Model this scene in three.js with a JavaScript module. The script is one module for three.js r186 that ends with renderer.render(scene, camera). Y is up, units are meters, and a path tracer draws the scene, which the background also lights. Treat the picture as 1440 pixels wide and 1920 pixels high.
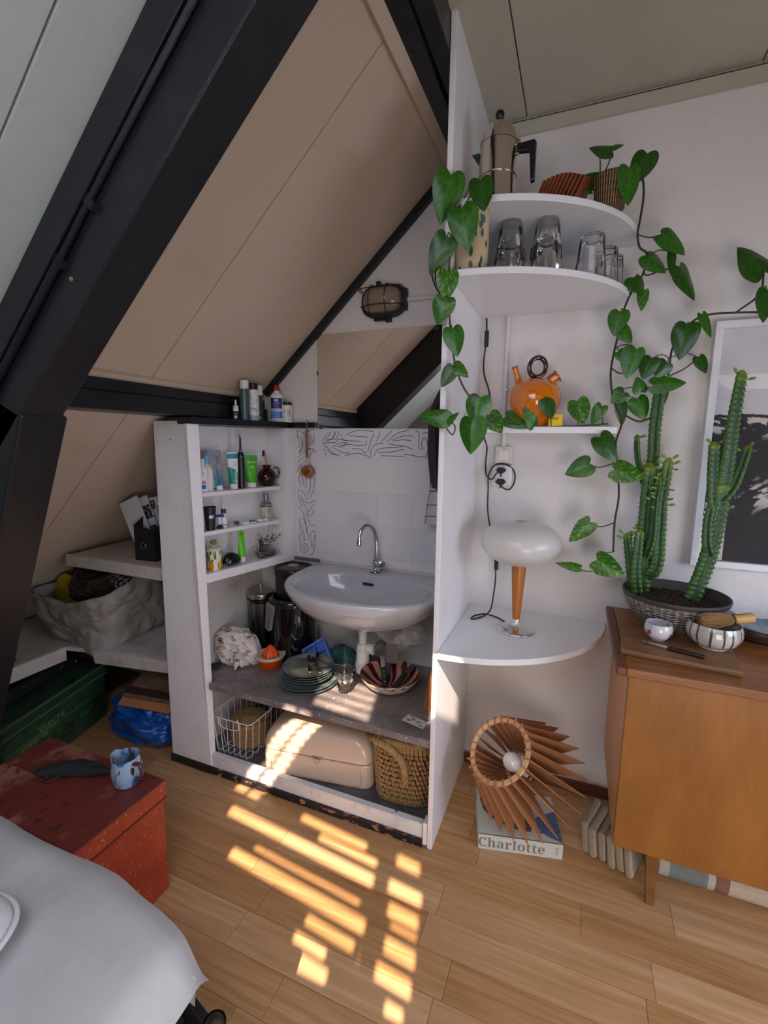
import * as THREE from 'three';
import { RoundedBoxGeometry } from 'three/addons/geometries/RoundedBoxGeometry.js';
import { mergeGeometries, mergeVertices } from 'three/addons/utils/BufferGeometryUtils.js';
import { ImprovedNoise } from 'three/addons/math/ImprovedNoise.js';
import { RectAreaLightUniformsLib } from 'three/addons/lights/RectAreaLightUniformsLib.js';

// ---------------------------------------------------------------- camera, sky, sun, window light, exposure
const R = Math.PI / 180, PI = Math.PI, V = (x, y, z) => new THREE.Vector3(x, y, z);
const scene = new THREE.Scene();
const camera = new THREE.PerspectiveCamera(95.1, 3 / 4, 0.02, 60);
camera.position.set(0.404, 1.5, 2.043);
camera.rotation.set(-8.469 * R, 22.216 * R, 0.724 * R, 'YXZ');
const renderer = new THREE.WebGLRenderer({ antialias: true });
renderer.shadowMap.enabled = true;
renderer.toneMapping = THREE.LinearToneMapping;
renderer.toneMappingExposure = 1.08;
scene.background = new THREE.Color(0xcfe0f2);
scene.backgroundIntensity = 1.0;
RectAreaLightUniformsLib.init();
const SUN = V(0.24, 0.926, 1);                      // towards the sun
const sun = new THREE.DirectionalLight(0xffe6cc, 16);
sun.position.copy(SUN).multiplyScalar(6); sun.castShadow = true; sun.shadow.radius = 1; sun.shadow.mapSize.set(4096, 4096);
Object.assign(sun.shadow.camera, { left: -4, right: 4, top: 4, bottom: -4, near: 0.1, far: 20 });
scene.add(sun);
function windowLight(w, h, x, y, z, tx, ty, tz, power, color) {
  const l = new THREE.RectAreaLight(color, power, w, h); l.position.set(x, y, z); l.lookAt(tx, ty, tz); scene.add(l);
}
windowLight(1.4, 1.0, 2.36, 1.2, 1.15, 1.2, -0.1, 0.6, 7.2, 0xdbe2ff);      // east window: skylight falls inwards and down
windowLight(0.85, 0.9, 1.1, 0.6, 2.44, 0.4, -0.1, 0, 5.2, 0xf4ece6);      // low glazed garden door beside the blind
windowLight(1.1, 1.2, 0, 1.9, 2.46, -0.35, 0.2, 0.8, 4.1, 0xe9e8fb);        // glow of the sunlit blind

// ---------------------------------------------------------------- helpers
let seed = 7; const rnd = () => { seed = (seed * 1664525 + 1013904223) >>> 0; return seed / 4294967296; };
const rr = (a, b) => a + (b - a) * rnd();
const P3 = new ImprovedNoise(), nz = (x, y = 0, z = 0) => P3.noise(x + 31.7, y + 11.3, z + 5.1);
const fbm = (x, y, z = 0, o = 4) => { let s = 0, a = 0.5; for (let i = 0; i < o; i++) { s += a * nz(x, y, z); x *= 2.03; y *= 2.03; z *= 2.03; a *= 0.5; } return s; };
const clamp = (v, a = 0, b = 1) => Math.min(b, Math.max(a, v)), mix = (a, b, t) => a + (b - a) * t, sst = (a, b, x) => { x = clamp((x - a) / (b - a)); return x * x * (3 - 2 * x); };
const used = {};
function numbered(n) { used[n] = (used[n] ?? -1) + 1; return used[n] ? n + '_' + String(used[n]).padStart(3, '0') : n; }
function thing(name, label, category, pos = [0, 0, 0], turn = 0, group) {
  const o = new THREE.Group(); o.name = numbered(name); o.position.set(...pos); o.rotation.y = turn; scene.add(o);
  o.userData = { label, category }; if (group) o.userData.group = group; return o;
}
function part(name, geo, mat, parent, label) {
  const m = new THREE.Mesh(geo, mat); m.name = name; m.castShadow = m.receiveShadow = true; parent.add(m); if (label) m.userData.label = label; return m;
}
function struct(name, geo, mat) {
  const m = geo ? new THREE.Mesh(geo, mat) : new THREE.Group(); m.name = numbered(name); m.castShadow = m.receiveShadow = true; m.userData.kind = 'structure'; scene.add(m); return m;
}
function uvm(g, ou = 0, ov = 0) {                    // uv in metres, by the dominant normal
  if (g.index) g = g.toNonIndexed();
  const p = g.attributes.position, n = g.attributes.normal, uv = new Float32Array(p.count * 2);
  for (let i = 0; i < p.count; i++) {
    const ax = Math.abs(n.getX(i)), ay = Math.abs(n.getY(i)), az = Math.abs(n.getZ(i)), x = p.getX(i), y = p.getY(i), z = p.getZ(i);
    let u, v; if (ay >= ax && ay >= az) { u = x; v = z; } else if (az >= ax) { u = x; v = y; } else { u = z; v = y; }
    uv[2 * i] = u + ou; uv[2 * i + 1] = v + ov;
  }
  g.setAttribute('uv', new THREE.BufferAttribute(uv, 2)); return g;
}
const bx = (w, h, d, x = 0, y = 0, z = 0, r = 0) => (r ? new RoundedBoxGeometry(w, h, d, 2, Math.min(r, w / 2.01, h / 2.01, d / 2.01)) : new THREE.BoxGeometry(w, h, d)).translate(x, y, z);
const bb = (x0, x1, y0, y1, z0, z1, r = 0) => bx(x1 - x0, y1 - y0, z1 - z0, (x0 + x1) / 2, (y0 + y1) / 2, (z0 + z1) / 2, r);
const cyl = (r0, r1, h, seg = 24, x = 0, y = 0, z = 0) => new THREE.CylinderGeometry(r1, r0, h, seg).translate(x, y + h / 2, z);   // r0 at the foot
const lathe = (pts, seg = 40) => new THREE.LatheGeometry(pts.map(([r, y]) => new THREE.Vector2(r, y)), seg);
const smooth = (pts, n = 40) => new THREE.SplineCurve(pts.map(([r, y]) => new THREE.Vector2(r, y))).getPoints(n).map((p) => [Math.max(p.x, 0.0001), p.y]);
const curve = (pts, closed = false) => new THREE.CatmullRomCurve3(pts.map((p) => V(...p)), closed, 'centripetal');
const tube = (pts, r, n = 40, rad = 8, closed = false) => new THREE.TubeGeometry(curve(pts, closed), n, r, rad, closed);
const sph = (r, x = 0, y = 0, z = 0, s = 16) => new THREE.SphereGeometry(r, s, Math.ceil(s * 0.7)).translate(x, y, z);
const tor = (R0, r, x = 0, y = 0, z = 0, s = 32) => new THREE.TorusGeometry(R0, r, 8, s).rotateX(PI / 2).translate(x, y, z);
function mg(list) { return mergeGeometries(list.map((g) => { g = g.index ? g.toNonIndexed() : g; for (const k of Object.keys(g.attributes)) if (!['position', 'normal', 'uv'].includes(k)) g.deleteAttribute(k); return g; })); }
function shape(pts) { const s = new THREE.Shape(); pts.forEach(([x, y], i) => (i ? s.lineTo(x, y) : s.moveTo(x, y))); return s; }
const ext = (pts, d, b = 0, seg = 1) => new THREE.ExtrudeGeometry(pts instanceof THREE.Shape ? pts : shape(pts), { depth: d - 2 * b, bevelEnabled: b > 0, bevelSize: b, bevelThickness: b, bevelOffset: -b, bevelSegments: 2, curveSegments: 24, steps: seg }).translate(0, 0, b);
function grid(nu, nv, f, closeU = false) {           // f(u, v) -> [x, y, z]
  const pos = [], uv = [], idx = [];
  for (let j = 0; j <= nv; j++) for (let i = 0; i <= nu; i++) { const u = i / nu, v = j / nv; pos.push(...f(closeU && i === nu ? 0 : u, v)); uv.push(u, v); }
  for (let j = 0; j < nv; j++) for (let i = 0; i < nu; i++) { const a = j * (nu + 1) + i, b = a + 1, c = a + nu + 1, d = c + 1; idx.push(a, b, d, a, d, c); }
  const g = new THREE.BufferGeometry(); g.setAttribute('position', new THREE.Float32BufferAttribute(pos, 3)); g.setAttribute('uv', new THREE.Float32BufferAttribute(uv, 2)); g.setIndex(idx); g.computeVertexNormals();
  if (closeU) { const n = g.attributes.normal; for (let j = 0; j <= nv; j++) { const a = j * (nu + 1), b = a + nu; const v = V(n.getX(a) + n.getX(b), n.getY(a) + n.getY(b), n.getZ(a) + n.getZ(b)).normalize(); n.setXYZ(a, v.x, v.y, v.z); n.setXYZ(b, v.x, v.y, v.z); } }
  return g;
}
function warp(g, f) { const p = g.attributes.position; for (let i = 0; i < p.count; i++) { const q = f(p.getX(i), p.getY(i), p.getZ(i)); p.setXYZ(i, ...q); } g.computeVertexNormals(); return g; }
// bar from a to b, width w, depth d
function bar(a, b, w, d, r = 0) {
  const A = V(...a), B = V(...b), L = A.distanceTo(B), q = new THREE.Quaternion().setFromUnitVectors(V(0, 1, 0), B.clone().sub(A).normalize());
  return bx(w, L, d, 0, 0, 0, r).applyQuaternion(q).translate((A.x + B.x) / 2, (A.y + B.y) / 2, (A.z + B.z) / 2);
}
// ---------------------------------------------------------------- textures and materials
function tex(w, h, f, sx = 1, sy = 1, srgb = true) {
  const d = new Uint8Array(w * h * 4);
  for (let y = 0; y < h; y++) for (let x = 0; x < w; x++) { const c = f(x / w, y / h), i = (y * w + x) * 4; d[i] = clamp(c[0], 0, 255); d[i + 1] = clamp(c[1], 0, 255); d[i + 2] = clamp(c[2], 0, 255); d[i + 3] = 255; }
  const t = new THREE.DataTexture(d, w, h); t.wrapS = t.wrapT = THREE.RepeatWrapping; t.magFilter = THREE.LinearFilter; t.minFilter = THREE.LinearMipmapLinearFilter; t.generateMipmaps = true;
  t.repeat.set(1 / sx, 1 / sy); if (srgb) t.colorSpace = THREE.SRGBColorSpace; t.needsUpdate = true; return t;
}
const grey = (w, h, f, sx, sy) => tex(w, h, (u, v) => { const g = f(u, v) * 255; return [g, g, g]; }, sx, sy, false);
function canvas(w, h, f) { const c = document.createElement('canvas'); c.width = w; c.height = h; const g = c.getContext('2d'); f(g, w, h); const t = new THREE.CanvasTexture(c); t.colorSpace = THREE.SRGBColorSpace; return t; }
const std = (color, roughness = 0.6, o = {}) => new THREE.MeshStandardMaterial({ color, roughness, side: THREE.DoubleSide, ...o });
const phy = (color, roughness = 0.3, o = {}) => new THREE.MeshPhysicalMaterial({ color, roughness, side: THREE.DoubleSide, ...o });
const hex = (h) => [(h >> 16) & 255, (h >> 8) & 255, h & 255];
function wood(base, dark, len, wid, o = {}) {        // grain along u
  const a = hex(base), b = hex(dark), s = o.seed ?? rnd() * 50, st = o.st ?? 9, kn = o.kn ?? 0.5;
  const t = tex(256, 256, (u, v) => {
    const w = fbm(u * 2 + s, v * 3, s) * 0.35, g = fbm(u * 3 + s, (v + w * 0.25) * st * 3, s + 3, 4), f = fbm(u * 10 + s, v * 120, s + 9, 2), k = fbm(u * 2.2 + s, v * 4 + s, 2);
    const t0 = clamp(0.38 + g * 0.75 + f * 0.35 + kn * k * 0.7); return a.map((c, i) => mix(c, b[i], t0));
  }, len, wid);
  t.wrapS = t.wrapT = THREE.MirroredRepeatWrapping;
  if (o.vertical) { t.rotation = PI / 2; t.repeat.set(1 / wid, 1 / len); }
  return std(0xffffff, o.rough ?? 0.45, { map: t, bumpMap: t, bumpScale: 0.0006 });
}
const plasterBump = grey(512, 512, (u, v) => 0.5 + 0.5 * fbm(u * 9, v * 9, 1, 5) + 0.12 * nz(u * 60, v * 60), 0.9, 0.9); plasterBump.wrapS = plasterBump.wrapT = THREE.MirroredRepeatWrapping;
const brush = grey(256, 256, (u, v) => 0.5 + 0.45 * fbm(u * 3, v * 70, 4, 3) + 0.2 * fbm(u * 5, v * 5, 2), 0.6, 0.35); brush.wrapS = brush.wrapT = THREE.MirroredRepeatWrapping;
const worn = (base, stain, amt, sc, s = 0) => { const a = hex(base), b = hex(stain); const t = tex(512, 512, (u, v) => { const k = clamp(sst(0.05, 0.5, fbm(u * 6 + s, v * 6, s, 5)) * amt + sst(0.18, 0.4, fbm(u * 30 + s, v * 8, s + 4, 4)) * amt * 0.6); return a.map((c, i) => mix(c, b[i], k)); }, sc, sc); t.wrapS = t.wrapT = THREE.MirroredRepeatWrapping; return t; };
const MAT = {
  wall: std(0xffffff, 0.7, { map: worn(0xdfdad6, 0xd4cec8, 0.4, 1.6), bumpMap: plasterBump, bumpScale: 0.004 }),
  ceiling: std(0xffffff, 0.75, { map: worn(0xb9b5a3, 0xa9a590, 0.4, 2.2, 3), bumpMap: plasterBump, bumpScale: 0.002 }),
  slope: std(0xffffff, 0.6, { map: worn(0xcbb9a3, 0xbfac95, 0.35, 2.0, 5), bumpMap: plasterBump, bumpScale: 0.002 }),
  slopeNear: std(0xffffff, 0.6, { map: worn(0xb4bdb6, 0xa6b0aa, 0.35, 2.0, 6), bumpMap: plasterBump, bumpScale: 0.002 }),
  paint: std(0xdcd8d4, 0.5),
  white: std(0xffffff, 0.45, { map: worn(0xf0eef0, 0xdcd7d6, 0.3, 0.9, 8), bumpMap: brush, bumpScale: 0.0004 }),
  shelfWhite: std(0xe9e9ea, 0.4, { bumpMap: brush, bumpScale: 0.0003 }),
  black: phy(0x10141a, 0.34, { bumpMap: brush, bumpScale: 0.0009, map: worn(0x161a1f, 0x23282c, 0.5, 0.8, 12), color: 0xffffff }),
  chrome: std(0xd9dbde, 0.12, { metalness: 1 }),
  steel: std(0xb9b7b2, 0.25, { metalness: 1 }),
  alu: std(0xd6ccc4, 0.15, { metalness: 1 }),
  blackPlastic: std(0x141416, 0.35), darkPlastic: std(0x1c1c20, 0.5), whitePlastic: std(0xe6e4e2, 0.4),
  glass: phy(0xffffff, 0.02, { transmission: 1, thickness: 0.004, ior: 1.48 }),
  pane: phy(0xffffff, 0.01, { transmission: 1, thickness: 0, ior: 1.45 }),
  ceramic: phy(0xe6e7ea, 0.12, { clearcoat: 0.6, clearcoatRoughness: 0.05 }),
};
// ================================================================ STRUCTURE
// floor: laminate boards, each a mesh, on a screed slab
{
  const fl = struct('floor', bb(-3.2, 2.5, -0.12, -0.009, -0.1, 2.6), std(0x5d4630, 0.7));
  const mats = [[0xcfa679, 0xa67c50], [0xc89d6d, 0x9d7347], [0xd4ae84, 0xb0875c], [0xc29666, 0x966c42], [0xcca478, 0xa47b52]].map(([a, b], i) => wood(a, b, 1.1, 0.16, { st: 4, kn: 0.8, rough: 0.38, seed: 3 + i * 7 }));
  const starts = { 4: 0.165, 5: 0.514, 6: 0.083, 7: 0.677, 8: -0.457, 9: 0.14, 10: -0.263 };
  for (let r = 0; r < 14; r++) {
    const z0 = -0.012 + r * 0.1118; let x = (starts[r] ?? rr(-0.3, 0.3)) - 0.62 * 4;
    while (x < 1.75) {
      const L = 0.62, a = Math.max(x, -2.1), b = Math.min(x + L, 2.4);
      if (b > a + 0.02) part('plank', uvm(bb(a + 0.0006, b - 0.0006, -0.009, rr(-0.0004, 0), z0 + 0.0006, z0 + 0.1112), rr(0, 9), rr(0, 9)), mats[Math.floor(rnd() * mats.length)], fl);
      x += L;
    }
  }
  part('carpet', uvm(bb(-2.1, 2.4, -0.009, 0.004, 1.5535, 2.5)), std(0x5a5148, 0.95), fl);
}
const A0 = 42.784 * R, slopeBox = (s0, s1, o0, o1, z0, z1, r = 0) => uvm(bb(s0, s1, -o1, -o0, z0, z1, r), z0 * 3).rotateZ(A0).translate(-1.052, 1.785, 0);
// back wall with glazed tiles and a hand-painted border round the sink
const wallBack = struct('wall_back', uvm(bb(-3.2, 2.5, 0, 2.85, -0.12, 0)), MAT.wall);
{
  const g = [0, 1, 2].map((i) => phy([0xe2e1e4, 0xdedde2, 0xe6e5e6][i], 0.22, { clearcoat: 0.3, clearcoatRoughness: 0.2 }));
  const xs = [-0.797, -0.64, -0.46, -0.28, -0.1, -0.019], ys = [0.9, 0.942, 1.1, 1.258, 1.42];
  part('grout', bb(-0.797, -0.019, 0.9, 1.42, 0, 0.0052), MAT.wall, wallBack);
  for (let i = 0; i < 5; i++) for (let j = 0; j < 4; j++) { const w = xs[i + 1] - xs[i], h = ys[j + 1] - ys[j], t = part('tile', uvm(bx(w - 0.001, h - 0.001, 0.007, 0, 0, 0, 0.0012)), g[Math.floor(rnd() * 3)], wallBack); t.position.set(xs[i] + w / 2, ys[j] + h / 2, 0.0035); t.rotation.set(rr(-0.0025, 0.0025), rr(-0.0025, 0.0025), 0); }
  // the border: brush lines of black paint
  const ink = (W, H, list, w) => canvas(W, H, (c) => {
    c.fillStyle = '#dddce2'; c.fillRect(0, 0, W, H); c.strokeStyle = '#17171c'; c.lineCap = 'round'; c.lineJoin = 'round'; c.lineWidth = w;
    for (const s of list) { c.beginPath(); c.moveTo(s[0], s[1]); for (let i = 2; i + 1 < s.length - 2; i += 2) c.quadraticCurveTo(s[i], s[i + 1], (s[i] + s[i + 2]) / 2, (s[i + 1] + s[i + 3]) / 2); c.lineTo(s[s.length - 2], s[s.length - 1]); c.stroke(); }
  });
  const top = [[55, 95, 80, 55, 100, 30, 105, 25], [80, 90, 110, 50, 125, 20], [95, 85, 150, 75, 155, 20], [140, 60, 160, 40, 165, 15], [170, 65, 190, 40, 185, 15], [90, 95, 140, 75, 200, 80, 250, 92], [60, 112, 110, 105, 150, 110, 185, 90], [60, 118, 90, 140, 130, 190, 190, 215], [75, 140, 70, 180, 85, 215], [90, 165, 130, 205, 180, 210], [140, 145, 180, 110, 240, 105, 270, 110, 180, 140], [150, 150, 200, 185, 260, 195, 280, 190], [200, 145, 260, 115, 330, 130, 370, 130, 410, 120, 405, 90], [205, 40, 215, 85, 260, 90, 360, 95], [240, 50, 300, 10, 400, 5, 460, 15], [270, 50, 340, 55, 415, 60], [240, 215, 330, 185, 400, 205, 445, 225], [300, 155, 360, 150, 390, 185, 410, 185], [420, 175, 430, 120, 465, 30], [440, 205, 440, 160, 480, 110, 540, 110], [470, 205, 480, 165, 520, 145, 640, 140, 680, 125], [480, 95, 500, 60, 510, 15], [520, 95, 560, 50, 600, 5], [560, 100, 600, 60, 650, 20, 720, 5], [500, 180, 590, 180, 650, 160, 690, 155], [520, 207, 600, 207, 690, 209], [600, 85, 640, 60, 700, 45, 750, 50], [570, 110, 620, 120, 700, 130, 750, 150], [610, 90, 670, 75, 740, 85], [690, 190, 750, 195, 790, 210, 850, 205, 860, 150, 850, 70, 820, 60, 810, 120, 830, 150, 800, 150, 790, 100, 800, 30, 770, 5], [820, 30, 880, 10, 930, 60, 920, 130, 870, 190, 840, 220], [870, 15, 920, 5, 960, 60, 975, 20], [940, 80, 980, 78, 985, 80], [935, 110, 985, 112], [930, 145, 985, 150], [920, 175, 990, 180], [900, 205, 1000, 215], [990, 10, 995, 100, 1010, 200, 1050, 225, 1120, 222], [1020, 8, 1080, 5, 1130, 10], [1025, 20, 1030, 110, 1055, 190, 1100, 195], [1045, 50, 1080, 48, 1120, 50], [1060, 190, 1060, 120, 1085, 70], [1085, 150, 1090, 100, 1120, 70]];
  const sx = 512 / 1150;
  const borderTop = ink(1024, 187, top.map((s) => s.map((v, i) => (i % 2 ? v * 0.77 + 5 : v * 0.885))), 3.2);
  const side = [[12, 15, 60, 40, 110, 30, 180, 8], [12, 20, 15, 60, 10, 100], [15, 60, 40, 120, 20, 190], [35, 70, 70, 140, 30, 230], [60, 75, 75, 150, 40, 235], [60, 40, 100, 60, 130, 20], [85, 55, 80, 130, 75, 180], [130, 70, 150, 110, 140, 170], [150, 60, 170, 110, 160, 160], [175, 40, 190, 100, 180, 170], [120, 190, 160, 190, 200, 215], [20, 240, 60, 200, 120, 200, 180, 205], [15, 290, 60, 230, 110, 220], [140, 260, 120, 320, 150, 230, 195, 220], [15, 340, 40, 290, 70, 280], [10, 420, 30, 370, 50, 350], [45, 430, 20, 470, 30, 530, 40, 570], [60, 470, 60, 520, 80, 570], [95, 450, 95, 520, 100, 590], [115, 640, 150, 570, 140, 500, 160, 440], [135, 680, 180, 600, 185, 480], [40, 610, 80, 640, 110, 700], [15, 600, 20, 680, 40, 760], [55, 690, 90, 740, 150, 730, 180, 700], [40, 660, 60, 740, 90, 760], [40, 760, 90, 760, 120, 840, 140, 780, 180, 740], [15, 780, 60, 820, 90, 930, 100, 1040], [60, 880, 90, 950, 120, 1080], [90, 820, 120, 920, 150, 980, 180, 940], [110, 830, 130, 900, 180, 800], [30, 890, 20, 980, 40, 1040, 55, 1090], [40, 960, 70, 1040, 80, 1120, 50, 1100], [20, 1060, 20, 1120, 30, 1150, 90, 1110], [120, 1110, 140, 1040, 185, 1000, 190, 1100, 170, 1250, 120, 1270], [150, 1080, 140, 1150, 150, 1200, 170, 1130, 180, 1060], [25, 1150, 20, 1260, 60, 1180, 80, 1200, 60, 1240], [40, 1180, 90, 1130, 110, 1230, 60, 1255]];
  const borderSide = ink(160, 1024, side.map((s) => s.map((v, i) => v * 0.79)), 3.2);
  part('border_print', bb(-0.797, -0.019, 1.42, 1.562, 0, 0.004), [0, 1, 2, 3, 5, 4].map((i) => (i === 5 ? std(0xffffff, 0.5, { map: borderTop }) : MAT.wall)), wallBack, 'black brushed line pattern above the tiles');
  part('border_print', bb(-0.912, -0.797, 0.905, 1.562, 0, 0.004), [0, 1, 2, 3, 5, 4].map((i) => (i === 5 ? std(0xffffff, 0.5, { map: borderSide }) : MAT.wall)), wallBack, 'black brushed line pattern left of the tiles');
  part('ledge', uvm(bb(-1.0, -0.78, 0.893, 0.905, -0.01, 0.02)), std(0x6e6660, 0.6), wallBack);
}
// alcove: platform, side walls, counter slab
const speckle = (base, a, b, n, s) => tex(512, 512, (() => { const pts = []; for (let i = 0; i < n; i++) pts.push([rnd(), rnd(), 0.0009 + 0.0045 * Math.pow(rnd(), 3), rnd()]); const G = Array.from({ length: 1024 }, () => []); for (const p of pts) for (let dy = -1; dy <= 1; dy++) for (let dx = -1; dx <= 1; dx++) G[((Math.floor(p[1] * 32) + dy + 32) % 32) * 32 + ((Math.floor(p[0] * 32) + dx + 32) % 32)].push(p); const B = hex(base), c1 = hex(a), c2 = hex(b);
  return (u, v) => { const k = 0.85 + 0.35 * fbm(u * 6, v * 6, s, 4); let c = B.map((q) => q * k); for (const p of G[Math.floor(v * 32) * 32 + Math.floor(u * 32)]) { const d = Math.hypot(u - p[0], (v - p[1]) * (1 + p[3])); if (d < p[2] * (1 + 0.5 * nz(u * 300, v * 300))) c = (p[3] > 0.55 ? c1 : c2).map((q) => q * (0.8 + 0.3 * p[3])); } return c; }; })(), 0.7, 0.7);
const terrazzo = std(0xffffff, 0.34, { map: speckle(0x9a908e, 0xd9d2ca, 0x6a605a, 2600, 2), bumpMap: plasterBump, bumpScale: 0.0008 });
struct('counter_floor', uvm(bb(-1.14, -0.018, 0, 0.06, 0, 0.512)), std(0xffffff, 0.5, { map: speckle(0x77757a, 0xadabac, 0x4a494d, 900, 6) }));
{
  const k = struct('trim', null); k.name = 'trim_1';
  part('kerb_board', uvm(bb(-1.05, -0.04, 0.03, 0.09, 0.512, 0.54, 0.003)), std(0xffffff, 0.4, { map: worn(0xdfe1e4, 0xb7b6b8, 0.5, 0.5, 3), bumpMap: brush, bumpScale: 0.002 }), k);
  part('kerb_board', bb(-0.037, -0.02, 0.01, 0.1, 0.50, 0.545, 0.003), MAT.white, k);
  part('skirting', uvm(bb(-1.05, -0.035, 0, 0.031, 0.512, 0.55, 0.002)), std(0xffffff, 0.45, { map: (() => { const t = tex(1024, 64, (u, v) => { const k = sst(0.16, 0.22, fbm(u * 26, v * 3, 3, 4) + 0.12 * sst(0.3, 0.5, u) - 0.25 * sst(0.75, 0.95, v) - 0.1), w = sst(0.42, 0.46, fbm(u * 40, v * 5, 9, 3)); return [mix(mix(34, 168, k), 225, w), mix(mix(26, 122, k), 220, w), mix(mix(38, 84, k), 220, w)]; }, 1.1, 0.06); return t; })(), bumpMap: brush, bumpScale: 0.004 }), k, 'black skirting with peeling paint');
}
struct('wall_alcove_left', uvm(bb(-1.20, -1.14, 0, 0.9, -0.02, 0.5)), std(0xffffff, 0.55, { map: worn(0xcfcac6, 0xb3aba4, 0.6, 0.7, 6), bumpMap: plasterBump, bumpScale: 0.002 }));
{
  const w = struct('wall_partition', null); w.name = 'wall_left_partition';
  part('end_panel', uvm(ext([[-1.272, 0.035], [-1.037, 0.035], [-1.082, 1.578], [-1.272, 1.578]], 0.02, 0.003).translate(0, 0, 0.525)), MAT.white, w);
  part('side_panel', uvm(bb(-1.272, -1.255, 0.035, 1.578, 0, 0.526)), MAT.white, w);
  part('skirting', uvm(bb(-1.275, -1.04, 0, 0.036, 0.5, 0.553, 0.003)), MAT.black, w);
  for (const y of [1.5]) part('nail_head', cyl(0.004, 0.004, 0.002, 10).rotateX(PI / 2).translate(-1.18, y, 0.5445), MAT.steel, w);
}
{
  const w = struct('wall_partition_right', uvm(bb(-0.018, 0, 0, 2.735, 0, 0.545, 0.002)), MAT.white); w.name = 'wall_divider';
}
// ceiling: painted boards with open joints, and the batten where it meets the wall
{
  const c = struct('ceiling', bb(-0.2, 2.5, 2.755, 2.85, -0.12, 2.6), MAT.ceiling);
  for (const [a, b] of [[-0.1, 0.138], [0.142, 0.868], [0.872, 1.6], [1.604, 2.5]]) part('panel', uvm(bb(a, b, 2.73, 2.756, -0.01, 2.55, 0.002), a), MAT.ceiling, c);
  const t = struct('trim', uvm(bb(0.002, 2.4, 2.668, 2.716, 0, 0.016, 0.004)), MAT.ceiling); t.name = 'trim_2';
  const d = struct('trim', uvm(bb(0.0, 2.4, 2.7165, 2.724, 0, 0.006)), std(0x4f4a40, 0.9)); d.name = 'trim_3';
}
// sloping roof side
{
  const s = struct('ceiling_slope', slopeBox(-3.3, 1.45, -0.16, -0.03, -0.12, 2.6), MAT.slope); s.name = 'ceiling_slope';
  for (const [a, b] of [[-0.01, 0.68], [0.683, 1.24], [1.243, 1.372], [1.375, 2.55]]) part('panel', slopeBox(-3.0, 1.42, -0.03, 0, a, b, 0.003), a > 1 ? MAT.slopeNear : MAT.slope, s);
  part('batten', slopeBox(-0.15, -0.075, 0, 0.02, 0, 1.12, 0.004), MAT.slope, s);
  part('batten', slopeBox(1.2, 1.262, 0, 0.02, 0, 2.5, 0.004), MAT.slope, s);
  const t = struct('trim', slopeBox(-0.06, 1.42, -0.005, 0.034, 0, 0.024, 0.002), MAT.black); t.name = 'trim_4';
}
// black timber frame
{
  const b = struct('beam', null); b.name = 'rafter_beam';
  part('rafter', slopeBox(-1.6, 1.40, 0, 0.21, 1.115, 1.23, 0.006), MAT.black, b);
  part('batten', slopeBox(-1.6, 1.40, 0, 0.082, 1.2305, 1.247, 0.003), MAT.black, b);
  const P = (s, o, z) => { const c = Math.cos(A0), q = Math.sin(A0); return [-1.052 + s * c + o * q, 1.785 + s * q - o * c, z]; };
  part('conduit', tube([P(1.38, 0.094, 1.238), P(0.9, 0.094, 1.238), P(0.46, 0.094, 1.238), P(0.30, 0.1, 1.240)], 0.0075, 40), MAT.black, b);
  part('conduit', tube([P(0.30, 0.1, 1.240), P(0.0, 0.1, 1.240), P(-0.5, 0.1, 1.240)], 0.010, 30), MAT.black, b);
  for (const s of [0.30, 0.46]) part('bracket', bx(0.02, 0.03, 0.014).rotateZ(A0).translate(...P(s, 0.1, 1.237)), MAT.black, b);
  part('knot_hole', sph(0.006, 0, 0, 0, 8).translate(...P(0.29, 0.145, 1.23)), std(0x8a6a48, 0.8), b);
  const st = struct('beam', warp(uvm(bx(1.86, 0.26, 0.13, 0, 0, 0, 0.008)).rotateZ(65.3 * R).translate(-1.49, 0.77, 1.165), (x, y, z) => [x + 0.006 * nz(y * 9, z * 4), y, z]), MAT.black); st.name = 'strut_beam';
  const p = struct('beam', null); p.name = 'purlin_beam';
  part('purlin', uvm(bb(-1.3, -1.085, 1.598, 1.66, -0.01, 1.115, 0.004)), MAT.black, p);
  part('purlin', uvm(bb(-1.3, -1.10, 1.662, 1.705, -0.01, 1.115, 0.004)), MAT.black, p);
  const q = struct('beam', null); q.name = 'upper_purlin_beam';
  part('purlin', uvm(bb(-0.135, -0.075, 2.612, 2.74, -0.01, 2.5, 0.004)), MAT.black, q);
  part('purlin', uvm(bb(-0.074, -0.019, 2.628, 2.74, -0.01, 2.5, 0.004)), MAT.black, q);
}
// the skirting of the lamp corner
{
  const b = struct('baseboard_back', uvm(bb(0, 2.4, 0, 0.05, 0, 0.014, 0.002)), wood(0x7d4a30, 0x4a2717, 0.8, 0.1, { rough: 0.5 }));
  part('dust_strip', uvm(bb(0, 2.4, 0.05, 0.062, 0, 0.008, 0.003)), std(0xffffff, 0.8, { map: worn(0xc9bcb0, 0x8b6a52, 1.2, 0.3, 4) }), b);
}
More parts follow.
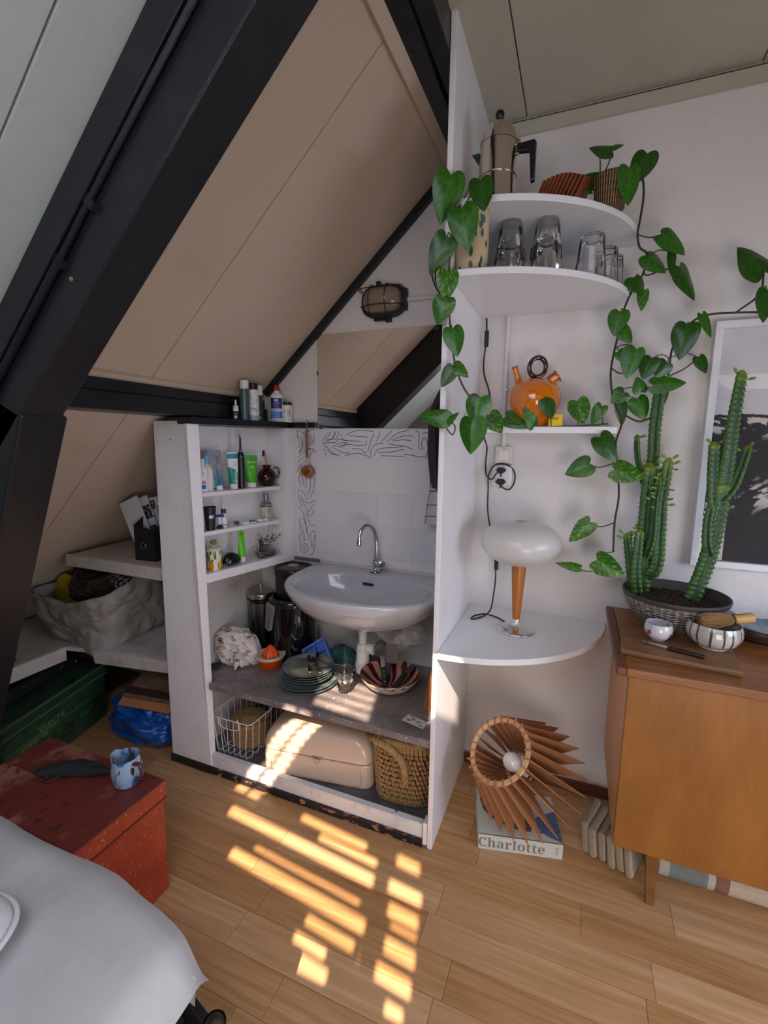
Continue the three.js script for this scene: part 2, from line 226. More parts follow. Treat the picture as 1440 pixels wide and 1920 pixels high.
// east wall and gable wall, with the windows that light the room
{
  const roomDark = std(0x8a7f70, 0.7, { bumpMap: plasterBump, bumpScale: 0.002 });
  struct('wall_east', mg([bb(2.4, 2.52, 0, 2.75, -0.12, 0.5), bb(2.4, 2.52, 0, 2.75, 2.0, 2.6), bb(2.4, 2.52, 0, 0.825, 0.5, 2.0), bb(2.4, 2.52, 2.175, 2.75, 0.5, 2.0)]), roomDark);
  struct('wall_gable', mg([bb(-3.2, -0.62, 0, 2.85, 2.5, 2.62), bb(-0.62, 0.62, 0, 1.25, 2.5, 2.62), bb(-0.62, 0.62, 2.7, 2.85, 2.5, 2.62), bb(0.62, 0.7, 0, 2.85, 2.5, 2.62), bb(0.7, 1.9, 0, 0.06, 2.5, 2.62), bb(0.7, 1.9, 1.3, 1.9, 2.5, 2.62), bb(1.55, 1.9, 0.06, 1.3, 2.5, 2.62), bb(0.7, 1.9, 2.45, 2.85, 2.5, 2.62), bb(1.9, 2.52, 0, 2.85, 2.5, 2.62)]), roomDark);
  const fr = (n, x0, x1, y0, y1, z, mid) => { const w = struct('window', null); w.name = n; const t = 0.045; part('frame', mg([bb(x0, x1, y0, y0 + t, z, z + 0.06), bb(x0, x1, y1 - t, y1, z, z + 0.06), bb(x0, x0 + t, y0, y1, z, z + 0.06), bb(x1 - t, x1, y0, y1, z, z + 0.06), ...mid.map((m) => bb(m - 0.022, m + 0.022, y0, y1, z, z + 0.06))]), MAT.white, w); return w; };
  const w1 = fr('window_1', -0.62, 0.62, 1.25, 2.7, 2.53, [0.315]);
  // blind of narrow slats, hung askew, some slats pushed open or missing
  const holes = [[-0.07, 0.22, 1.757, 0.03], [0.03, 0.28, 1.709, 0.03], [-0.38, 0.29, 1.655, 0.042], [-0.2, 0.24, 1.566, 0.022], [-0.28, 0.28, 1.503, 0.042], [0.08, 0.25, 1.442, 0.03], [0.06, 0.17, 1.39, 0.03], [0.08, 0.19, 1.338, 0.034], [0.345, 0.43, 1.755, 0.042], [0.325, 0.445, 1.667, 0.042], [0.34, 0.44, 1.597, 0.042], [0.355, 0.44, 1.555, 0.014], [0.345, 0.44, 1.499, 0.042], [0.27, 0.435, 1.428, 0.042], [0.37, 0.42, 1.36, 0.042]];
  const pitch = 0.014; let k = 0;
  for (let y = 1.27; y < 2.76; y += pitch, k++) {
    let cut = holes.filter((h) => Math.abs(y - h[2]) < h[3] / 2).map((h) => [h[0], h[1]]);
    if (y > 1.74 && y < 2.24 && k % 3 !== 0) { const xc = -0.36 + (y - 1.738) * 0.527; cut.push([xc - 0.062, xc - 0.008], [xc + 0.01, xc + 0.062]); }
    if (y > 2.37 && y < 2.62) { const t = (y - 2.39); cut.push([0.445, Math.min(0.575, 0.46 + t * 0.9)]); }
    if (y > 2.27 && y < 2.5 && k % 4 > 0) cut.push([-0.05, 0.2]);
    cut.sort((a, b) => a[0] - b[0]); const seg = []; let x = -0.6;
    for (const [a, b] of cut) { if (a > x + 0.005) seg.push([x, a]); x = Math.max(x, b); } seg.push([x, 0.6]);
    part('slat', mg(seg.map(([a, b]) => bb(a, b, y - 0.0073, y + 0.0073, 2.498, 2.4992))).applyMatrix4(new THREE.Matrix4().set(1, 0, 0, 0, -0.09, 1, 0, 0, 0, 0, 1, 0, 0, 0, 0, 1)), MAT.whitePlastic, w1);
  }
  part('side_fabric', mg([bb(-0.68, -0.59, 1.2, 2.8, 2.497, 2.4975), bb(0.585, 0.68, 1.2, 2.8, 2.497, 2.4975), bb(-0.64, 0.64, 1.17, 1.31, 2.4965, 2.497), bb(-0.64, 0.64, 2.64, 2.8, 2.4965, 2.497)]), MAT.whitePlastic, w1);
  const w2 = fr('window_2', 0.7, 1.9, 1.9, 2.45, 2.53, [1.3]), w4 = fr('window_4', 0.7, 1.55, 0.06, 1.3, 2.53, []), milk = phy(0xffffff, 0.9, { transmission: 0.5, thickness: 0 });
  for (let y = 2.07; y < 2.45; y += 0.028) part('slat', bb(0.71, 1.89, -0.0148, 0.0148, -0.0006, 0.0006).rotateX(-0.35).translate(0, y, 2.5), MAT.whitePlastic, w2);
  part('pane', bb(0.72, 1.88, 1.92, 2.43, 2.555, 2.559), milk, w2);
  part('pane', bb(0.72, 1.53, 0.08, 1.28, 2.555, 2.559), milk, w4);
  const w3 = struct('window', null); w3.name = 'window_3';
  part('frame', mg([bb(2.42, 2.48, 0.825, 0.87, 0.5, 2), bb(2.42, 2.48, 2.13, 2.175, 0.5, 2), bb(2.42, 2.48, 0.825, 2.175, 0.5, 0.545), bb(2.42, 2.48, 0.825, 2.175, 1.955, 2), bb(2.42, 2.48, 0.825, 2.175, 1.23, 1.27)]), MAT.white, w3);
  part('pane', bb(2.45, 2.454, 0.87, 2.13, 0.545, 1.955), phy(0xffffff, 0.9, { transmission: 0.5, thickness: 0 }), w3, 'net-curtained pane');
}
// the ground outside
struct('ground', bb(-30, 30, -3.2, -3, -30, 30), std(0x3d4a2c, 1));
// ================================================================ ALCOVE: wall cabinet with toiletries
const CAB = [-1.045, 0, 0.545], TH = Math.acos(0.215);
const cabPos = (u, y, v) => [CAB[0] + u * 0.215 + v * 0.9766, y, CAB[2] - u * 0.9766 + v * 0.215];
{
  const c = thing('wall_cabinet', 'white open wall cabinet with three shelves and a black top board beside the sink', 'cabinet', CAB, TH);
  const W = MAT.shelfWhite;
  part('stile', uvm(ext([[0.006, 0.06], [0.031, 0.06], [0.02, 1.564], [-0.036, 1.564]], 0.02, 0.002).translate(0, 0, -0.02)), MAT.white, c);
  part('stile', uvm(bb(0.498, 0.556, 0.888, 1.564, -0.02, 0, 0.002)), MAT.white, c);
  part('bottom_rail', uvm(bb(0.025, 0.556, 0.888, 0.928, -0.018, 0.004, 0.002)), MAT.white, c);
  part('back_panel', uvm(bb(-0.01, 0.5, 0.89, 1.562, -0.16, -0.15)), MAT.white, c);
  part('side_panel', uvm(bb(0.497, 0.507, 0.89, 1.562, -0.155, -0.018)), MAT.white, c);
  part('side_panel', uvm(bb(-0.01, 0.0, 0.89, 1.562, -0.155, -0.018)), MAT.white, c);
  part('shelf', uvm(bb(0.0, 0.498, 0.905, 0.926, -0.152, -0.016, 0.002)), W, c);
  for (const y of [1.108, 1.278]) { part('shelf', uvm(bb(0.0, 0.48, y - 0.018, y, -0.152, -0.018, 0.002)), W, c); part('cleat', bb(0.455, 0.497, y - 0.027, y - 0.018, -0.13, -0.035), W, c); }
  part('top_board', uvm(ext([[-0.02, -0.16], [-0.02, 0.012], [0.5, 0.016], [0.5, -0.16]], 0.028, 0.002).rotateX(PI / 2).translate(0, 1.592, 0)), MAT.black, c);
  const t = thing('ledge_board', 'black painted ledge board running from the cabinet top to the mirror', 'ledge', [0, 0, 0]);
  part('board', uvm(bb(-0.945, -0.786, 1.566, 1.592, 0.0005, 0.03, 0.002)), MAT.black, t);
}
const label = (w, h, f) => std(0xffffff, 0.45, { map: canvas(w, h, f) });
const bg = (c, w, h, col) => { c.fillStyle = col; c.fillRect(0, 0, w, h); };
const txt = (c, s, x, y, px, col, o = {}) => { c.save(); c.translate(x, y); if (o.rot) c.rotate(o.rot); c.font = `${o.b ?? 'bold'} ${px}px ${o.f ?? 'sans-serif'}`; c.fillStyle = col; c.textAlign = o.a ?? 'center'; c.textBaseline = 'middle'; c.fillText(s, 0, 0); c.restore(); };
const lines = (c, x, y, w, n, dy, col, h = 3) => { c.fillStyle = col; for (let i = 0; i < n; i++) c.fillRect(x + rr(0, w * 0.06), y + i * dy, w * rr(0.6, 1), h); };
// a printed sleeve round a bottle: u runs right round, the print faces +z
const sleeve = (r, h, y, map, ry = 1, seg = 32) => { const g = new THREE.CylinderGeometry(r, r, h, seg, 1, true); const uv = g.attributes.uv; for (let i = 0; i < uv.count; i++) uv.setX(i, (uv.getX(i) * 2.2 - 0.6)); g.rotateY(PI).scale(1, 1, ry).translate(0, y + h / 2, 0); return g; };
// on the black ledge
{
  const put = (n, l, u, v, t = 0) => thing(n, l, n.includes('spray') ? 'nasal spray' : 'bottle', [...cabPos(u, 1.5925, v)], TH - 0.75 + t, 'bottles on the cabinet top');
  let b = put('nasal_spray', 'small dark nasal spray bottle with a white nozzle on the cabinet top', 0.245, -0.05);
  part('body', lathe(smooth([[0.001, 0], [0.013, 0.001], [0.0135, 0.004], [0.0135, 0.034], [0.009, 0.04]], 20)), std(0x17191b, 0.3), b);
  part('label', sleeve(0.0138, 0.028, 0.004, 0, 1), label(128, 96, (c, w, h) => { bg(c, w, h, '#16211f'); c.fillStyle = '#d9d9d2'; c.fillRect(34, 6, 50, 84); c.fillStyle = '#b3262a'; c.fillRect(84, 6, 8, 40); lines(c, 40, 20, 30, 6, 10, '#888'); }), b);
  part('nozzle', lathe([[0.013, 0.038], [0.0125, 0.05], [0.010, 0.058], [0.0135, 0.0585], [0.0135, 0.061], [0.006, 0.062], [0.0042, 0.085], [0.002, 0.089], [0.0001, 0.0895]], 24), MAT.whitePlastic, b);
  b = put('spray_can', 'tall grey-green aerosol can with a white cap on the cabinet top', 0.30, -0.055);
  part('body', lathe(smooth([[0.001, 0], [0.021, 0.001], [0.0222, 0.004], [0.0222, 0.13], [0.0215, 0.138], [0.019, 0.14]], 24)), std(0x4d6560, 0.3, { metalness: 0.3 }), b);
  part('cap', lathe([[0.0001, 0.181], [0.0185, 0.1805], [0.0195, 0.178], [0.0195, 0.139]], 28), MAT.whitePlastic, b);
  b = put('hair_spray', 'white printed spray can with a black cap between two green cans', 0.348, -0.05); b.userData.category = 'spray can';
  part('body', lathe(smooth([[0.001, 0], [0.0225, 0.001], [0.0235, 0.004], [0.0235, 0.13], [0.0225, 0.137]], 24)), MAT.whitePlastic, b);
  part('label', sleeve(0.0238, 0.124, 0.005, 0), label(256, 320, (c, w, h) => { bg(c, w, h, '#dfe3e4'); c.fillStyle = '#9cc1d6'; c.fillRect(0, 270, w, 50); c.strokeStyle = '#2e3236'; c.lineWidth = 5; for (let i = 0; i < 16; i++) { const x = rr(40, 200), y = rr(30, 240); c.beginPath(); c.moveTo(x, y); c.bezierCurveTo(x + rr(-20, 40), y + rr(-40, 20), x + rr(0, 50), y + rr(0, 40), x + rr(10, 50), y + rr(-30, 30)); c.stroke(); } }), b);
  part('cap', lathe([[0.0001, 0.172], [0.019, 0.1715], [0.0205, 0.169], [0.0205, 0.136]], 28), MAT.blackPlastic, b);
  b = put('deodorant_can', 'dark green can with a large white cap behind the blue bottle', 0.396, -0.075); b.userData.category = 'spray can';
  part('body', lathe(smooth([[0.001, 0], [0.021, 0.001], [0.022, 0.004], [0.022, 0.112], [0.0215, 0.116]], 24)), std(0x33443f, 0.35), b);
  part('label', sleeve(0.0223, 0.105, 0.004, 0), label(192, 256, (c, w, h) => { bg(c, w, h, '#2b3b37'); lines(c, 70, 30, 60, 9, 14, '#5d736c', 5); c.fillStyle = '#dfe6e0'; c.beginPath(); c.moveTo(112, 150); c.lineTo(124, 164); c.lineTo(112, 178); c.lineTo(100, 164); c.fill(); c.fillStyle = '#cfd8d2'; for (let i = 0; i < 8; i++) c.fillRect(80 + (i % 4) * 16, 210 + (i >> 2) * 18, 11, 13); }), b);
  part('cap', lathe([[0.0001, 0.168], [0.0195, 0.1675], [0.0215, 0.165], [0.0215, 0.115]], 28), MAT.whitePlastic, b);
  b = thing('lens_bottle', 'blue and purple labelled solution bottle with a red cap on the cabinet top', 'bottle', [-0.975, 1.5925, 0.072], 0.35, 'bottles on the cabinet top');
  part('body', lathe(smooth([[0.001, 0], [0.027, 0.001], [0.029, 0.005], [0.029, 0.115], [0.026, 0.128], [0.013, 0.142], [0.012, 0.15]], 32)).scale(1, 1, 0.62), MAT.whitePlastic, b);
  part('label', sleeve(0.0293, 0.108, 0.006, 0, 0.63), label(256, 320, (c, w, h) => { bg(c, w, h, '#d6d8e4'); c.fillStyle = '#352878'; c.fillRect(20, 0, 216, 150); c.fillStyle = '#1f6fc0'; c.fillRect(20, 190, 216, 95); txt(c, 'AO', 128, 34, 50, '#f3f1fa', { b: 'bold' }); txt(c, 'SEPT', 128, 82, 46, '#8f84c6'); txt(c, 'PLUS', 128, 125, 20, '#b7aee0'); lines(c, 50, 200, 150, 6, 14, '#a9cdf0', 4); lines(c, 40, 168, 170, 1, 9, '#5b5d8c', 8); }), b);
  part('cap', lathe(smooth([[0.0001, 0.177], [0.009, 0.176], [0.0135, 0.168], [0.014, 0.15]], 14), 28), std(0xb3142a, 0.35), b);
  b = thing('vitamin_jar', 'short white jar with a black lid at the ledge end', 'jar', [-0.94, 1.5925, 0.036], 0.3, 'bottles on the cabinet top');
  part('body', lathe(smooth([[0.001, 0], [0.024, 0.001], [0.0262, 0.005], [0.0262, 0.068], [0.0245, 0.078], [0.021, 0.083]], 24)), MAT.whitePlastic, b);
  part('label', sleeve(0.0265, 0.058, 0.006, 0), label(256, 160, (c, w, h) => { bg(c, w, h, '#e3e2e4'); lines(c, 150, 15, 80, 10, 9, '#6d6d76', 4); c.fillStyle = '#83838c'; c.fillRect(92, 14, 10, 120); c.fillRect(112, 14, 5, 120); lines(c, 30, 20, 50, 8, 15, '#a5a5ad'); txt(c, '60 x', 190, 145, 18, '#45454b'); }), b);
  part('lid', lathe([[0.0001, 0.097], [0.0215, 0.0965], [0.0228, 0.094], [0.0228, 0.083]], 28), MAT.blackPlastic, b);
}
// tubes: flat crimped end up, cap down
function tubeShape(w, h, capR, capH, depth = 0.5) {
  return grid(24, 16, (u, v) => { const a = u * 2 * PI, y = capH + v * (h - capH), t = sst(0, 1, v), rx = mix(capR * 1.15, w / 2, Math.pow(v, 0.7)), rz = mix(capR * 1.1, 0.0022, Math.pow(t, 0.9)); return [rx * Math.cos(a), y, -rz * Math.sin(a)]; }, true);
}
function toothTube(name, lab, cat, u, y, v, w, h, capR, capH, faceMat, capMat, lean = 0, turn = 0) {
  const b = thing(name, lab, cat, cabPos(u, y, v), TH - 0.35 + turn, 'tubes and bottles in the wall cabinet'); b.rotation.order = 'YXZ'; b.rotation.z = lean;
  const g = tubeShape(w, h, capR, capH), uv = g.attributes.uv; for (let i = 0; i < uv.count; i++) { const t = uv.getX(i); uv.setX(i, t < 0.5 ? 0.02 : 1 - (t - 0.5) * 2); }
  for (let i = 0; i < uv.count; i++) uv.setX(i, 1 - uv.getX(i)); for (let i = 0; i < uv.count; i++) if (uv.getX(i) > 0.97) uv.setX(i, 0.97);
  const p = g.attributes.position; for (let i = 0; i < uv.count; i++) { uv.setX(i, clamp(p.getX(i) / w + 0.5, 0.02, 0.98)); }
  part('tube', g, faceMat, b); part('cap', lathe([[0.0001, 0], [capR, 0.0003], [capR * 1.04, 0.002], [capR * 1.1, capH], [0.0001, capH + 0.001]], 28), capMat, b); return b;
}
{
  const S1 = 1.2785, S2 = 1.1085, S3 = 0.9265;
  // upper shelf
  let b = thing('lotion_bottle', 'white pump bottle with pink and blue label at the left of the upper shelf', 'bottle', cabPos(0.062, S1, -0.05), TH - 0.3, 'tubes and bottles in the wall cabinet');
  part('body', lathe(smooth([[0.001, 0], [0.019, 0.001], [0.02, 0.005], [0.02, 0.09], [0.012, 0.108], [0.009, 0.112]], 24)).scale(1, 1, 0.7), MAT.whitePlastic, b);
  part('label', sleeve(0.0203, 0.09, 0.004, 0, 0.71), label(192, 256, (c, w, h) => { bg(c, w, h, '#e6e8ee'); c.fillStyle = '#c2247a'; c.fillRect(60, 120, 60, 45); c.fillStyle = '#2a4f9a'; c.fillRect(60, 180, 60, 50); lines(c, 60, 30, 70, 5, 14, '#8d4a55', 5); }), b);
  part('cap', cyl(0.009, 0.008, 0.03, 20, 0, 0.112, 0), MAT.whitePlastic, b);
  b = thing('soap_bottle', 'round-shouldered white bottle with a pale blue cap on the upper shelf', 'bottle', cabPos(0.098, S1, -0.075), TH - 0.3, 'tubes and bottles in the wall cabinet');
  part('body', lathe(smooth([[0.001, 0], [0.026, 0.001], [0.028, 0.006], [0.028, 0.075], [0.024, 0.098], [0.012, 0.112], [0.01, 0.118]], 28)).scale(1, 1, 0.65), MAT.whitePlastic, b);
  part('cap', lathe([[0.011, 0.117], [0.0135, 0.119], [0.0135, 0.152], [0.0115, 0.156], [0.006, 0.157], [0.006, 0.168], [0.0001, 0.169]], 24), std(0x6fa6cc, 0.4), b);
  toothTube('cream_tube', 'crumpled silver and blue cream tube leaning beside the toothpaste', 'tube', 0.15, S1, -0.055, 0.062, 0.178, 0.013, 0.022, std(0xffffff, 0.3, { metalness: 0.2, bumpMap: plasterBump, bumpScale: 0.02, map: canvas(192, 512, (c, w, h) => { bg(c, w, h, '#c9ccd6'); for (let i = 0; i < 60; i++) { c.fillStyle = `rgba(${rr(140, 250)},${rr(150, 250)},${rr(170, 255)},0.35)`; c.beginPath(); c.moveTo(rr(0, w), rr(0, 260)); c.lineTo(rr(0, w), rr(0, 260)); c.lineTo(rr(0, w), rr(0, 300)); c.fill(); } const g = c.createLinearGradient(0, 240, 0, 512); g.addColorStop(0, 'rgba(80,170,205,0)'); g.addColorStop(1, '#42a5c8'); c.fillStyle = g; c.fillRect(0, 240, w, 272); txt(c, 'Bepanthen', 84, 360, 44, '#1d3b78', { rot: -PI / 2, b: '' }); txt(c, 'Derma', 120, 150, 40, '#1d4d88', { rot: -PI / 2 + 0.1, b: '' }); }) }), MAT.whitePlastic, 0.13, 0.05);
  toothTube('toothpaste_tube', 'white toothpaste tube with teal panels standing on its cap', 'tube', 0.222, S1, -0.05, 0.05, 0.168, 0.0165, 0.026, std(0xffffff, 0.35, { map: canvas(192, 512, (c, w, h) => { bg(c, w, h, '#dfe6ea'); c.fillStyle = '#128b7c'; c.fillRect(0, 20, w, 60); c.fillStyle = '#1c62a4'; c.fillRect(0, 80, w, 22); c.beginPath(); c.fillStyle = '#118a7a'; c.moveTo(10, 512); c.lineTo(10, 235); c.lineTo(110, 275); c.lineTo(165, 345); c.lineTo(165, 512); c.fill(); txt(c, 'elmex', 120, 405, 68, '#f2f6f6', { rot: -PI / 2 }); txt(c, '?', 110, 150, 34, '#7a98a8', { b: '' }); lines(c, 90, 190, 80, 2, 16, '#9db0ba', 6); }) }), MAT.whitePlastic, 0.02);
  b = thing('electric_toothbrush', 'black electric toothbrush standing upright on the upper shelf', 'toothbrush', cabPos(0.265, S1, -0.052), TH - 0.4, 'tubes and bottles in the wall cabinet');
  part('handle', lathe(smooth([[0.0001, 0], [0.0155, 0.001], [0.017, 0.01], [0.0175, 0.08], [0.0165, 0.14], [0.013, 0.163], [0.007, 0.17]], 40), 28), std(0x0c0d10, 0.3), b);
  part('ring', lathe([[0.007, 0.17], [0.0085, 0.1705], [0.0085, 0.1735], [0.006, 0.174]], 24), std(0x9a9ca0, 0.4), b);
  part('brush_head', mg([lathe(smooth([[0.006, 0.174], [0.0052, 0.19], [0.0042, 0.235], [0.003, 0.245], [0.0001, 0.247]], 24), 20), cyl(0.0075, 0.0075, 0.007, 20).rotateX(PI / 2).translate(0, 0.243, 0.001)]), std(0x121214, 0.35), b);
  part('bristles', mg([cyl(0.006, 0.0065, 0.009, 20).rotateX(PI / 2).translate(0, 0.243, 0.008), tor(0.0035, 0.0012).rotateX(PI / 2).translate(0, 0.243, 0.017)]), std(0xb9bcc2, 0.8), b);
  part('button', mg([cyl(0.0035, 0.0035, 0.002, 16).rotateX(PI / 2).translate(0, 0.146, 0.0155)]), std(0x5c5e66, 0.3), b);
  toothTube('balm_tube', 'bright green cream tube with white cap on the upper shelf', 'tube', 0.327, S1, -0.055, 0.062, 0.152, 0.0205, 0.024, std(0x5cae1c, 0.4, { color: 0xffffff, map: canvas(192, 384, (c, w, h) => { bg(c, w, h, '#43ab12'); txt(c, 'WELEDA', 96, 95, 32, '#e9f6df'); txt(c, 'SKIN', 96, 150, 26, '#d6efc4'); txt(c, 'FOOD', 96, 176, 26, '#d6efc4'); lines(c, 45, 215, 105, 5, 16, '#8ad162', 4); }) }), MAT.whitePlastic, 0.0, 0.05);
  b = thing('glass_jug', 'small round brown glass jug holding a wooden toothbrush', 'jug', cabPos(0.43, S1, -0.065), TH - 0.5, 'tubes and bottles in the wall cabinet');
  part('body', lathe(smooth([[0.0001, 0.004], [0.022, 0.004], [0.024, 0.001], [0.028, 0.003], [0.041, 0.02], [0.046, 0.042], [0.04, 0.066], [0.024, 0.083], [0.0175, 0.088], [0.0175, 0.093], [0.022, 0.098], [0.022, 0.102], [0.017, 0.103], [0.0145, 0.095], [0.0145, 0.087], [0.02, 0.081], [0.036, 0.065], [0.042, 0.042], [0.036, 0.02], [0.0001, 0.008]], 90), 40), phy(0x5a2412, 0.04, { transmission: 0.75, thickness: 0.004, ior: 1.5 }), b);
  part('handle', tube([[0.034, 0.088, 0], [0.05, 0.09, 0], [0.061, 0.078, 0], [0.06, 0.055, 0], [0.05, 0.042, 0], [0.044, 0.04, 0]], 0.005, 30, 10), phy(0x1e0d09, 0.08, { clearcoat: 1 }), b);
  b = thing('wooden_toothbrush', 'wooden toothbrush with dark bristles standing in the brown jug', 'toothbrush', cabPos(0.428, S1 + 0.01, -0.065), TH - 0.6);
  part('handle', tube([[0.003, 0, 0.004], [0.004, 0.06, 0.001], [0.002, 0.1, -0.002], [-0.004, 0.14, -0.004], [-0.006, 0.165, -0.005]], 0.0046, 30, 8).scale(1, 1, 0.8), wood(0xc79c6a, 0x9a6f42, 0.2, 0.05), b);
  part('bristles', bx(0.012, 0.03, 0.008, -0.012, 0.15, -0.004, 0.002), std(0x2b2d36, 0.9), b);
  // middle shelf
  b = thing('black_cup', 'black tapered cup with a white mark on the middle shelf', 'cup', cabPos(0.085, S2, -0.045), TH - 0.35, 'small things on the middle shelf');
  part('body', lathe([[0.0001, 0.001], [0.0185, 0], [0.0195, 0.002], [0.0265, 0.102], [0.0255, 0.103], [0.0185, 0.004], [0.0001, 0.0035]], 36), std(0x17181a, 0.4), b);
  part('printed_mark', grid(10, 4, (u, v) => { const a = -0.5 + u * 1.0, y = 0.052 + v * 0.017; const r = 0.0195 + (y / 0.1) * 0.007 + 0.0008; return [r * Math.sin(a), y, r * Math.cos(a)]; }), label(128, 64, (c, w, h) => { bg(c, w, h, '#17181a'); c.fillStyle = '#e8e8e8'; c.beginPath(); c.roundRect ? c.roundRect(8, 6, 112, 52, 26) : c.rect(8, 6, 112, 52); c.fill(); c.fillStyle = '#17181a'; c.fillRect(70, 14, 50, 6); c.fillRect(70, 29, 50, 6); c.fillRect(70, 44, 50, 6); }), b);
  b = thing('razor_blade', 'short blue-headed razor standing on the middle shelf', 'razor', cabPos(0.135, S2, -0.048), TH - 0.3, 'small things on the middle shelf');
  part('head', bx(0.041, 0.012, 0.016, 0, 0.056, 0, 0.005), std(0x1a1a8c, 0.35), b);
  part('stem', mg([bx(0.016, 0.034, 0.01, 0, 0.034, 0, 0.003), bx(0.02, 0.006, 0.014, 0, 0.02, 0, 0.002)]), std(0xc6cbd8, 0.4), b);
  part('foot', lathe([[0.0001, 0], [0.016, 0.0005], [0.014, 0.006], [0.007, 0.014], [0.006, 0.02], [0.0001, 0.02]], 24), std(0x20222c, 0.4), b);
  b = thing('dropper_bottle', 'white dropper bottle with brown collar and red stripe on the middle shelf', 'bottle', cabPos(0.166, S2, -0.06), TH - 0.3, 'small things on the middle shelf');
  part('body', lathe(smooth([[0.0001, 0.0005], [0.0145, 0.001], [0.016, 0.004], [0.016, 0.055], [0.013, 0.062], [0.009, 0.064]], 20), 28), MAT.whitePlastic, b);
  part('label', sleeve(0.0162, 0.052, 0.003, 0), label(160, 160, (c, w, h) => { bg(c, w, h, '#dcdce0'); c.fillStyle = '#b01f35'; c.fillRect(0, 128, w, 12); lines(c, 60, 20, 50, 6, 14, '#8c8c96', 4); }), b);
  part('collar', cyl(0.0115, 0.011, 0.022, 24, 0, 0.062, 0), std(0x42211c, 0.3), b);
  part('dropper', lathe(smooth([[0.007, 0.084], [0.0065, 0.09], [0.0055, 0.104], [0.003, 0.109], [0.0001, 0.11]], 16), 20), std(0xcfcfd2, 0.5), b);
  b = thing('hair_clip', 'tiny dark hair claw lying on the middle shelf', 'hair clip', cabPos(0.232, S2, -0.055), TH, 'small things on the middle shelf');
  const claw = []; for (const s of [-1, 1]) for (let i = 0; i < 5; i++) claw.push(tube([[(i - 2) * 0.0045, 0.001, s * 0.009], [(i - 2) * 0.0045, 0.009, s * 0.011], [(i - 2) * 0.004, 0.016, s * 0.003]], 0.0012, 10, 5)); claw.push(bx(0.022, 0.003, 0.005, 0, 0.016, 0, 0.001));
  part('claw', mg(claw), std(0x2a2724, 0.35), b);
  b = thing('lens_case', 'white and teal contact lens case on the middle shelf', 'lens case', cabPos(0.30, S2, -0.05), TH + 0.1, 'small things on the middle shelf');
  part('tray', mg([cyl(0.018, 0.0175, 0.007, 28, -0.021, 0, 0), cyl(0.018, 0.0175, 0.007, 28, 0.021, 0, 0), bx(0.03, 0.004, 0.018, 0, 0.003, 0, 0.001)]), MAT.whitePlastic, b);
  part('lid', lathe([[0.0001, 0.0125], [0.0155, 0.012], [0.0178, 0.007], [0.0178, 0.0062]], 28).translate(-0.021, 0, 0), MAT.whitePlastic, b);
  part('lid', lathe([[0.0001, 0.0125], [0.0155, 0.012], [0.0178, 0.007], [0.0178, 0.0062]], 28).translate(0.021, 0, 0), std(0x1b8f8c, 0.4), b, 'teal lid');
  for (const [u, v, n, l] of [[0.362, -0.045, 'stud_earring', 'small pearl trinket on the middle shelf beside the lens case'], [0.392, -0.04, 'shell_trinket', 'small white shell in front of the perfume bottle']]) {
    const s = thing(n, l, 'trinket', cabPos(u, S2, v), 0.4, 'small things on the middle shelf');
    part('shell', mg([sph(0.009, 0, 0.0065, 0, 12).scale(1.3, 1, 1), sph(0.0055, 0.012, 0.0055, 0.004, 10)]), phy(0xe7dcd8, 0.25), s); part('ring', tor(0.007, 0.0012, -0.012, 0.0015, 0.004, 18), MAT.steel, s);
  }
  b = thing('perfume_bottle', 'clear perfume bottle with a grey cap and paper label on the middle shelf', 'bottle', cabPos(0.42, S2, -0.065), TH - 0.35, 'small things on the middle shelf');
  part('body', lathe(smooth([[0.0001, 0.001], [0.029, 0.001], [0.031, 0.005], [0.031, 0.07], [0.028, 0.083], [0.014, 0.093], [0.012, 0.096]], 40), 36), phy(0xffffff, 0.03, { transmission: 1, thickness: 0.02, ior: 1.4 }), b);
  part('perfume', lathe([[0.0001, 0.008], [0.0265, 0.008], [0.028, 0.012], [0.028, 0.072], [0.0001, 0.072]], 36), phy(0xeeeacb, 0.02, { transmission: 1, thickness: 0.03, ior: 1.36 }), b);
  part('label', sleeve(0.0312, 0.044, 0.022, 0), label(256, 128, (c, w, h) => { bg(c, w, h, '#dcd9c4'); txt(c, 'LE LABO', 128, 28, 22, '#3b3a33', { b: '' }); lines(c, 85, 52, 90, 5, 13, '#a7a491', 3); }), b);
  part('cap', lathe([[0.0125, 0.096], [0.0145, 0.097], [0.0145, 0.128], [0.0135, 0.13], [0.0001, 0.1305]], 28), std(0x8d8984, 0.35, { metalness: 0.8 }), b);
  // lower shelf
  b = thing('storage_jar', 'lidded white ceramic jar painted with orange flowers on the bottom shelf', 'jar', cabPos(0.1, S3, -0.05), TH - 0.35, 'things on the bottom cabinet shelf');
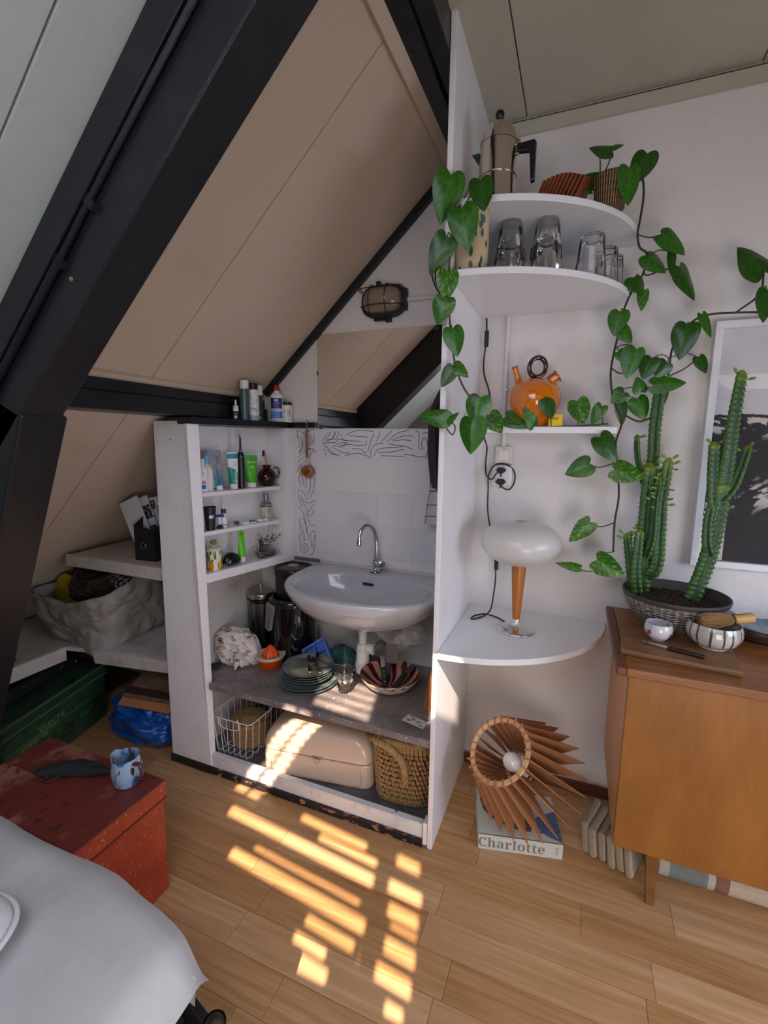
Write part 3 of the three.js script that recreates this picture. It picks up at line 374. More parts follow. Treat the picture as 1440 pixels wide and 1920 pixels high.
  part('body', lathe(smooth([[0.0001, 0.001], [0.033, 0.001], [0.034, 0.004], [0.034, 0.085], [0.033, 0.089]], 20), 40), phy(0xffffff, 0.2, { map: (() => { const t = canvas(512, 256, (c, w, h) => { bg(c, w, h, '#e7e1cf'); for (let k = 0; k < 3; k++) { const X = 90 + k * 170, Y = 140; for (let i = 0; i < 26; i++) { c.fillStyle = ['#5f7d22', '#42661c', '#7c8d2c'][i % 3]; c.beginPath(); c.ellipse(X + rr(-80, 80), Y + rr(-100, 95), rr(6, 12), rr(12, 24), rr(0, 3), 0, 7); c.fill(); } for (let i = 0; i < 60; i++) { c.fillStyle = ['#e88a12', '#f0b429', '#d9661a', '#f5cd53'][i % 4]; c.beginPath(); c.arc(X + rr(-50, 50), Y + rr(-40, 60), rr(6, 15), 0, 7); c.fill(); } c.strokeStyle = '#5b4321'; c.lineWidth = 3; for (let i = 0; i < 5; i++) { c.beginPath(); c.moveTo(X + rr(-70, 70), rr(10, 60)); c.quadraticCurveTo(X, 90, X + rr(-60, 60), 150); c.stroke(); } } }); t.wrapS = THREE.RepeatWrapping; return t; })() }), b);
  part('lid', lathe(smooth([[0.035, 0.088], [0.0355, 0.092], [0.031, 0.1], [0.02, 0.104], [0.009, 0.106], [0.008, 0.112]], 24), 36), phy(0xcfc8b6, 0.25), b);
  part('knob', lathe(smooth([[0.007, 0.112], [0.013, 0.118], [0.014, 0.126], [0.009, 0.133], [0.0001, 0.135]], 16), 24), phy(0x6d8435, 0.25), b);
  b = thing('hair_brush', 'black palm-held hair brush lying bristles down on the bottom shelf', 'hair brush', cabPos(0.19, S3, -0.045), TH + 0.15, 'things on the bottom cabinet shelf');
  part('back', warp(new THREE.SphereGeometry(1, 28, 18), (x, y, z) => [x * 0.052 + 0.006 * y, y > 0 ? 0.018 + y * 0.042 * (1 - 0.35 * x) : 0.018 + y * 0.006, z * 0.032]), std(0x0e0e11, 0.22), b);
  const tt = []; for (let i = 0; i < 8; i++) for (let j = 0; j < 4; j++) tt.push(new THREE.ConeGeometry(0.0026, 0.016, 6).rotateX(PI).translate(-0.035 + i * 0.01, 0.0085, -0.018 + j * 0.012)); part('teeth', mg(tt), std(0x111113, 0.4), b);
  b = toothTube('gel_tube', 'slim green tube with white cap standing on the bottom shelf', 'tube', 0.252, S3, -0.05, 0.032, 0.148, 0.0165, 0.028, std(0xffffff, 0.35, { map: canvas(96, 384, (c, w, h) => { bg(c, w, h, '#5fc81a'); c.fillStyle = '#3d8f10'; c.fillRect(36, 0, 24, 60); for (let i = 0; i < 7; i++) { c.fillStyle = '#8fe04a'; c.fillRect(62, 90 + i * 34, 14, 16); } }) }), MAT.whitePlastic, 0, 0.3);
  b = thing('nail_polish', 'small nail polish bottle with a black cap on the bottom shelf', 'bottle', cabPos(0.362, S3, -0.04), TH - 0.3, 'things on the bottom cabinet shelf');
  part('body', bx(0.034, 0.036, 0.026, 0, 0.0182, 0, 0.004), phy(0xffffff, 0.02, { transmission: 1, thickness: 0.02, ior: 1.5 }), b);
  part('polish', bx(0.026, 0.026, 0.018, 0, 0.019, 0, 0.003), std(0x77757c, 0.4), b);
  part('cap', lathe([[0.009, 0.0365], [0.0095, 0.038], [0.0085, 0.084], [0.0075, 0.085], [0.0001, 0.085]], 24), std(0x101012, 0.3), b);
  b = thing('bud_vase', 'flat round glass bud vase with dried reddish sprigs on the bottom shelf', 'vase', cabPos(0.415, S3, -0.07), TH - 0.35, 'things on the bottom cabinet shelf');
  part('body', lathe(smooth([[0.0001, 0.001], [0.03, 0.001], [0.052, 0.01], [0.06, 0.025], [0.052, 0.041], [0.026, 0.05], [0.016, 0.053], [0.014, 0.05], [0.026, 0.046], [0.049, 0.038], [0.056, 0.025], [0.049, 0.013], [0.0001, 0.006]], 60), 36), phy(0xe9e6e2, 0.06, { transmission: 1, thickness: 0.003, ior: 1.4 }), b);
  part('water', lathe([[0.0001, 0.0065], [0.045, 0.012], [0.053, 0.024], [0.0001, 0.024]], 30), phy(0xcfc7b8, 0.05, { transmission: 0.9, thickness: 0.03, ior: 1.33 }), b);
  for (let k = 0; k < 5; k++) { const a = [-0.9, -0.5, 0.2, 0.75, 0.95][k], L = [0.05, 0.055, 0.05, 0.07, 0.085][k], g = [], lf = []; const tip = [Math.sin(a) * L * 1.1, 0.052 + Math.cos(a) * L, rr(-0.015, 0.02)]; g.push(tube([[0, 0.02, 0], [tip[0] * 0.3, 0.058, 0.002], tip], 0.0009, 14, 5)); for (let i = 0; i < 16; i++) { const t = rr(0.4, 1), c = [tip[0] * t, 0.045 + (tip[1] - 0.045) * t, tip[2] * t], e = [c[0] + rr(-0.014, 0.014), c[1] + rr(-0.004, 0.014), c[2] + rr(-0.012, 0.012)]; g.push(tube([c, e], 0.0006, 2, 4)); lf.push(sph(rr(0.002, 0.0038), ...e, 6).scale(1, 1, 1)); } const sp = part('sprig', mg(g), std(0x5c3a34, 0.8), b); part('buds', mg(lf), std([0x8a4750, 0xa5766f, 0x7a2f45, 0x6b4a44, 0x5a3c36][k], 0.8), sp); }
}
// dish brush on its hook
{
  const b = thing('hanging_brush', 'wooden-handled dish brush hanging from a hook under the ledge', 'brush', [-0.82, 1.32, 0.052]);
  part('hook', mg([tube([[0, 0.276, -0.018], [0, 0.282, -0.006], [0, 0.272, 0.001], [0, 0.258, 0], [0.004, 0.252, 0], [0.001, 0.246, 0]], 0.0016, 30, 6)]), MAT.steel, b);
  part('handle', lathe(smooth([[0.0001, 0.242], [0.004, 0.24], [0.0065, 0.225], [0.0075, 0.17], [0.0065, 0.11], [0.005, 0.1]], 24), 20), wood(0x9c6a45, 0x6b4128, 0.3, 0.04, { vertical: true }), b);
  part('ferrule', mg([cyl(0.0045, 0.0045, 0.022, 16, 0, 0.08, 0), tube([[0, 0.08, 0], [0.002, 0.06, 0.003]], 0.002, 6, 6)]), MAT.steel, b);
  part('head', new THREE.TorusGeometry(0.026, 0.006, 8, 28).rotateY(0.5).translate(0.006, 0.035, 0), wood(0xa9733f, 0x7a4c28, 0.1, 0.05), b);
  const g = []; for (let i = 0; i < 240; i++) { const a = rnd() * 2 * PI, e = rr(-0.9, 0.9), L = rr(0.018, 0.034), d = V(Math.cos(a) * Math.cos(e), Math.sin(e), Math.sin(a) * Math.cos(e) * 0.7 + 0.3); g.push(bar([0.002, 0.035, 0.002], [0.0 + d.x * L - 0.004, 0.035 + d.y * L, d.z * L], 0.0016, 0.0016)); } part('bristles', mg(g), std(0xb0742c, 0.9), b);
}
// ================================================================ SINK
function braid(pts, r, n, turns, strands = 3) {
  const c = curve(pts), out = [], F = c.computeFrenetFrames(n, false);
  for (let s = 0; s < strands; s++) { const q = []; for (let i = 0; i <= n; i++) { const p = c.getPointAt(i / n), a = turns * 2 * PI * i / n + s * 2 * PI / strands; q.push(p.clone().addScaledVector(F.normals[i], r * 0.62 * Math.cos(a)).addScaledVector(F.binormals[i], r * 0.62 * Math.sin(a)).toArray()); } out.push(tube(q, r * 0.6, n, 6)); }
  return mg(out);
}
{
  const cx = -0.42, N = 72, s = thing('wash_basin', 'grey-white ceramic wash basin mounted on the tiled wall', 'sink');
  const outer = (a) => { const c = Math.cos(a), q = Math.sin(a); if (q >= 0) { const k = Math.pow(Math.pow(Math.abs(c), 2.2) + Math.pow(q, 2.2), -1 / 2.2); return [0.372 * c * k, 0.2 + 0.325 * q * k]; } const k = Math.pow(Math.pow(Math.abs(c), 9) + Math.pow(-q, 9), -1 / 9); return [0.372 * c * k, 0.2 + 0.188 * q * k]; };
  const bowl = (a) => { const c = Math.cos(a), q = Math.sin(a), e = q >= 0 ? 2.3 : 2.6, k = Math.pow(Math.pow(Math.abs(c), e) + Math.pow(Math.abs(q), e), -1 / e); return [0.302 * c * k, 0.275 + (q >= 0 ? 0.195 : 0.165) * q * k]; };
  const about = (f, k, c0) => (a) => { const [x, z] = f(a); return [c0[0] + (x - c0[0]) * k, c0[1] + (z - c0[1]) * k]; }, lerp = (f, g, t) => (a) => { const p = f(a), q = g(a); return [mix(p[0], q[0], t), mix(p[1], q[1], t)]; };
  const C = [-0.02, 0.21], B = [0, 0.27];
  const rings = [[about(outer, 0.09, C), 0.702], [about(outer, 0.3, C), 0.706], [about(outer, 0.52, C), 0.722], [about(outer, 0.72, C), 0.757], [about(outer, 0.86, C), 0.797], [about(outer, 0.955, C), 0.84], [about(outer, 0.99, C), 0.864], [outer, 0.876], [about(outer, 0.994, C), 0.885], [about(outer, 0.975, C), 0.8895], [lerp(outer, bowl, 0.5), 0.89], [about(bowl, 1.045, B), 0.8885], [about(bowl, 1.012, B), 0.884], [about(bowl, 0.985, B), 0.872], [about(bowl, 0.94, B), 0.84], [about(bowl, 0.84, B), 0.796], [about(bowl, 0.66, B), 0.766], [about(bowl, 0.4, B), 0.752], [about(bowl, 0.1, B), 0.746], [about(bowl, 0.01, B), 0.7455]];
  part('basin', grid(N, rings.length - 1, (u, v) => { const [f, y] = rings[Math.round(v * (rings.length - 1))], [x, z] = f(PI * 2 * u); return [cx + x, y, Math.max(z, 0.012)]; }, true), phy(0xc9cad0, 0.1, { clearcoat: 0.5, clearcoatRoughness: 0.04 }), s);
  part('overflow_slot', bx(0.052, 0.012, 0.006, cx - 0.03, 0.852, 0.138, 0.005).rotateX(0), std(0x17120f, 0.5), s);
  part('tap_hole', lathe([[0.0001, 0.0012], [0.016, 0.001], [0.017, 0]], 24).translate(-0.115, 0.8895, 0.07), std(0x2a2523, 0.5), s);
  part('drain', lathe([[0.0001, 0.002], [0.02, 0.003], [0.024, 0]], 24).translate(-0.43, 0.7465, 0.27), MAT.chrome, s);
  const t = thing('basin_tap', 'chrome swan-neck tap with a round knob on the basin', 'tap', [-0.447, 0.8895, 0.055]);
  part('base', mg([lathe(smooth([[0.023, 0], [0.0235, 0.004], [0.018, 0.012], [0.0145, 0.02], [0.0145, 0.05], [0.012, 0.056]], 24), 28)]), MAT.chrome, t);
  part('gasket', lathe([[0.026, 0], [0.027, 0.003], [0.02, 0.004]], 28), MAT.blackPlastic, t);
  part('body', mg([cyl(0.0115, 0.0115, 0.05, 20).rotateZ(-PI / 2 - 0.15).rotateY(-0.7).translate(0, 0.045, 0), cyl(0.009, 0.012, 0.018, 20, 0, 0.056, 0)]), MAT.chrome, t);
  part('knob', mg([lathe(smooth([[0.0001, 0.03], [0.016, 0.029], [0.021, 0.022], [0.0205, 0.01], [0.014, 0.002], [0.0001, 0]], 24), 10)]).rotateX(PI / 2).rotateY(0.55).translate(0.034, 0.05, 0.02), MAT.chrome, t);
  part('knob_cap', cyl(0.0125, 0.0125, 0.002, 24).rotateX(PI / 2).rotateY(0.55).translate(0.05, 0.05, 0.0465), std(0x5a5c60, 0.3, { metalness: 0.6 }), t);
  part('neck', tube([[0.004, 0.066, 0], [0.004, 0.13, 0], [0.002, 0.17, 0.004], [-0.008, 0.215, 0.022], [-0.022, 0.233, 0.052], [-0.035, 0.218, 0.08], [-0.041, 0.185, 0.094], [-0.042, 0.165, 0.096]], 0.0095, 60, 14), MAT.chrome, t);
  part('aerator', lathe([[0.0001, 0.002], [0.0105, 0], [0.0125, 0.002], [0.0125, 0.024], [0.0098, 0.028]], 24).translate(-0.042, 0.142, 0.096), MAT.chrome, t);
  part('nut', cyl(0.0125, 0.0125, 0.012, 6, 0.004, 0.064, 0), MAT.chrome, t);
  // trap
  const p = thing('drain_trap', 'white plastic bottle trap hanging under the basin', 'drain trap', [-0.445, 0.452, 0.2]);
  part('tailpiece', mg([lathe([[0.018, 0.13], [0.019, 0.232], [0.034, 0.246], [0.035, 0.258]], 28)]), MAT.whitePlastic, p);
  part('gasket', tor(0.0335, 0.006, 0, 0.248, 0), MAT.blackPlastic, p);
  part('bottle', lathe(smooth([[0.0001, 0], [0.026, 0.001], [0.032, 0.006], [0.0325, 0.03], [0.034, 0.033], [0.034, 0.045], [0.031, 0.05], [0.029, 0.1], [0.031, 0.115]], 40), 32), MAT.whitePlastic, p);
  part('nut', cyl(0.031, 0.027, 0.026, 10, 0, 0.115, 0), MAT.whitePlastic, p);
  part('outlet', mg([cyl(0.024, 0.024, 0.03, 24).rotateZ(-PI / 2).translate(0.026, 0.12, 0), tor(0.022, 0.004).rotateZ(PI / 2).translate(0.054, 0.12, 0)]), MAT.whitePlastic, p);
  part('waste_pipe', tube([[0.05, 0.12, -0.002], [0.08, 0.135, -0.06], [0.12, 0.17, -0.15]], 0.017, 20, 16), std(0x7b746c, 0.4), p);
  const f = thing('wall_mirror', 'frameless wall mirror above the tiles reflecting the sloping ceiling', 'mirror', [-0.405, 1.565, 0]);
  part('glass', bb(-0.378, 0.384, 0, 0.437, 0.004, 0.0095), std(0xf1efec, 0.015, { metalness: 1 }), f);
  part('backing', bb(-0.378, 0.384, 0, 0.437, 0.0005, 0.004), std(0x3a332b, 0.8), f);
  for (const [x, y, w, h] of [[0.21, 0.424, 0.02, 0.014], [-0.376, 0.435, 0.006, 0.03], [-0.376, 0.26, 0.006, 0.02], [-0.36, 0.0, 0.014, 0.008]]) part('clip', bx(w, h, 0.004, x, y, 0.011, 0.001), MAT.blackPlastic, f);
}
// bulkhead lamp with its wire guard, and the surface conduits
{
  const l = thing('bulkhead_lamp', 'old oval bulkhead wall lamp with ribbed glass and a black wire guard', 'wall lamp', [-0.437, 2.118, 0]);
  const oval = (w, h, n = 40) => { const q = []; for (let i = 0; i < n; i++) { const a = i / n * 2 * PI, c = Math.cos(a), s = Math.sin(a), k = Math.pow(Math.pow(Math.abs(c), 3) + Math.pow(Math.abs(s), 3), -1 / 3); q.push([w * c * k, h * s * k]); } return q; };
  part('base', mg([ext(oval(0.104, 0.07), 0.03, 0.004), bx(0.028, 0.026, 0.02, 0.022, -0.075, 0.012, 0.003), bx(0.02, 0.026, 0.02, -0.028, 0.075, 0.012, 0.003), bx(0.03, 0.09, 0.03, 0.095, 0, 0.016, 0.004), bx(0.05, 0.012, 0.014, -0.02, -0.076, 0.02, 0.004)]), std(0x191614, 0.5), l);
  part('glass', warp(new THREE.SphereGeometry(1, 96, 32), (x, y, z) => { const e = (v) => Math.sign(v) * Math.pow(Math.abs(v), 0.62); const X = e(x); return [X * 0.088, e(y) * 0.053, Math.max(0.03 + e(z) * (0.042 + 0.0012 * Math.sin(X * 110)), 0.026)]; }), phy(0xb9a692, 0.16, { transmission: 0.55, thickness: 0.004, ior: 1.45, clearcoat: 0.6 }), l);
  part('reflector', ext(oval(0.085, 0.05), 0.004).translate(0, 0, 0.028), std(0x8a7a6b, 0.5), l);
  const w = [], arch = (p) => w.push(tube(p, 0.0022, 30, 6));
  for (const x of [-0.046, 0.03]) arch([[x, -0.066, 0.03], [x - 0.002, -0.06, 0.062], [x - 0.004, -0.02, 0.078], [x - 0.004, 0.02, 0.078], [x - 0.002, 0.058, 0.062], [x, 0.067, 0.03]]);
  for (const y of [-0.026, 0.05]) arch([[-0.1, y * 0.9, 0.03], [-0.093, y, 0.058], [-0.05, y, y > 0 ? 0.068 : 0.078], [0.04, y, y > 0 ? 0.068 : 0.078], [0.092, y, 0.056], [0.1, y * 0.9, 0.03]]);
  arch([[-0.103, 0.04, 0.03], [-0.112, 0.05, 0.038], [-0.1, 0.06, 0.044]]);
  part('wire_guard', mg(w), std(0x1b1512, 0.5), l);
  part('bulb', sph(0.024, 0.02, 0, 0.05, 16), std(0xd9d0c2, 0.4), l);
  const c = thing('cable_conduit', 'painted cable conduit running from the bulkhead lamp to the divider', 'conduit', [0, 0, 0]);
  part('pipe', tube([[-0.335, 2.119, 0.009], [-0.2, 2.117, 0.009], [-0.0185, 2.115, 0.009]], 0.009, 12, 10), MAT.paint, c);
}
// towels hanging from the divider
{
  const cloth = (w, h, f, n = 3) => grid(30, 30, (u, v) => f(u, v));
  const t = thing('bath_towel', 'dark purple-grey towel hanging in folds from the divider beside the mirror', 'towel', [-0.1, 0, 0.11]);
  part('cloth', grid(36, 36, (u, v) => { const y = mix(1.93, 1.29, v), w = mix(0.02, 0.15, sst(0, 0.55, v)) * (1 - 0.12 * sst(0.7, 1, v)); return [0.066 - u * w + 0.008 * Math.sin(u * 15 + v * 2), y - 0.02 * Math.sin(u * 5) * v, 0.02 + 0.018 * Math.sin(u * 17 + 0.8 * v) * sst(0, 0.3, v) + 0.01 * nz(u * 4, v * 3)]; }), std(0x3d3640, 0.95, { bumpMap: plasterBump, bumpScale: 0.004 }), t);
  part('hook', tube([[0.076, 1.955, 0.01], [0.066, 1.94, 0.02], [0.06, 1.925, 0.026], [0.064, 1.935, 0.03]], 0.003, 14, 6), MAT.steel, t);
  const k = thing('tea_towel', 'white tea towel with a black windowpane check below the dark towel', 'tea towel', [-0.1, 0, 0.085]);
  part('cloth', grid(30, 24, (u, v) => { const y = mix(1.34, 1.135, v); return [0.058 - u * (0.13 + 0.03 * v) + 0.006 * Math.sin(u * 13), y + 0.012 * u * v, 0.012 + 0.012 * Math.sin(u * 14 + 1) + 0.006 * Math.sin(v * 4)]; }), std(0xffffff, 0.9, { map: canvas(256, 384, (c, w, h) => { bg(c, w, h, '#d7d3d2'); c.fillStyle = '#26232a'; for (const x of [60, 150, 235]) c.fillRect(x, 0, 7, h); for (const y of [70, 170, 290, 372]) c.fillRect(0, y, w, 7); }) }), k);
  const r = thing('red_cloth', 'corner of a dark red cloth behind the tea towel', 'cloth', [-0.04, 1.10, 0.1]); part('cloth', grid(10, 10, (u, v) => [0.018 - u * 0.035 * (1 - 0.5 * v), 0.06 - v * 0.06, 0.006 * Math.sin(u * 8)]), std(0x7d1c36, 0.9), r);
  const h = thing('cord_loop', 'thin black cord loop on the divider beside the pothos', 'cord', [-0.019, 2.0, 0.3]);
  part('loop', tube([[-0.01, 0.005, 0], [-0.07, 0.03, 0], [-0.105, 0.08, 0], [-0.11, 0.12, 0], [-0.1, 0.122, 0], [-0.097, 0.08, 0], [-0.06, 0.03, 0.003], [-0.008, 0, 0.003]], 0.003, 40, 6), MAT.blackPlastic, h);
}
// ================================================================ ON THE COUNTER
const CT = 0.4375;
{
  part('slab', uvm(ext([[-1.139, -0.001], [-0.019, -0.001], [-0.019, -0.545], [-1.03, -0.545], [-1.03, -0.5], [-1.139, -0.49]], 0.029, 0.002).rotateX(-PI / 2).translate(0, 0.408, 0)), terrazzo, thing('worktop', 'dark terrazzo worktop slab under the basin', 'worktop'));
  // black appliance
  let b = thing('kitchen_appliance', 'tall black kitchen appliance with round lid and clear handle behind the basin', 'appliance', [-0.862, CT, 0.128]);
  const bk = phy(0x0d0f16, 0.12, { clearcoat: 0.8 });
  part('body', lathe(smooth([[0.0001, 0.0005], [0.112, 0.001], [0.118, 0.008], [0.119, 0.24], [0.115, 0.29], [0.1, 0.305]], 40), 48), bk, b);
  part('column', lathe(smooth([[0.088, 0.29], [0.092, 0.31], [0.092, 0.385], [0.096, 0.405], [0.096, 0.425], [0.09, 0.435]], 40), 40).translate(-0.02, 0, -0.04), std(0x17171c, 0.35), b);
  part('lid', lathe(smooth([[0.096, 0.423], [0.0965, 0.432], [0.088, 0.441], [0.05, 0.444], [0.03, 0.442], [0.0001, 0.442]], 30), 40).translate(-0.02, 0, -0.04), std(0x1a1a1f, 0.3), b);
  part('button', lathe([[0.0001, 0.45], [0.024, 0.449], [0.029, 0.443]], 32).translate(-0.02, 0, -0.035), MAT.steel, b);
  part('rim', tor(0.118, 0.006, 0, 0.285, 0, 48), std(0x17171c, 0.3), b);
  part('handle', ext([[-0.03, 0], [0.022, 0], [0.03, -0.01], [0.014, -0.13], [0.004, -0.14], [-0.02, -0.14], [-0.027, -0.13]], 0.014, 0.003).rotateZ(-0.13).rotateY(-0.35).translate(-0.048, 0.285, 0.112), phy(0xe6e4e6, 0.05, { transmission: 0.85, thickness: 0.01, ior: 1.45 }), b);
  part('spout', cyl(0.007, 0.007, 0.03, 16, 0.088, 0.205, 0.088), std(0x9a9a9e, 0.3), b);
  // french press
  b = thing('french_press', 'glass and steel french press by the alcove wall', 'french press', [-1.062, CT, 0.12]);
  part('beaker', lathe([[0.0001, 0.001], [0.066, 0.001], [0.069, 0.005], [0.069, 0.28], [0.067, 0.28], [0.067, 0.006], [0.0001, 0.004]], 40), phy(0xdfe2e6, 0.03, { transmission: 1, thickness: 0.003, ior: 1.45 }), b);
  part('infuser', lathe([[0.0001, 0.03], [0.038, 0.03], [0.04, 0.035], [0.04, 0.14], [0.05, 0.15], [0.052, 0.24]], 32), MAT.steel, b);
  part('lid', lathe(smooth([[0.07, 0.27], [0.071, 0.285], [0.066, 0.296], [0.03, 0.302], [0.0001, 0.303]], 24), 40), MAT.steel, b);
  part('plunger', lathe([[0.004, 0.3], [0.004, 0.32], [0.008, 0.321], [0.008, 0.332], [0.0001, 0.333]], 20), MAT.chrome, b);
  part('lid_band', tor(0.07, 0.0035, 0, 0.262, 0, 40), MAT.blackPlastic, b);
  // patterned bag
  b = thing('drawstring_bag', 'white cotton drawstring bag printed with brown leaves slumped on the counter', 'bag', [-1.045, CT, 0.335], 0.3);
  const leafPrint = canvas(512, 512, (c, w, h) => { bg(c, w, h, '#d9d0c8'); for (let i = 0; i < 46; i++) { c.save(); c.translate(rr(0, w), rr(0, h)); c.rotate(rr(0, 6.3)); const k = rr(0.6, 1.25); c.scale(k, k); c.strokeStyle = c.fillStyle = ['#6b4a2e', '#8a5a33', '#4a3426', '#9b6a3f'][i % 4]; c.lineWidth = 3; if (i % 3) { c.beginPath(); c.moveTo(0, 0); c.lineTo(0, 56); c.stroke(); for (let j = 0; j < 5; j++) for (const s of [-1, 1]) { c.beginPath(); c.ellipse(s * 12, 8 + j * 11, 4.5, 10, s * 0.9, 0, 7); c.fill(); } } else for (let j = 0; j < 8; j++) { c.beginPath(); c.ellipse(rr(-40, 40), rr(-40, 40), 4, 8, rr(0, 3), 0, 7); c.fill(); } c.restore(); } });
  const bagF = warp(new THREE.SphereGeometry(1, 48, 36), (x, y, z) => { const e = (v, k) => Math.sign(v) * Math.pow(Math.abs(v), k); let X = e(x, 0.75) * 0.105, Y = e(y, 0.8) * 0.085, Z = e(z, 0.9) * 0.07; Y += 0.03 * (0.5 - X / 0.2) * (y > 0 ? 1 : 0.2) - 0.028 * sst(0.3, 1, x); X += 0.012 * nz(x * 2, y * 2, z * 2); Z += 0.02 * nz(x * 3 + 4, y * 3, z * 3); Y += 0.012 * nz(x * 3, y * 3 + 8, z * 3); return [X, Math.max(Y + 0.072, 0.001), Z + 0.03 * (0.09 - Y) - 0.01]; });
  { const p = bagF.attributes.position, q = bagF.attributes.uv; for (let i = 0; i < p.count; i++) q.setXY(i, p.getX(i) * 5 + 0.5 + p.getZ(i), p.getY(i) * 5 - p.getZ(i) * 3); }
  leafPrint.wrapS = leafPrint.wrapT = THREE.RepeatWrapping;
  part('cloth', bagF, std(0xffffff, 0.9, { map: leafPrint }), b);
  part('drawcord', mg([tube([[-0.08, 0.13, 0.02], [-0.118, 0.12, 0.03], [-0.126, 0.085, 0.035], [-0.115, 0.06, 0.04], [-0.106, 0.055, 0.043]], 0.0032, 24, 6), tube([[-0.085, 0.125, 0.025], [-0.11, 0.11, 0.035], [-0.116, 0.075, 0.04], [-0.108, 0.058, 0.044]], 0.0032, 24, 6), sph(0.006, -0.107, 0.054, 0.044, 10)]), std(0xcfc4b8, 0.9), b);
  part('hem_corner', new THREE.ConeGeometry(0.018, 0.04, 12).rotateX(2.4).translate(0.02, 0.018, 0.075), std(0xffffff, 0.9, { map: leafPrint }), b);
  b = thing('folded_cloth', 'dark folded cloth squashed beneath the drawstring bag', 'cloth', [-1.12, CT, 0.42], 0.3); part('cloth', warp(bx(0.05, 0.014, 0.05, 0.01, 0.008, 0, 0.005), (x, y, z) => [x, y + 0.003 * Math.sin(x * 90), z]), std(0x3a3540, 0.9), b);
  // citrus juicer
  b = thing('citrus_juicer', 'orange and cream citrus juicer beside the patterned bag', 'juicer', [-0.885, CT, 0.295]);
  part('bowl', lathe(smooth([[0.0001, 0.001], [0.045, 0.001], [0.05, 0.006], [0.058, 0.024], [0.06, 0.03], [0.066, 0.045], [0.068, 0.05]], 40), 40), std(0xd8480f, 0.35), b);
  part('tray', lathe(smooth([[0.069, 0.048], [0.072, 0.054], [0.072, 0.06], [0.066, 0.062], [0.05, 0.055], [0.042, 0.054]], 40), 40), std(0xd9c6ab, 0.35), b);
  part('reamer', grid(72, 16, (u, v) => { const a = u * 2 * PI, r = 0.042 * Math.pow(1 - v, 0.72) * (0.84 + 0.16 * Math.abs(Math.cos(a * 4.5))); return [r * Math.cos(a), 0.054 + 0.052 * Math.pow(v, 0.9), -r * Math.sin(a)]; }, true), std(0xe6500f, 0.3), b);
  // plates
  const plate = (name, l, y, r, mat, g) => { const t = thing(name, l, 'plate', [-0.64, y, 0.36], rr(0, 6), g); t.position.x += rr(-0.003, 0.003); part('plate', lathe(smooth([[0.0001, 0.002], [r * 0.55, 0.002], [r * 0.62, 0.0005], [r * 0.66, 0.002], [r * 0.8, 0.006], [r * 0.97, 0.014], [r, 0.0165], [r * 0.985, 0.018], [r * 0.8, 0.0105], [r * 0.66, 0.006], [r * 0.3, 0.005], [0.0001, 0.005]], 60), 56), mat, t); return t; };
  const pm = phy(0x6a7674, 0.2, { clearcoat: 0.5 }), pm2 = phy(0xffffff, 0.22, { clearcoat: 0.5, map: (() => { const t = tex(256, 64, (u, v) => { const k = sst(0.5, 0.8, v + 0.2 * nz(u * 6, v * 3)); const q = sst(-0.05, 0.2, nz(u * 3 + 2, 1.5)); return [mix(98, mix(205, 110, 1 - q), k), mix(110, mix(205, 118, 1 - q), k), mix(106, mix(160, 112, 1 - q), k)]; }); return t; })() });
  let y = CT; plate('dinner_plate', 'lowest of the grey-green plates in the stack, wide and resting on the counter', y, 0.132, pm, 'stacked plates'); y += 0.011; plate('dinner_plate', 'upper of the two wide grey-green plates in the stack', y, 0.131, pm, 'stacked plates'); y += 0.019;
  ['lowest of the small grey-green plates, resting on the wide ones', 'second small grey-green plate from the bottom of the stack', 'third small grey-green plate, right beneath the topmost'].forEach((s) => { plate('side_plate', s, y, 0.112, pm, 'stacked plates').position.z = 0.352; y += 0.0105; });
  plate('side_plate', 'topmost small plate, green with a pale glaze, holding the cutlery', y, 0.114, pm2, 'stacked plates').position.z = 0.35; y += 0.018;
  // cutlery on the top plate
  const forkG = () => { const s = shape([[-0.005, 0], [-0.0065, -0.03], [-0.003, -0.075], [-0.0028, -0.1], [-0.01, -0.12], [-0.0115, -0.135], [-0.0115, -0.17], [-0.009, -0.17], [-0.0085, -0.142], [-0.0055, -0.142], [-0.0052, -0.17], [-0.0028, -0.17], [-0.0024, -0.142], [0.0024, -0.142], [0.0028, -0.17], [0.0052, -0.17], [0.0055, -0.142], [0.0085, -0.142], [0.009, -0.17], [0.0115, -0.17], [0.0115, -0.135], [0.01, -0.12], [0.0028, -0.1], [0.003, -0.075], [0.0065, -0.03], [0.005, 0]]); const g = ext(s, 0.0022, 0.0004).rotateX(-PI / 2); return warp(g, (x, yy, z) => [x, yy + 0.012 * Math.sin(clamp((z - 0.05) / 0.12) * PI * 1.4), z]); };
  const put = (n, l, c, x, yy, z, ry, rx, parts) => { const t = thing(n, l, c, [x, yy, z], ry, 'cutlery on the top plate'); t.rotation.set(rx, ry, 0, 'YXZ'); parts.forEach(([a, g, m]) => part(a, g, m, t)); };
  put('dinner_fork', 'fork with its tines pointing left over the top plate', 'fork', -0.565, y + 0.006, 0.395, -2.0, -0.03, [['fork', forkG(), MAT.steel]]);
  put('dinner_fork', 'fork with its tines raised towards the back of the top plate', 'fork', -0.53, y + 0.016, 0.345, -1.85, 0.06, [['fork', forkG(), MAT.steel]]);
  const knifeParts = (bl, hl, hm) => [['blade', ext([[0, 0], [0.018, 0.002], [0.0185, bl * 0.7], [0.012, bl * 0.95], [0.002, bl], [0, bl * 0.9]], 0.0014, 0.0003).rotateX(PI / 2), MAT.steel], ['handle', bx(0.016, 0.011, hl, 0.009, -0.001, -hl / 2, 0.005), hm]];
  put('table_knife', 'steel table knife lying across the plate towards the front', 'knife', -0.63, y + 0.009, 0.345, -2.56, 0.0, knifeParts(0.08, 0.09, MAT.steel));
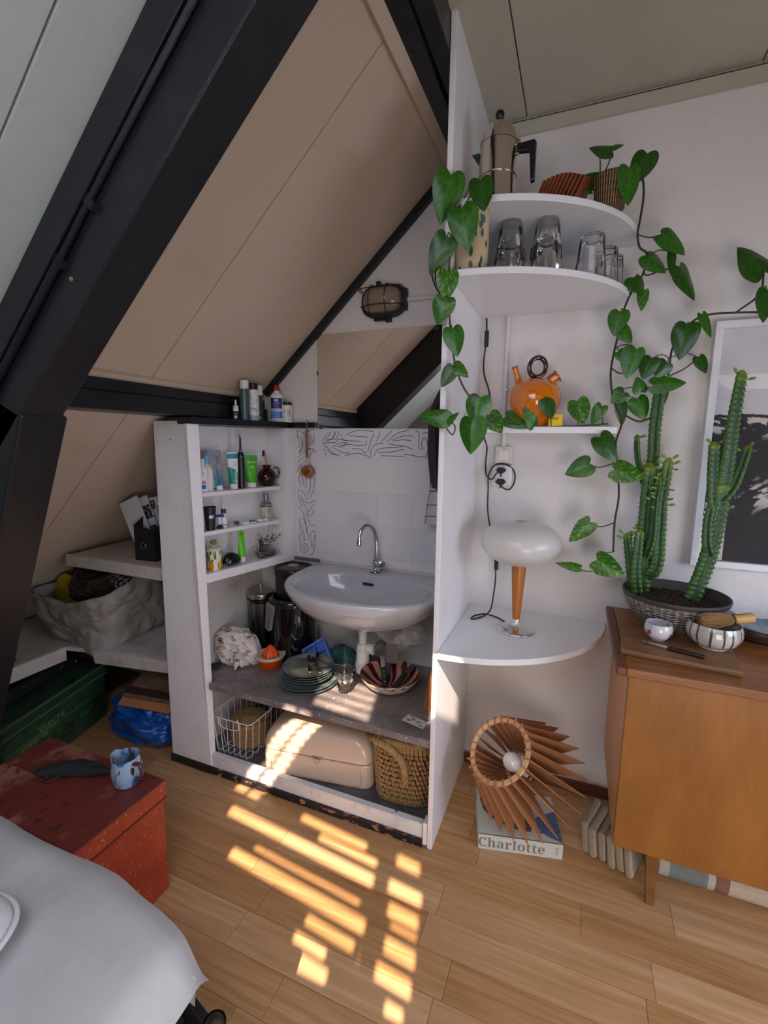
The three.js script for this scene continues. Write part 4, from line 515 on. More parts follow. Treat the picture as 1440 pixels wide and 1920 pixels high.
  put('table_knife', 'second steel table knife beside the first on the plate', 'knife', -0.595, y + 0.011, 0.345, -2.4, 0.0, knifeParts(0.08, 0.085, MAT.steel));
  put('paring_knife', 'black-handled paring knife lying at the back of the top plate', 'knife', -0.625, y + 0.012, 0.325, 0.45, 0.02, knifeParts(0.06, 0.075, MAT.blackPlastic));
  put('spoon', 'steel spoon with its handle reaching off the right of the plate', 'spoon', -0.63, y + 0.012, 0.335, 1.75, 0.03, [['bowl', warp(new THREE.SphereGeometry(1, 20, 12), (a, b2, c) => [a * 0.019, Math.min(b2, 0.1) * 0.008, c * 0.028]), MAT.steel], ['handle', bx(0.007, 0.002, 0.13, 0, 0.001, 0.09, 0.0009), MAT.steel]]);
  // tumbler

}
const tumblerG = (h, rt, rb) => grid(54, 9, (u, v) => { const k = Math.round(v * 9), a = u * 2 * PI, P = [[0.0, 0.0], [rb * 0.96, 0], [rb, 0.003], [mix(rb, rt, 0.62), h * 0.62], [rt * 0.97, h * 0.72], [rt, h - 0.001], [rt - 0.0025, h], [rt - 0.004, h * 0.72], [rb - 0.003, 0.011], [0, 0.009]][k]; const f = k >= 2 && k <= 4 ? 1 - 0.045 * Math.abs(Math.sin(a * 4.5)) : 1; return [P[0] * f * Math.cos(a), P[1], -P[0] * f * Math.sin(a)]; }, true);
{
  let b = thing('glass_tumbler', 'faceted glass tumbler standing upright on the counter before the trap', 'glass', [-0.458, CT, 0.352]);
  part('glass', tumblerG(0.098, 0.047, 0.032), MAT.glass, b);
  // ice tray
  b = thing('ice_tray', 'light blue six-cell silicone ice cube tray tilted behind the plates', 'ice tray', [-0.684, 0.497, 0.196]);
  { const ex = V(0.1, 0.07, -0.04).normalize(), ez = V(0.116, -0.066, 0.05); ez.addScaledVector(ex, -ez.dot(ex)).normalize(); b.quaternion.setFromRotationMatrix(new THREE.Matrix4().makeBasis(ex, ez.clone().cross(ex), ez)); b.position.addScaledVector(ez, 0.12).y += 0.012; }
  { const W = 0.112, D = 0.145, H = 0.036, m = std(0x5f7fd0, 0.55), t = 0.004, g = [bx(W, t, D, 0, t / 2, -D / 2)]; for (let i = 0; i <= 2; i++) g.push(bx(t * (i % 2 ? 1 : 1.6), H, D, -W / 2 + i * W / 2, H / 2, -D / 2, 0.0015)); for (let j = 0; j <= 3; j++) g.push(bx(W, H, t * (j % 3 ? 1 : 1.6), 0, H / 2, -j * D / 3, 0.0015)); part('tray', mg(g), m, b); part('rim', mg([bx(W + 0.012, 0.004, 0.008, 0, H, 0.002, 0.0015), bx(W + 0.012, 0.004, 0.008, 0, H, -D - 0.002, 0.0015), bx(0.008, 0.004, D + 0.01, -W / 2 - 0.002, H, -D / 2, 0.0015), bx(0.008, 0.004, D + 0.01, W / 2 + 0.002, H, -D / 2, 0.0015)]), m, b); }
  b = thing('green_cloth', 'crumpled striped teal cloth behind the ice tray', 'cloth', [-0.575, CT, 0.125], 0.3);
  part('cloth', warp(new THREE.SphereGeometry(1, 44, 28), (x, yy, z) => { const n = 0.1 * Math.sin(x * 9 + z * 5) + 0.12 * nz(x * 2, yy * 2, z * 2); return [x * 0.075 * (1 + n * 0.4), Math.max(0.001, (yy + 0.75) * 0.046 * (1 + n) * (1 - 0.35 * x)), z * 0.05 * (1 + n)]; }), std(0xffffff, 0.95, { map: canvas(128, 128, (c, w, h) => { bg(c, w, h, '#2e5852'); c.fillStyle = '#467d74'; for (let i = 0; i < 8; i++) c.fillRect(i * 16, 0, 6, h); }) }), b);
  // clear plastic bag
  b = thing('plastic_bag', 'crinkled clear plastic bag hanging under the right side of the basin', 'plastic bag', [-0.27, 0.66, 0.2]);
  part('film', grid(48, 30, (u, v) => { const a = u * 2 * PI, t = v, r = 0.115 * Math.sin(clamp(0.1 + t * 0.9) * PI * 0.95), n = 1 + 0.28 * nz(Math.cos(a) * 2.5, t * 5, Math.sin(a) * 2.5); return [r * n * Math.cos(a) + 0.01, 0.075 - t * 0.125 + 0.02 * nz(a * 2, t * 7), -0.6 * r * n * Math.sin(a)]; }, true), phy(0xffffff, 0.1, { transmission: 0.9, thickness: 0, ior: 1.4 }), b);
  // serving bowl with kitchen knives
  b = thing('serving_bowl', 'glazed bowl with dark red brush stripes inside and a pale speckled outside', 'bowl', [-0.285, CT, 0.265]);
  part('bowl', lathe(smooth([[0.0001, 0.001], [0.05, 0.001], [0.055, 0.004], [0.1, 0.03], [0.126, 0.062], [0.13, 0.072]], 40), 56), phy(0xffffff, 0.25, { map: tex(256, 64, (u, v) => { const k = sst(0.1, 0.25, fbm(u * 30, v * 8, 3, 3)) * sst(0.5, 0.9, v); return [mix(206, 70, k), mix(190, 42, k), mix(178, 38, k)]; }), clearcoat: 0.5 }), b);
  part('glaze', lathe(smooth([[0.13, 0.072], [0.1285, 0.0735], [0.124, 0.062], [0.098, 0.033], [0.055, 0.009], [0.0001, 0.006]], 40), 56), phy(0xffffff, 0.12, { clearcoat: 0.8, map: tex(512, 128, (u, v) => { const s = Math.sin((u + 0.05 * v + 0.015 * nz(u * 20, v * 3)) * 2 * PI * 13), k = sst(-0.25, 0.35, s + 0.7 * fbm(u * 14, v * 5, 2)); const c = [mix(196, 86, k), mix(150, 22, k), mix(126, 22, k)]; const e = sst(0.9, 1, 1 - v); return c.map((q, i) => mix(q, [95, 25, 25][i], e)); }) }), b);
  const kn = (l, x, z, ry, lean, bl, hl, mat, wide = 0.03) => { const t = thing('kitchen_knife', l, 'knife', [x, CT + 0.016, z], ry, 'knives in the glazed bowl'); t.rotation.set(lean, ry, 0, 'YXZ'); part('handle', bx(0.024, hl, 0.014, 0, hl / 2, 0, 0.006), MAT.darkPlastic, t); part('blade', ext([[-0.012, hl - 0.004], [wide - 0.012, hl], [wide - 0.01, hl + bl * 0.6], [wide * 0.4 - 0.01, hl + bl * 0.92], [-0.012, hl + bl]], 0.002, 0.0004).translate(0, 0, -0.001), mat, t); for (let i = 0; i < 3; i++) part('rivet', cyl(0.003, 0.003, 0.016, 10).rotateX(PI / 2).translate(0, hl * (0.25 + 0.25 * i), -0.008), MAT.steel, t); };
  kn('kitchen knife with a wide grey blade standing up out of the bowl', -0.305, 0.245, 0.2, -0.2, 0.13, 0.085, std(0x8d8882, 0.3, { metalness: 0.9 }), 0.05);
  kn('kitchen knife leaning left at the front of the bowl', -0.30, 0.285, 0.5, -0.75, 0.05, 0.085, MAT.steel);
  kn('kitchen knife lying to the right in the bowl', -0.262, 0.278, -0.55, -0.95, 0.05, 0.085, MAT.steel);
  b = thing('chopping_board', 'wooden chopping board leaning on the divider at the counter end', 'chopping board', [-0.105, CT, 0.21]); b.rotation.z = -0.17;
  part('board', uvm(bb(0, 0.03, 0, 0.36, -0.14, 0.16, 0.006)), wood(0xb47a4c, 0x8a5630, 0.4, 0.1, { vertical: true, st: 4 }), b);
  b = thing('paper_card', 'small white printed card with green bowls lying at the counter edge', 'card', [-0.105, CT + 0.0005, 0.452], -0.25);
  part('card', bb(-0.048, 0.048, 0, 0.0006, -0.024, 0.024), std(0xdedbd8, 0.6), b);
  part('print', new THREE.PlaneGeometry(0.094, 0.046).rotateX(-PI / 2).translate(0, 0.0009, 0), label(256, 128, (c, w, h) => { bg(c, w, h, '#dedbd8'); txt(c, 'SPROUT', 60, 16, 18, '#2b2b2b'); for (const [x, y2] of [[95, 45], [165, 62]]) { c.strokeStyle = '#5d6b25'; c.lineWidth = 7; c.beginPath(); c.ellipse(x, y2, 24, 16, 0.1, 0, 7); c.stroke(); c.fillStyle = '#b5b25e'; c.fill(); } c.fillStyle = '#2f4a33'; c.beginPath(); c.moveTo(25, 72); c.lineTo(95, 76); c.lineTo(60, 102); c.fill(); c.fillStyle = '#6e6a72'; c.beginPath(); c.ellipse(210, 104, 25, 9, 0, 0, 7); c.fill(); }), b);
}
// ================================================================ UNDER THE COUNTER
{
  const wire = std(0xe6e4e2, 0.35);
  let b = thing('wire_basket', 'white wire storage basket at the left under the counter', 'basket', [-0.975, 0.061, 0.33]);
  const w = [], T = [[-0.11, 0.16], [0.115, 0.16], [0.115, -0.16], [-0.11, -0.16]], Bt = T.map(([x, z]) => [x * 0.84, z * 0.93]), ht = 0.185;
  part('rim', tube([...T, T[0]].flatMap(([x, z], i, a) => i < 4 ? [[x * 0.97, ht, z * 0.98], [mix(x, a[i + 1][0], 0.06), ht, mix(z, a[i + 1][1], 0.06)], [mix(x, a[i + 1][0], 0.94), ht, mix(z, a[i + 1][1], 0.94)]] : []), 0.0028, 80, 6, true), wire, b);
  const U = (a, b2, c, d) => w.push(tube([a, [mix(a[0], b2[0], 0.98), mix(a[1], b2[1], 0.98), mix(a[2], b2[2], 0.98)], b2, c, d], 0.0017, 24, 5));
  for (let i = 0; i < 6; i++) { const t = (i + 0.5) / 6, x = mix(-0.11, 0.115, t), xb = x * 0.84; w.push(tube([[x, ht, 0.16], [xb, 0.006, 0.149], [xb, 0.004, 0.14], [xb, 0.004, -0.14], [xb, 0.006, -0.149], [x, ht, -0.16]], 0.0017, 40, 5)); }
  for (let i = 0; i < 7; i++) { const z = mix(-0.14, 0.14, i / 6), zb = z * 0.93; w.push(tube([[-0.11, ht, z], [-0.0924, 0.006, zb], [-0.088, 0.002, zb], [0.09, 0.002, zb], [0.0966, 0.006, zb], [0.115, ht, z]], 0.0017, 40, 5)); }
  w.push(tube([[-0.06, ht, 0.163], [-0.055, ht - 0.036, 0.162], [0.05, ht - 0.036, 0.162], [0.052, ht, 0.163], [0.05, ht + 0.014, 0.163], [0.043, ht, 0.163]], 0.0022, 40, 6));
  part('wire', mg(w), wire, b).userData.kind = 'stuff';
  b = thing('lidded_straw_pot', 'coiled straw pot with a spiral lid inside the wire basket', 'straw pot', [-0.972, 0.068, 0.345]);
  const straw = std(0xffffff, 0.85, { map: tex(256, 256, (u, v) => { const k = clamp(0.5 + fbm(u * 40, v * 6, 3, 3) + 0.3 * nz(u * 120, v * 20)); return [mix(226, 176, k), mix(192, 132, k), mix(138, 82, k)]; }), bumpMap: brush, bumpScale: 0.003 });
  { const g = []; for (let i = 0; i < 9; i++) g.push(tor(0.083, 0.0068, 0, 0.007 + i * 0.011, 0, 48)); part('coils', mg(g.map((q) => warp(q, (x, y, z) => [x + 0.0012 * nz(x * 200, y * 200, z * 200), y, z + 0.0012 * nz(z * 200, x * 200, y * 90)]))), straw, b);
    const sp = []; for (let i = 0; i < 170; i++) { const a = i * 0.21, r = 0.087 * (1 - i / 172); sp.push([r * Math.cos(a) * (1 + 0.05 * (1 - r / 0.09)), 0.107 + 0.016 * (1 - r / 0.087), r * Math.sin(a) * (0.9 + 0.1 * r / 0.087)]); } part('lid', tube(sp, 0.0074, 500, 7), straw, b); part('loop', tube([[0.06, 0.115, -0.05], [0.075, 0.15, -0.06], [0.09, 0.17, -0.05], [0.088, 0.14, -0.03], [0.08, 0.115, -0.02]], 0.0025, 24, 5), std(0xcdbd9a, 0.9), b); }
  // bread bin
  b = thing('bread_bin', 'cream enamel bread bin with a rounded hinged lid under the counter', 'bread bin', [-0.563, 0.061, 0.322], 0.145);
  const em = phy(0xe2c9b2, 0.28, { clearcoat: 0.6, clearcoatRoughness: 0.15 }), rect = (w2, d, r) => { const s = new THREE.Shape(); s.moveTo(-w2 + r, -d); s.lineTo(w2 - r, -d); s.quadraticCurveTo(w2, -d, w2, -d + r); s.lineTo(w2, d - r); s.quadraticCurveTo(w2, d, w2 - r, d); s.lineTo(-w2 + r, d); s.quadraticCurveTo(-w2, d, -w2, d - r); s.lineTo(-w2, -d + r); s.quadraticCurveTo(-w2, -d, -w2 + r, -d); return s; };
  part('body', ext(rect(0.252, 0.148, 0.055), 0.108, 0.008).rotateX(-PI / 2), em, b);
  part('seam', ext(rect(0.2485, 0.1445, 0.053), 0.006).rotateX(-PI / 2).translate(0, 0.107, 0), std(0x7d6a5a, 0.4), b);
  const lidP = [[0.998, 0.113], [1.0, 0.118], [0.998, 0.128], [0.975, 0.152], [0.92, 0.18], [0.83, 0.202], [0.7, 0.215], [0.5, 0.221], [0.25, 0.223], [0.001, 0.2235]], ro = rect(0.252, 0.148, 0.055).getSpacedPoints(96);
  part('lid', grid(96, lidP.length - 1, (u, v) => { const [k, y] = lidP[Math.round(v * (lidP.length - 1))], p = ro[Math.round(u * 96) % 96]; return [p.x * k, y, -p.y * (k > 0.9 ? k : mix(k, 1, 0.02))]; }, true), em, b);
  part('latch', mg([ext([[-0.018, 0], [0.018, 0], [0.004, -0.022], [-0.004, -0.022]], 0.012, 0.002).translate(0.012, 0.112, 0.146), bx(0.05, 0.006, 0.012, 0.012, 0.114, 0.149, 0.002)]), MAT.steel, b);
  part('badge', bx(0.034, 0.02, 0.001, -0.115, 0.104, 0.1487, 0.0004), label(96, 56, (c, w2, h) => { bg(c, w2, h, '#d9d7d6'); c.strokeStyle = '#303036'; c.lineWidth = 4; c.strokeRect(4, 4, 88, 48); txt(c, 'BROOD', 48, 30, 24, '#303036'); }), b);
  part('panel_line', mg([tube([[-0.2, 0.085, 0.1484], [-0.2, 0.02, 0.1484], [0.2, 0.02, 0.1484], [0.2, 0.085, 0.1484]], 0.0012, 60, 5)]), std(0xb59d88, 0.3), b);
  // woven straw basket with braided handle
  b = thing('straw_tote', 'woven straw tote basket with a braided handle at the right under the counter', 'basket', [-0.165, 0.061, 0.345], 0.1);
  const ring = (a, y) => { const c = Math.cos(a), s = Math.sin(a), e = 3.2, k = Math.pow(Math.pow(Math.abs(c), e) + Math.pow(Math.abs(s), e), -1 / e), t = y / 0.3, g = (0.9 + 0.16 * Math.pow(t, 0.8)) * (t < 0.06 ? 0.93 + t : 1); return [0.128 * g * c * k, y, 0.125 * g * s * k]; };
  part('lining', grid(64, 10, (u, v) => { const p = ring(-u * 2 * PI, 0.004 + v * 0.262); return [p[0] * 0.955, p[1], p[2] * 0.955]; }, true), std(0x4a2f18, 0.95), b);
  part('bottom', warp(cyl(0.12, 0.12, 0.006, 48), (x, y, z) => { const a = Math.atan2(z, x), r = Math.hypot(x, z) / 0.12, p = ring(a, 0.004); return [p[0] * r * 0.97, y, p[2] * r * 0.97]; }), straw, b);
  { const g = [], rows = 11, n = 56; for (let j = 0; j < rows; j++) for (let i = 0; i < n; i++) { const a = (i + (j % 2) * 0.5 + rr(-0.1, 0.1)) / n * 2 * PI, y0 = 0.004 + j * 0.0222, p = ring(a, y0), q = ring(a + 0.02, y0 + 0.019), o = 1.004 + rr(0, 0.012); g.push(bar([p[0] * o, p[1], p[2] * o], [q[0] * (o + 0.01), q[1] - 0.0035, q[2] * (o + 0.01)], 0.0118, 0.0055, 0)); if (i % 2 === j % 2) { const r2 = ring(a + 0.045, y0 + 0.026); g.push(bar([q[0], q[1] - 0.003, q[2]], [r2[0], r2[1], r2[2]], 0.006, 0.004)); } } part('weave', mg(g), straw, b).userData.kind = 'stuff'; }
  { const g = [], n = 60; for (let i = 0; i < n; i++) { const a = i / n * 2 * PI, p = ring(a, 0.248), q = ring(a, 0.284); g.push(bar([p[0] * 1.035, p[1], p[2] * 1.035], [q[0] * 1.03, q[1], q[2] * 1.03], 0.0128, 0.008)); } part('rim_band', mg(g), straw, b); const rp = []; for (let i = 0; i < 40; i++) { const p = ring(i / 40 * 2 * PI, 0.288); rp.push([p[0] * 1.03, p[1], p[2] * 1.03]); } rp.push(rp[0]); part('rim_braid', braid(rp, 0.011, 240, 26), straw, b); }
  part('handle', braid([[-0.155, 0.225, 0.02], [-0.14, 0.266, 0.09], [-0.1, 0.285, 0.14], [-0.04, 0.27, 0.152], [0.005, 0.228, 0.153], [0.02, 0.175, 0.15], [0.022, 0.13, 0.145]], 0.0125, 120, 10), straw, b);
  b = thing('floor_screw', 'small brown screw cap on the kerb edge', 'screw', [-0.15, 0.09, 0.52]); part('cap', cyl(0.005, 0.004, 0.008, 14), std(0x5c4a3c, 0.5), b);
}
// ================================================================ LEFT: eaves storage
const crumple = (g, a, f, s = 0) => warp(g, (x, y, z) => { const n = Math.abs(nz(x * f + s, y * f, z * f)) - 0.2 + 0.5 * (Math.abs(nz(x * f * 2.3, y * f * 2.3 + s, z * f * 2.3)) - 0.2); return [x + a * n * Math.sign(x || 1), y + a * 0.7 * n, z + a * n * Math.sign(z || 1)]; });
{
  const sh = std(0xffffff, 0.5, { map: worn(0xcfcac4, 0xaea79e, 0.6, 0.8, 5), bumpMap: brush, bumpScale: 0.001 });
  let t = thing('eaves_shelf', 'upper white corner shelf under the roof slope holding the magazine file', 'shelf');
  part('board', uvm(ext([[-1.975, 0], [-1.2725, 0], [-1.2725, 0.5], [-1.93, 0.5]], 0.02).rotateX(PI / 2).translate(0, 0.922, 0)), sh, t);
  part('front_edge', uvm(bb(-1.955, -1.2725, 0.862, 0.9215, 0.5, 0.516, 0.002)), sh, t);
  t = thing('corner_shelf', 'lower white L-shaped shelf carrying the grey paper basket', 'shelf');
  part('board', uvm(ext([[-2.44, 0], [-1.2725, 0], [-1.2725, 0.49], [-1.72, 0.56], [-1.895, 0.6], [-1.895, 1.08], [-2.44, 1.08]], 0.02).rotateX(PI / 2).translate(0, 0.474, 0)), sh, t);
  part('front_edge', uvm(bar([-1.2725, 0.442, 0.497], [-1.73, 0.438, 0.565], 0.065, 0.016).translate(0, 0, 0)), sh, t);
  part('front_edge', uvm(bb(-1.9, -1.884, 0.405, 0.473, 0.6, 1.08, 0.002)), sh, t);
  // magazine file
  let b = thing('magazine_file', 'black card magazine file with a round thumb hole on the upper shelf', 'magazine file', [-1.49, 0.9225, 0.36], 0.12);
  const bk = std(0x16171b, 0.7);
  part('front', ext((() => { const s = shape([[-0.06, 0], [0.06, 0], [0.06, 0.15], [-0.06, 0.175]]); const h = new THREE.Path(); h.absarc(-0.008, 0.072, 0.013, 0, 2 * PI); s.holes.push(h); return s; })(), 0.003).translate(0, 0, 0.085), bk, b);
  part('side', mg([ext([[-0.085, 0], [0.088, 0], [0.088, 0.17], [-0.085, 0.27]], 0.003).rotateY(-PI / 2).translate(-0.057, 0, 0), ext([[-0.085, 0], [0.088, 0], [0.088, 0.15], [-0.085, 0.27]], 0.003).rotateY(-PI / 2).translate(0.06, 0, 0)]), bk, b);
  part('base', bb(-0.06, 0.06, 0, 0.003, -0.085, 0.087), bk, b); part('back', bb(-0.06, 0.06, 0, 0.27, -0.088, -0.085), bk, b);
  part('ring', tor(0.013, 0.002).rotateX(PI / 2).translate(-0.008, 0.072, 0.088), MAT.steel, b);
  const pics = label(256, 384, (c, w, h) => { bg(c, w, h, '#d6d4d8'); const g = (x, y, ww, hh, a, d) => { c.fillStyle = a; c.fillRect(x, y, ww, hh); for (let i = 0; i < 30; i++) { c.fillStyle = d[i % d.length]; c.beginPath(); c.ellipse(x + rr(8, ww - 8), y + rr(8, hh - 8), rr(3, 14), rr(3, 10), rr(0, 3), 0, 7); c.fill(); } }; g(40, 20, 90, 60, '#3a2c22', ['#8a5a32', '#c9b79c', '#2a1d15']); g(40, 120, 60, 150, '#20242c', ['#3b4048', '#14161a', '#8f949c']); g(150, 60, 95, 90, '#2b3038', ['#5a616c', '#15181c', '#a2a8b0']); g(140, 200, 110, 120, '#3d4450', ['#6a7280', '#272c33']); });
  for (let i = 0; i < 4; i++) { const p = thing('loose_paper', ['first printed leaflet leaning furthest left out of the black file', 'second leaflet with a dark picture in the black file', 'third leaflet with several photos in the black file', 'white sheet at the back right of the black file'][i], 'paper', [-1.515 + i * 0.014, 0.928, 0.40 - i * 0.03], 0.12, 'papers in the magazine file'); p.rotation.set(-0.05, 0.12, [0.42, 0.38, 0.2, 0.08][i], 'YXZ'); part('sheet', bb(-0.05, 0.068, 0.01, 0.3 - i * 0.004, -0.001, 0.0008), [std(0xd8d6da, 0.6), pics, pics, std(0xcfcdd2, 0.6)][i], p); }
  // paper basket: soft, tall walls with a dipping rim
  b = thing('paper_basket', 'large crumpled grey washable-paper basket overhanging the corner shelf', 'basket', [-1.885, 0.476, 0.31], 0.06);
  const wallF = (k) => (u, v) => { const a = u * 2 * PI, c = Math.cos(a), s = Math.sin(a), e = 7, q = Math.pow(Math.pow(Math.abs(c), e) + Math.pow(Math.abs(s), e), -1 / e); const g = mix(0.88, 1.1, Math.pow(v, 0.6)) * k; let X = 0.24 * c * q * g, Z = 0.27 * s * q * g; const h = 0.258 + 0.1 * sst(-0.05, 0.25, X) * sst(-0.3, 0.1, -Z + 0.1) - 0.03 * Math.exp(-Math.pow((X - 0.03) / 0.12, 2)) * (s > 0 ? 1 : 0); let Y = v * h; const f = 9, n = (Math.abs(nz(X * f, Y * f, Z * f)) + 0.5 * Math.abs(nz(X * f * 2.4, Y * f * 2.4, Z * f * 2.4)) - 0.32) * 0.03 * sst(0, 0.1, v); X += n * c + 0.02 * nz(Y * 5, a); Z += n * s + 0.03 * sst(0.25, 0, v) * sst(0.1, 0.9, s) * sst(-0.1, 0.2, X); return [X, Y - 0.045 * sst(0.35, 0, v) * sst(0.3, 1, s) * sst(-0.1, 0.15, X), -Z * -1]; };
  const pap = std(0xffffff, 0.8, { map: worn(0x9a958f, 0x827c76, 0.5, 0.5, 7), bumpMap: plasterBump, bumpScale: 0.004 });
  part('wall', grid(150, 56, wallF(1), true), pap, b);
  part('wall_inside', grid(80, 24, (u, v) => { const p = wallF(0.985)(u, v); return [p[0], p[1] - 0.001 + 0.002, p[2]]; }, true), pap, b);
  part('base', bb(-0.215, 0.215, 0.0005, 0.004, -0.23, 0.23), pap, b);
  const inBasket = 'things in the paper basket';
  b = thing('lunch_tray', 'yellow plastic tray standing at the left in the grey basket', 'tray', [-2.06, 0.535, 0.465], 0.1, inBasket); b.rotation.x = -0.15;
  part('tray', ext((() => { const s = new THREE.Shape(); s.moveTo(-0.1, 0); s.lineTo(0.12, 0); s.lineTo(0.12, 0.17); s.quadraticCurveTo(0.12, 0.21, 0.08, 0.222); s.lineTo(-0.02, 0.25); s.quadraticCurveTo(-0.06, 0.25, -0.075, 0.22); s.lineTo(-0.11, 0.12); return s; })(), 0.016, 0.005), std(0xb9a80c, 0.4), b);
  b = thing('dark_wicker_bowl', 'dark wicker bowl lying among the things in the grey basket', 'bowl', [-1.895, 0.595, 0.28], 0, inBasket); b.rotation.x = 0.5;
  { const g = []; for (let i = 0; i < 90; i++) { const a = rr(0, 6.28), a2 = a + rr(0.7, 2.4), r = rr(0.1, 0.165); g.push(tube([[Math.cos(a) * 0.16, 0.2 + rr(-0.02, 0.03), Math.sin(a) * 0.16], [Math.cos((a + a2) / 2) * r * 0.9, 0.24 + rr(-0.03, 0.03), Math.sin((a + a2) / 2) * r * 0.9], [Math.cos(a2) * 0.16, 0.2 + rr(-0.02, 0.03), Math.sin(a2) * 0.16]], 0.0022, 10, 4)); } part('wicker', mg(g), std(0x51463c, 0.7), b).userData.kind = 'stuff'; part('shell', lathe(smooth([[0.0001, 0.1], [0.1, 0.11], [0.16, 0.18], [0.16, 0.2], [0.1, 0.235], [0.0001, 0.24]], 30), 32), std(0x2b2622, 0.85), b); }
  b = thing('brass_wire_coil', 'coil of brass wire hooks in the grey basket', 'wire', [-1.925, 0.745, 0.43], 0, inBasket);
  { const g = []; for (let i = 0; i < 9; i++) g.push(tube([[-0.05 + i * 0.006, -0.02, 0.02], [-0.045 + i * 0.006, 0.03 + rr(-0.01, 0.015), rr(-0.02, 0.02)], [0.0 + i * 0.006, 0.045 + rr(-0.015, 0.015), rr(-0.02, 0.03)], [0.05, 0.02 + rr(-0.02, 0.02), rr(-0.02, 0.03)], [0.03, -0.01, 0.02]], 0.0022, 20, 5)); part('wire', mg(g), std(0xa87b2c, 0.3, { metalness: 1 }), b); }
  b = thing('houndstooth_cloth', 'black and white houndstooth cloth folded in the grey basket', 'cloth', [-1.80, 0.70, 0.33], -0.1, inBasket); b.rotation.set(0.35, -0.1, -0.25, 'YXZ');
  part('cloth', warp(uvm(bx(0.17, 0.13, 0.12, 0.02, 0.065, 0, 0.02)), (x, y, z) => [x, y + 0.006 * Math.sin(x * 50) + (x - 0.02) * 0.2, z + 0.012 * Math.sin(x * 28)]), std(0xffffff, 0.95, { map: (() => { const t = tex(64, 64, (u, v) => { const x = Math.floor(u * 8), y = Math.floor(v * 8); const on = (x < 4 && y < 4) || (x >= 4 && y < 4 && (x + y) % 4 < 2) || (x < 4 && y >= 4 && (x + y) % 4 < 2); const q = on ? 22 : 205; return [q, q, q + 2]; }, 0.036, 0.036); t.magFilter = THREE.NearestFilter; return t; })() }), b);
  // desk lamp behind the strut
  b = thing('desk_lamp', 'chrome desk lamp with a bent tripod leg behind the black strut', 'lamp', [-2.065, 0.475, 0.83]);
  part('globe', sph(0.085, 0, 0.23, 0, 28), phy(0x70747a, 0.08, { metalness: 0.8, clearcoat: 1 }), b);
  part('stem', mg([cyl(0.012, 0.012, 0.12, 16, 0, 0.06, 0), cyl(0.018, 0.018, 0.02, 16, 0, 0.055, 0)]), MAT.blackPlastic, b);
  for (let i = 0; i < 3; i++) { const a = [0.25, 2.4, 4.5][i], L = part('leg', tube([[0, 0.065, 0], [0.06 * Math.cos(a), 0.06, -0.06 * Math.sin(a)], [0.1 * Math.cos(a), 0.03, -0.1 * Math.sin(a)], [0.125 * Math.cos(a), 0.005, -0.125 * Math.sin(a)]], 0.0045, 20, 8), MAT.chrome, b); part('foot', sph(0.008, 0.125 * Math.cos(a), 0.008, -0.125 * Math.sin(a), 10), MAT.blackPlastic, L); }
  part('cable', tube([[0.01, 0.06, 0.02], [0.03, 0.01, 0.05], [0.0, 0.004, 0.08], [-0.03, 0.03, 0.05]], 0.0025, 20, 6), MAT.blackPlastic, b);
  b = thing('cloth_roll', 'pale rolled cloth standing on the green trunk behind the strut', 'cloth', [-1.955, 0.331, 0.96]);
  part('cloth', lathe(smooth([[0.0001, 0], [0.05, 0.001], [0.046, 0.05], [0.034, 0.12], [0.02, 0.165], [0.0001, 0.17]], 20), 24), std(0xb9b9bd, 0.9), b);
  // green trunk
  b = thing('steel_trunk', 'old dark green trunk with worn stencilled lettering under the lower shelf', 'trunk', [-1.815, 0.0, 0.70], 0.27 + PI / 2);
  const stencil = canvas(1024, 512, (c, w, h) => { bg(c, w, h, '#2f4f37'); for (let i = 0; i < 160; i++) { c.fillStyle = `rgba(${rr(15, 50)},${rr(35, 80)},${rr(20, 50)},0.35)`; c.beginPath(); c.ellipse(rr(0, w), rr(0, h), rr(10, 70), rr(5, 30), rr(0, 3), 0, 7); c.fill(); } c.fillStyle = 'rgba(60,120,75,0.5)'; c.fillRect(0, 150, w, 46); c.beginPath(); c.ellipse(760, 300, 130, 40, -0.1, 0, 7); c.fill(); txt(c, 'ELECTR', 430, 120, 74, '#6f8c4e'); txt(c, 'E. SMA', 560, 300, 92, '#131f17'); txt(c, 'ATTENT  ON', 260, 205, 44, '#97a854'); txt(c, 'ETOUCH', 480, 395, 84, '#14221a'); c.fillStyle = '#9db061'; c.fillRect(100, 160, 400, 4); for (let i = 0; i < 60; i++) { c.fillStyle = 'rgba(150,175,95,0.25)'; c.fillRect(rr(60, 420), rr(60, 250), rr(6, 50), rr(2, 7)); } });
  const gm = std(0xffffff, 0.55, { map: worn(0x2c4634, 0x18241c, 1, 0.6, 2) });
  part('body', uvm(bx(0.62, 0.24, 0.42, 0, 0.12, -0.21, 0.008)), gm, b);
  part('front_panel', bx(0.6, 0.225, 0.004, 0, 0.122, 0.001), std(0xffffff, 0.5, { map: stencil }), b);
  part('lid', uvm(bx(0.632, 0.055, 0.432, 0, 0.272, -0.21, 0.01)), gm, b);
  part('edge', mg([bx(0.632, 0.014, 0.012, 0, 0.244, 0.004, 0.004), bx(0.632, 0.014, 0.012, 0, 0.292, 0.005, 0.004)]), std(0x3e6a45, 0.45), b);
  part('corner', mg([-1, 1].map((s) => bx(0.02, 0.06, 0.02, s * 0.31, 0.27, 0.0, 0.005))), std(0x20342a, 0.5), b);
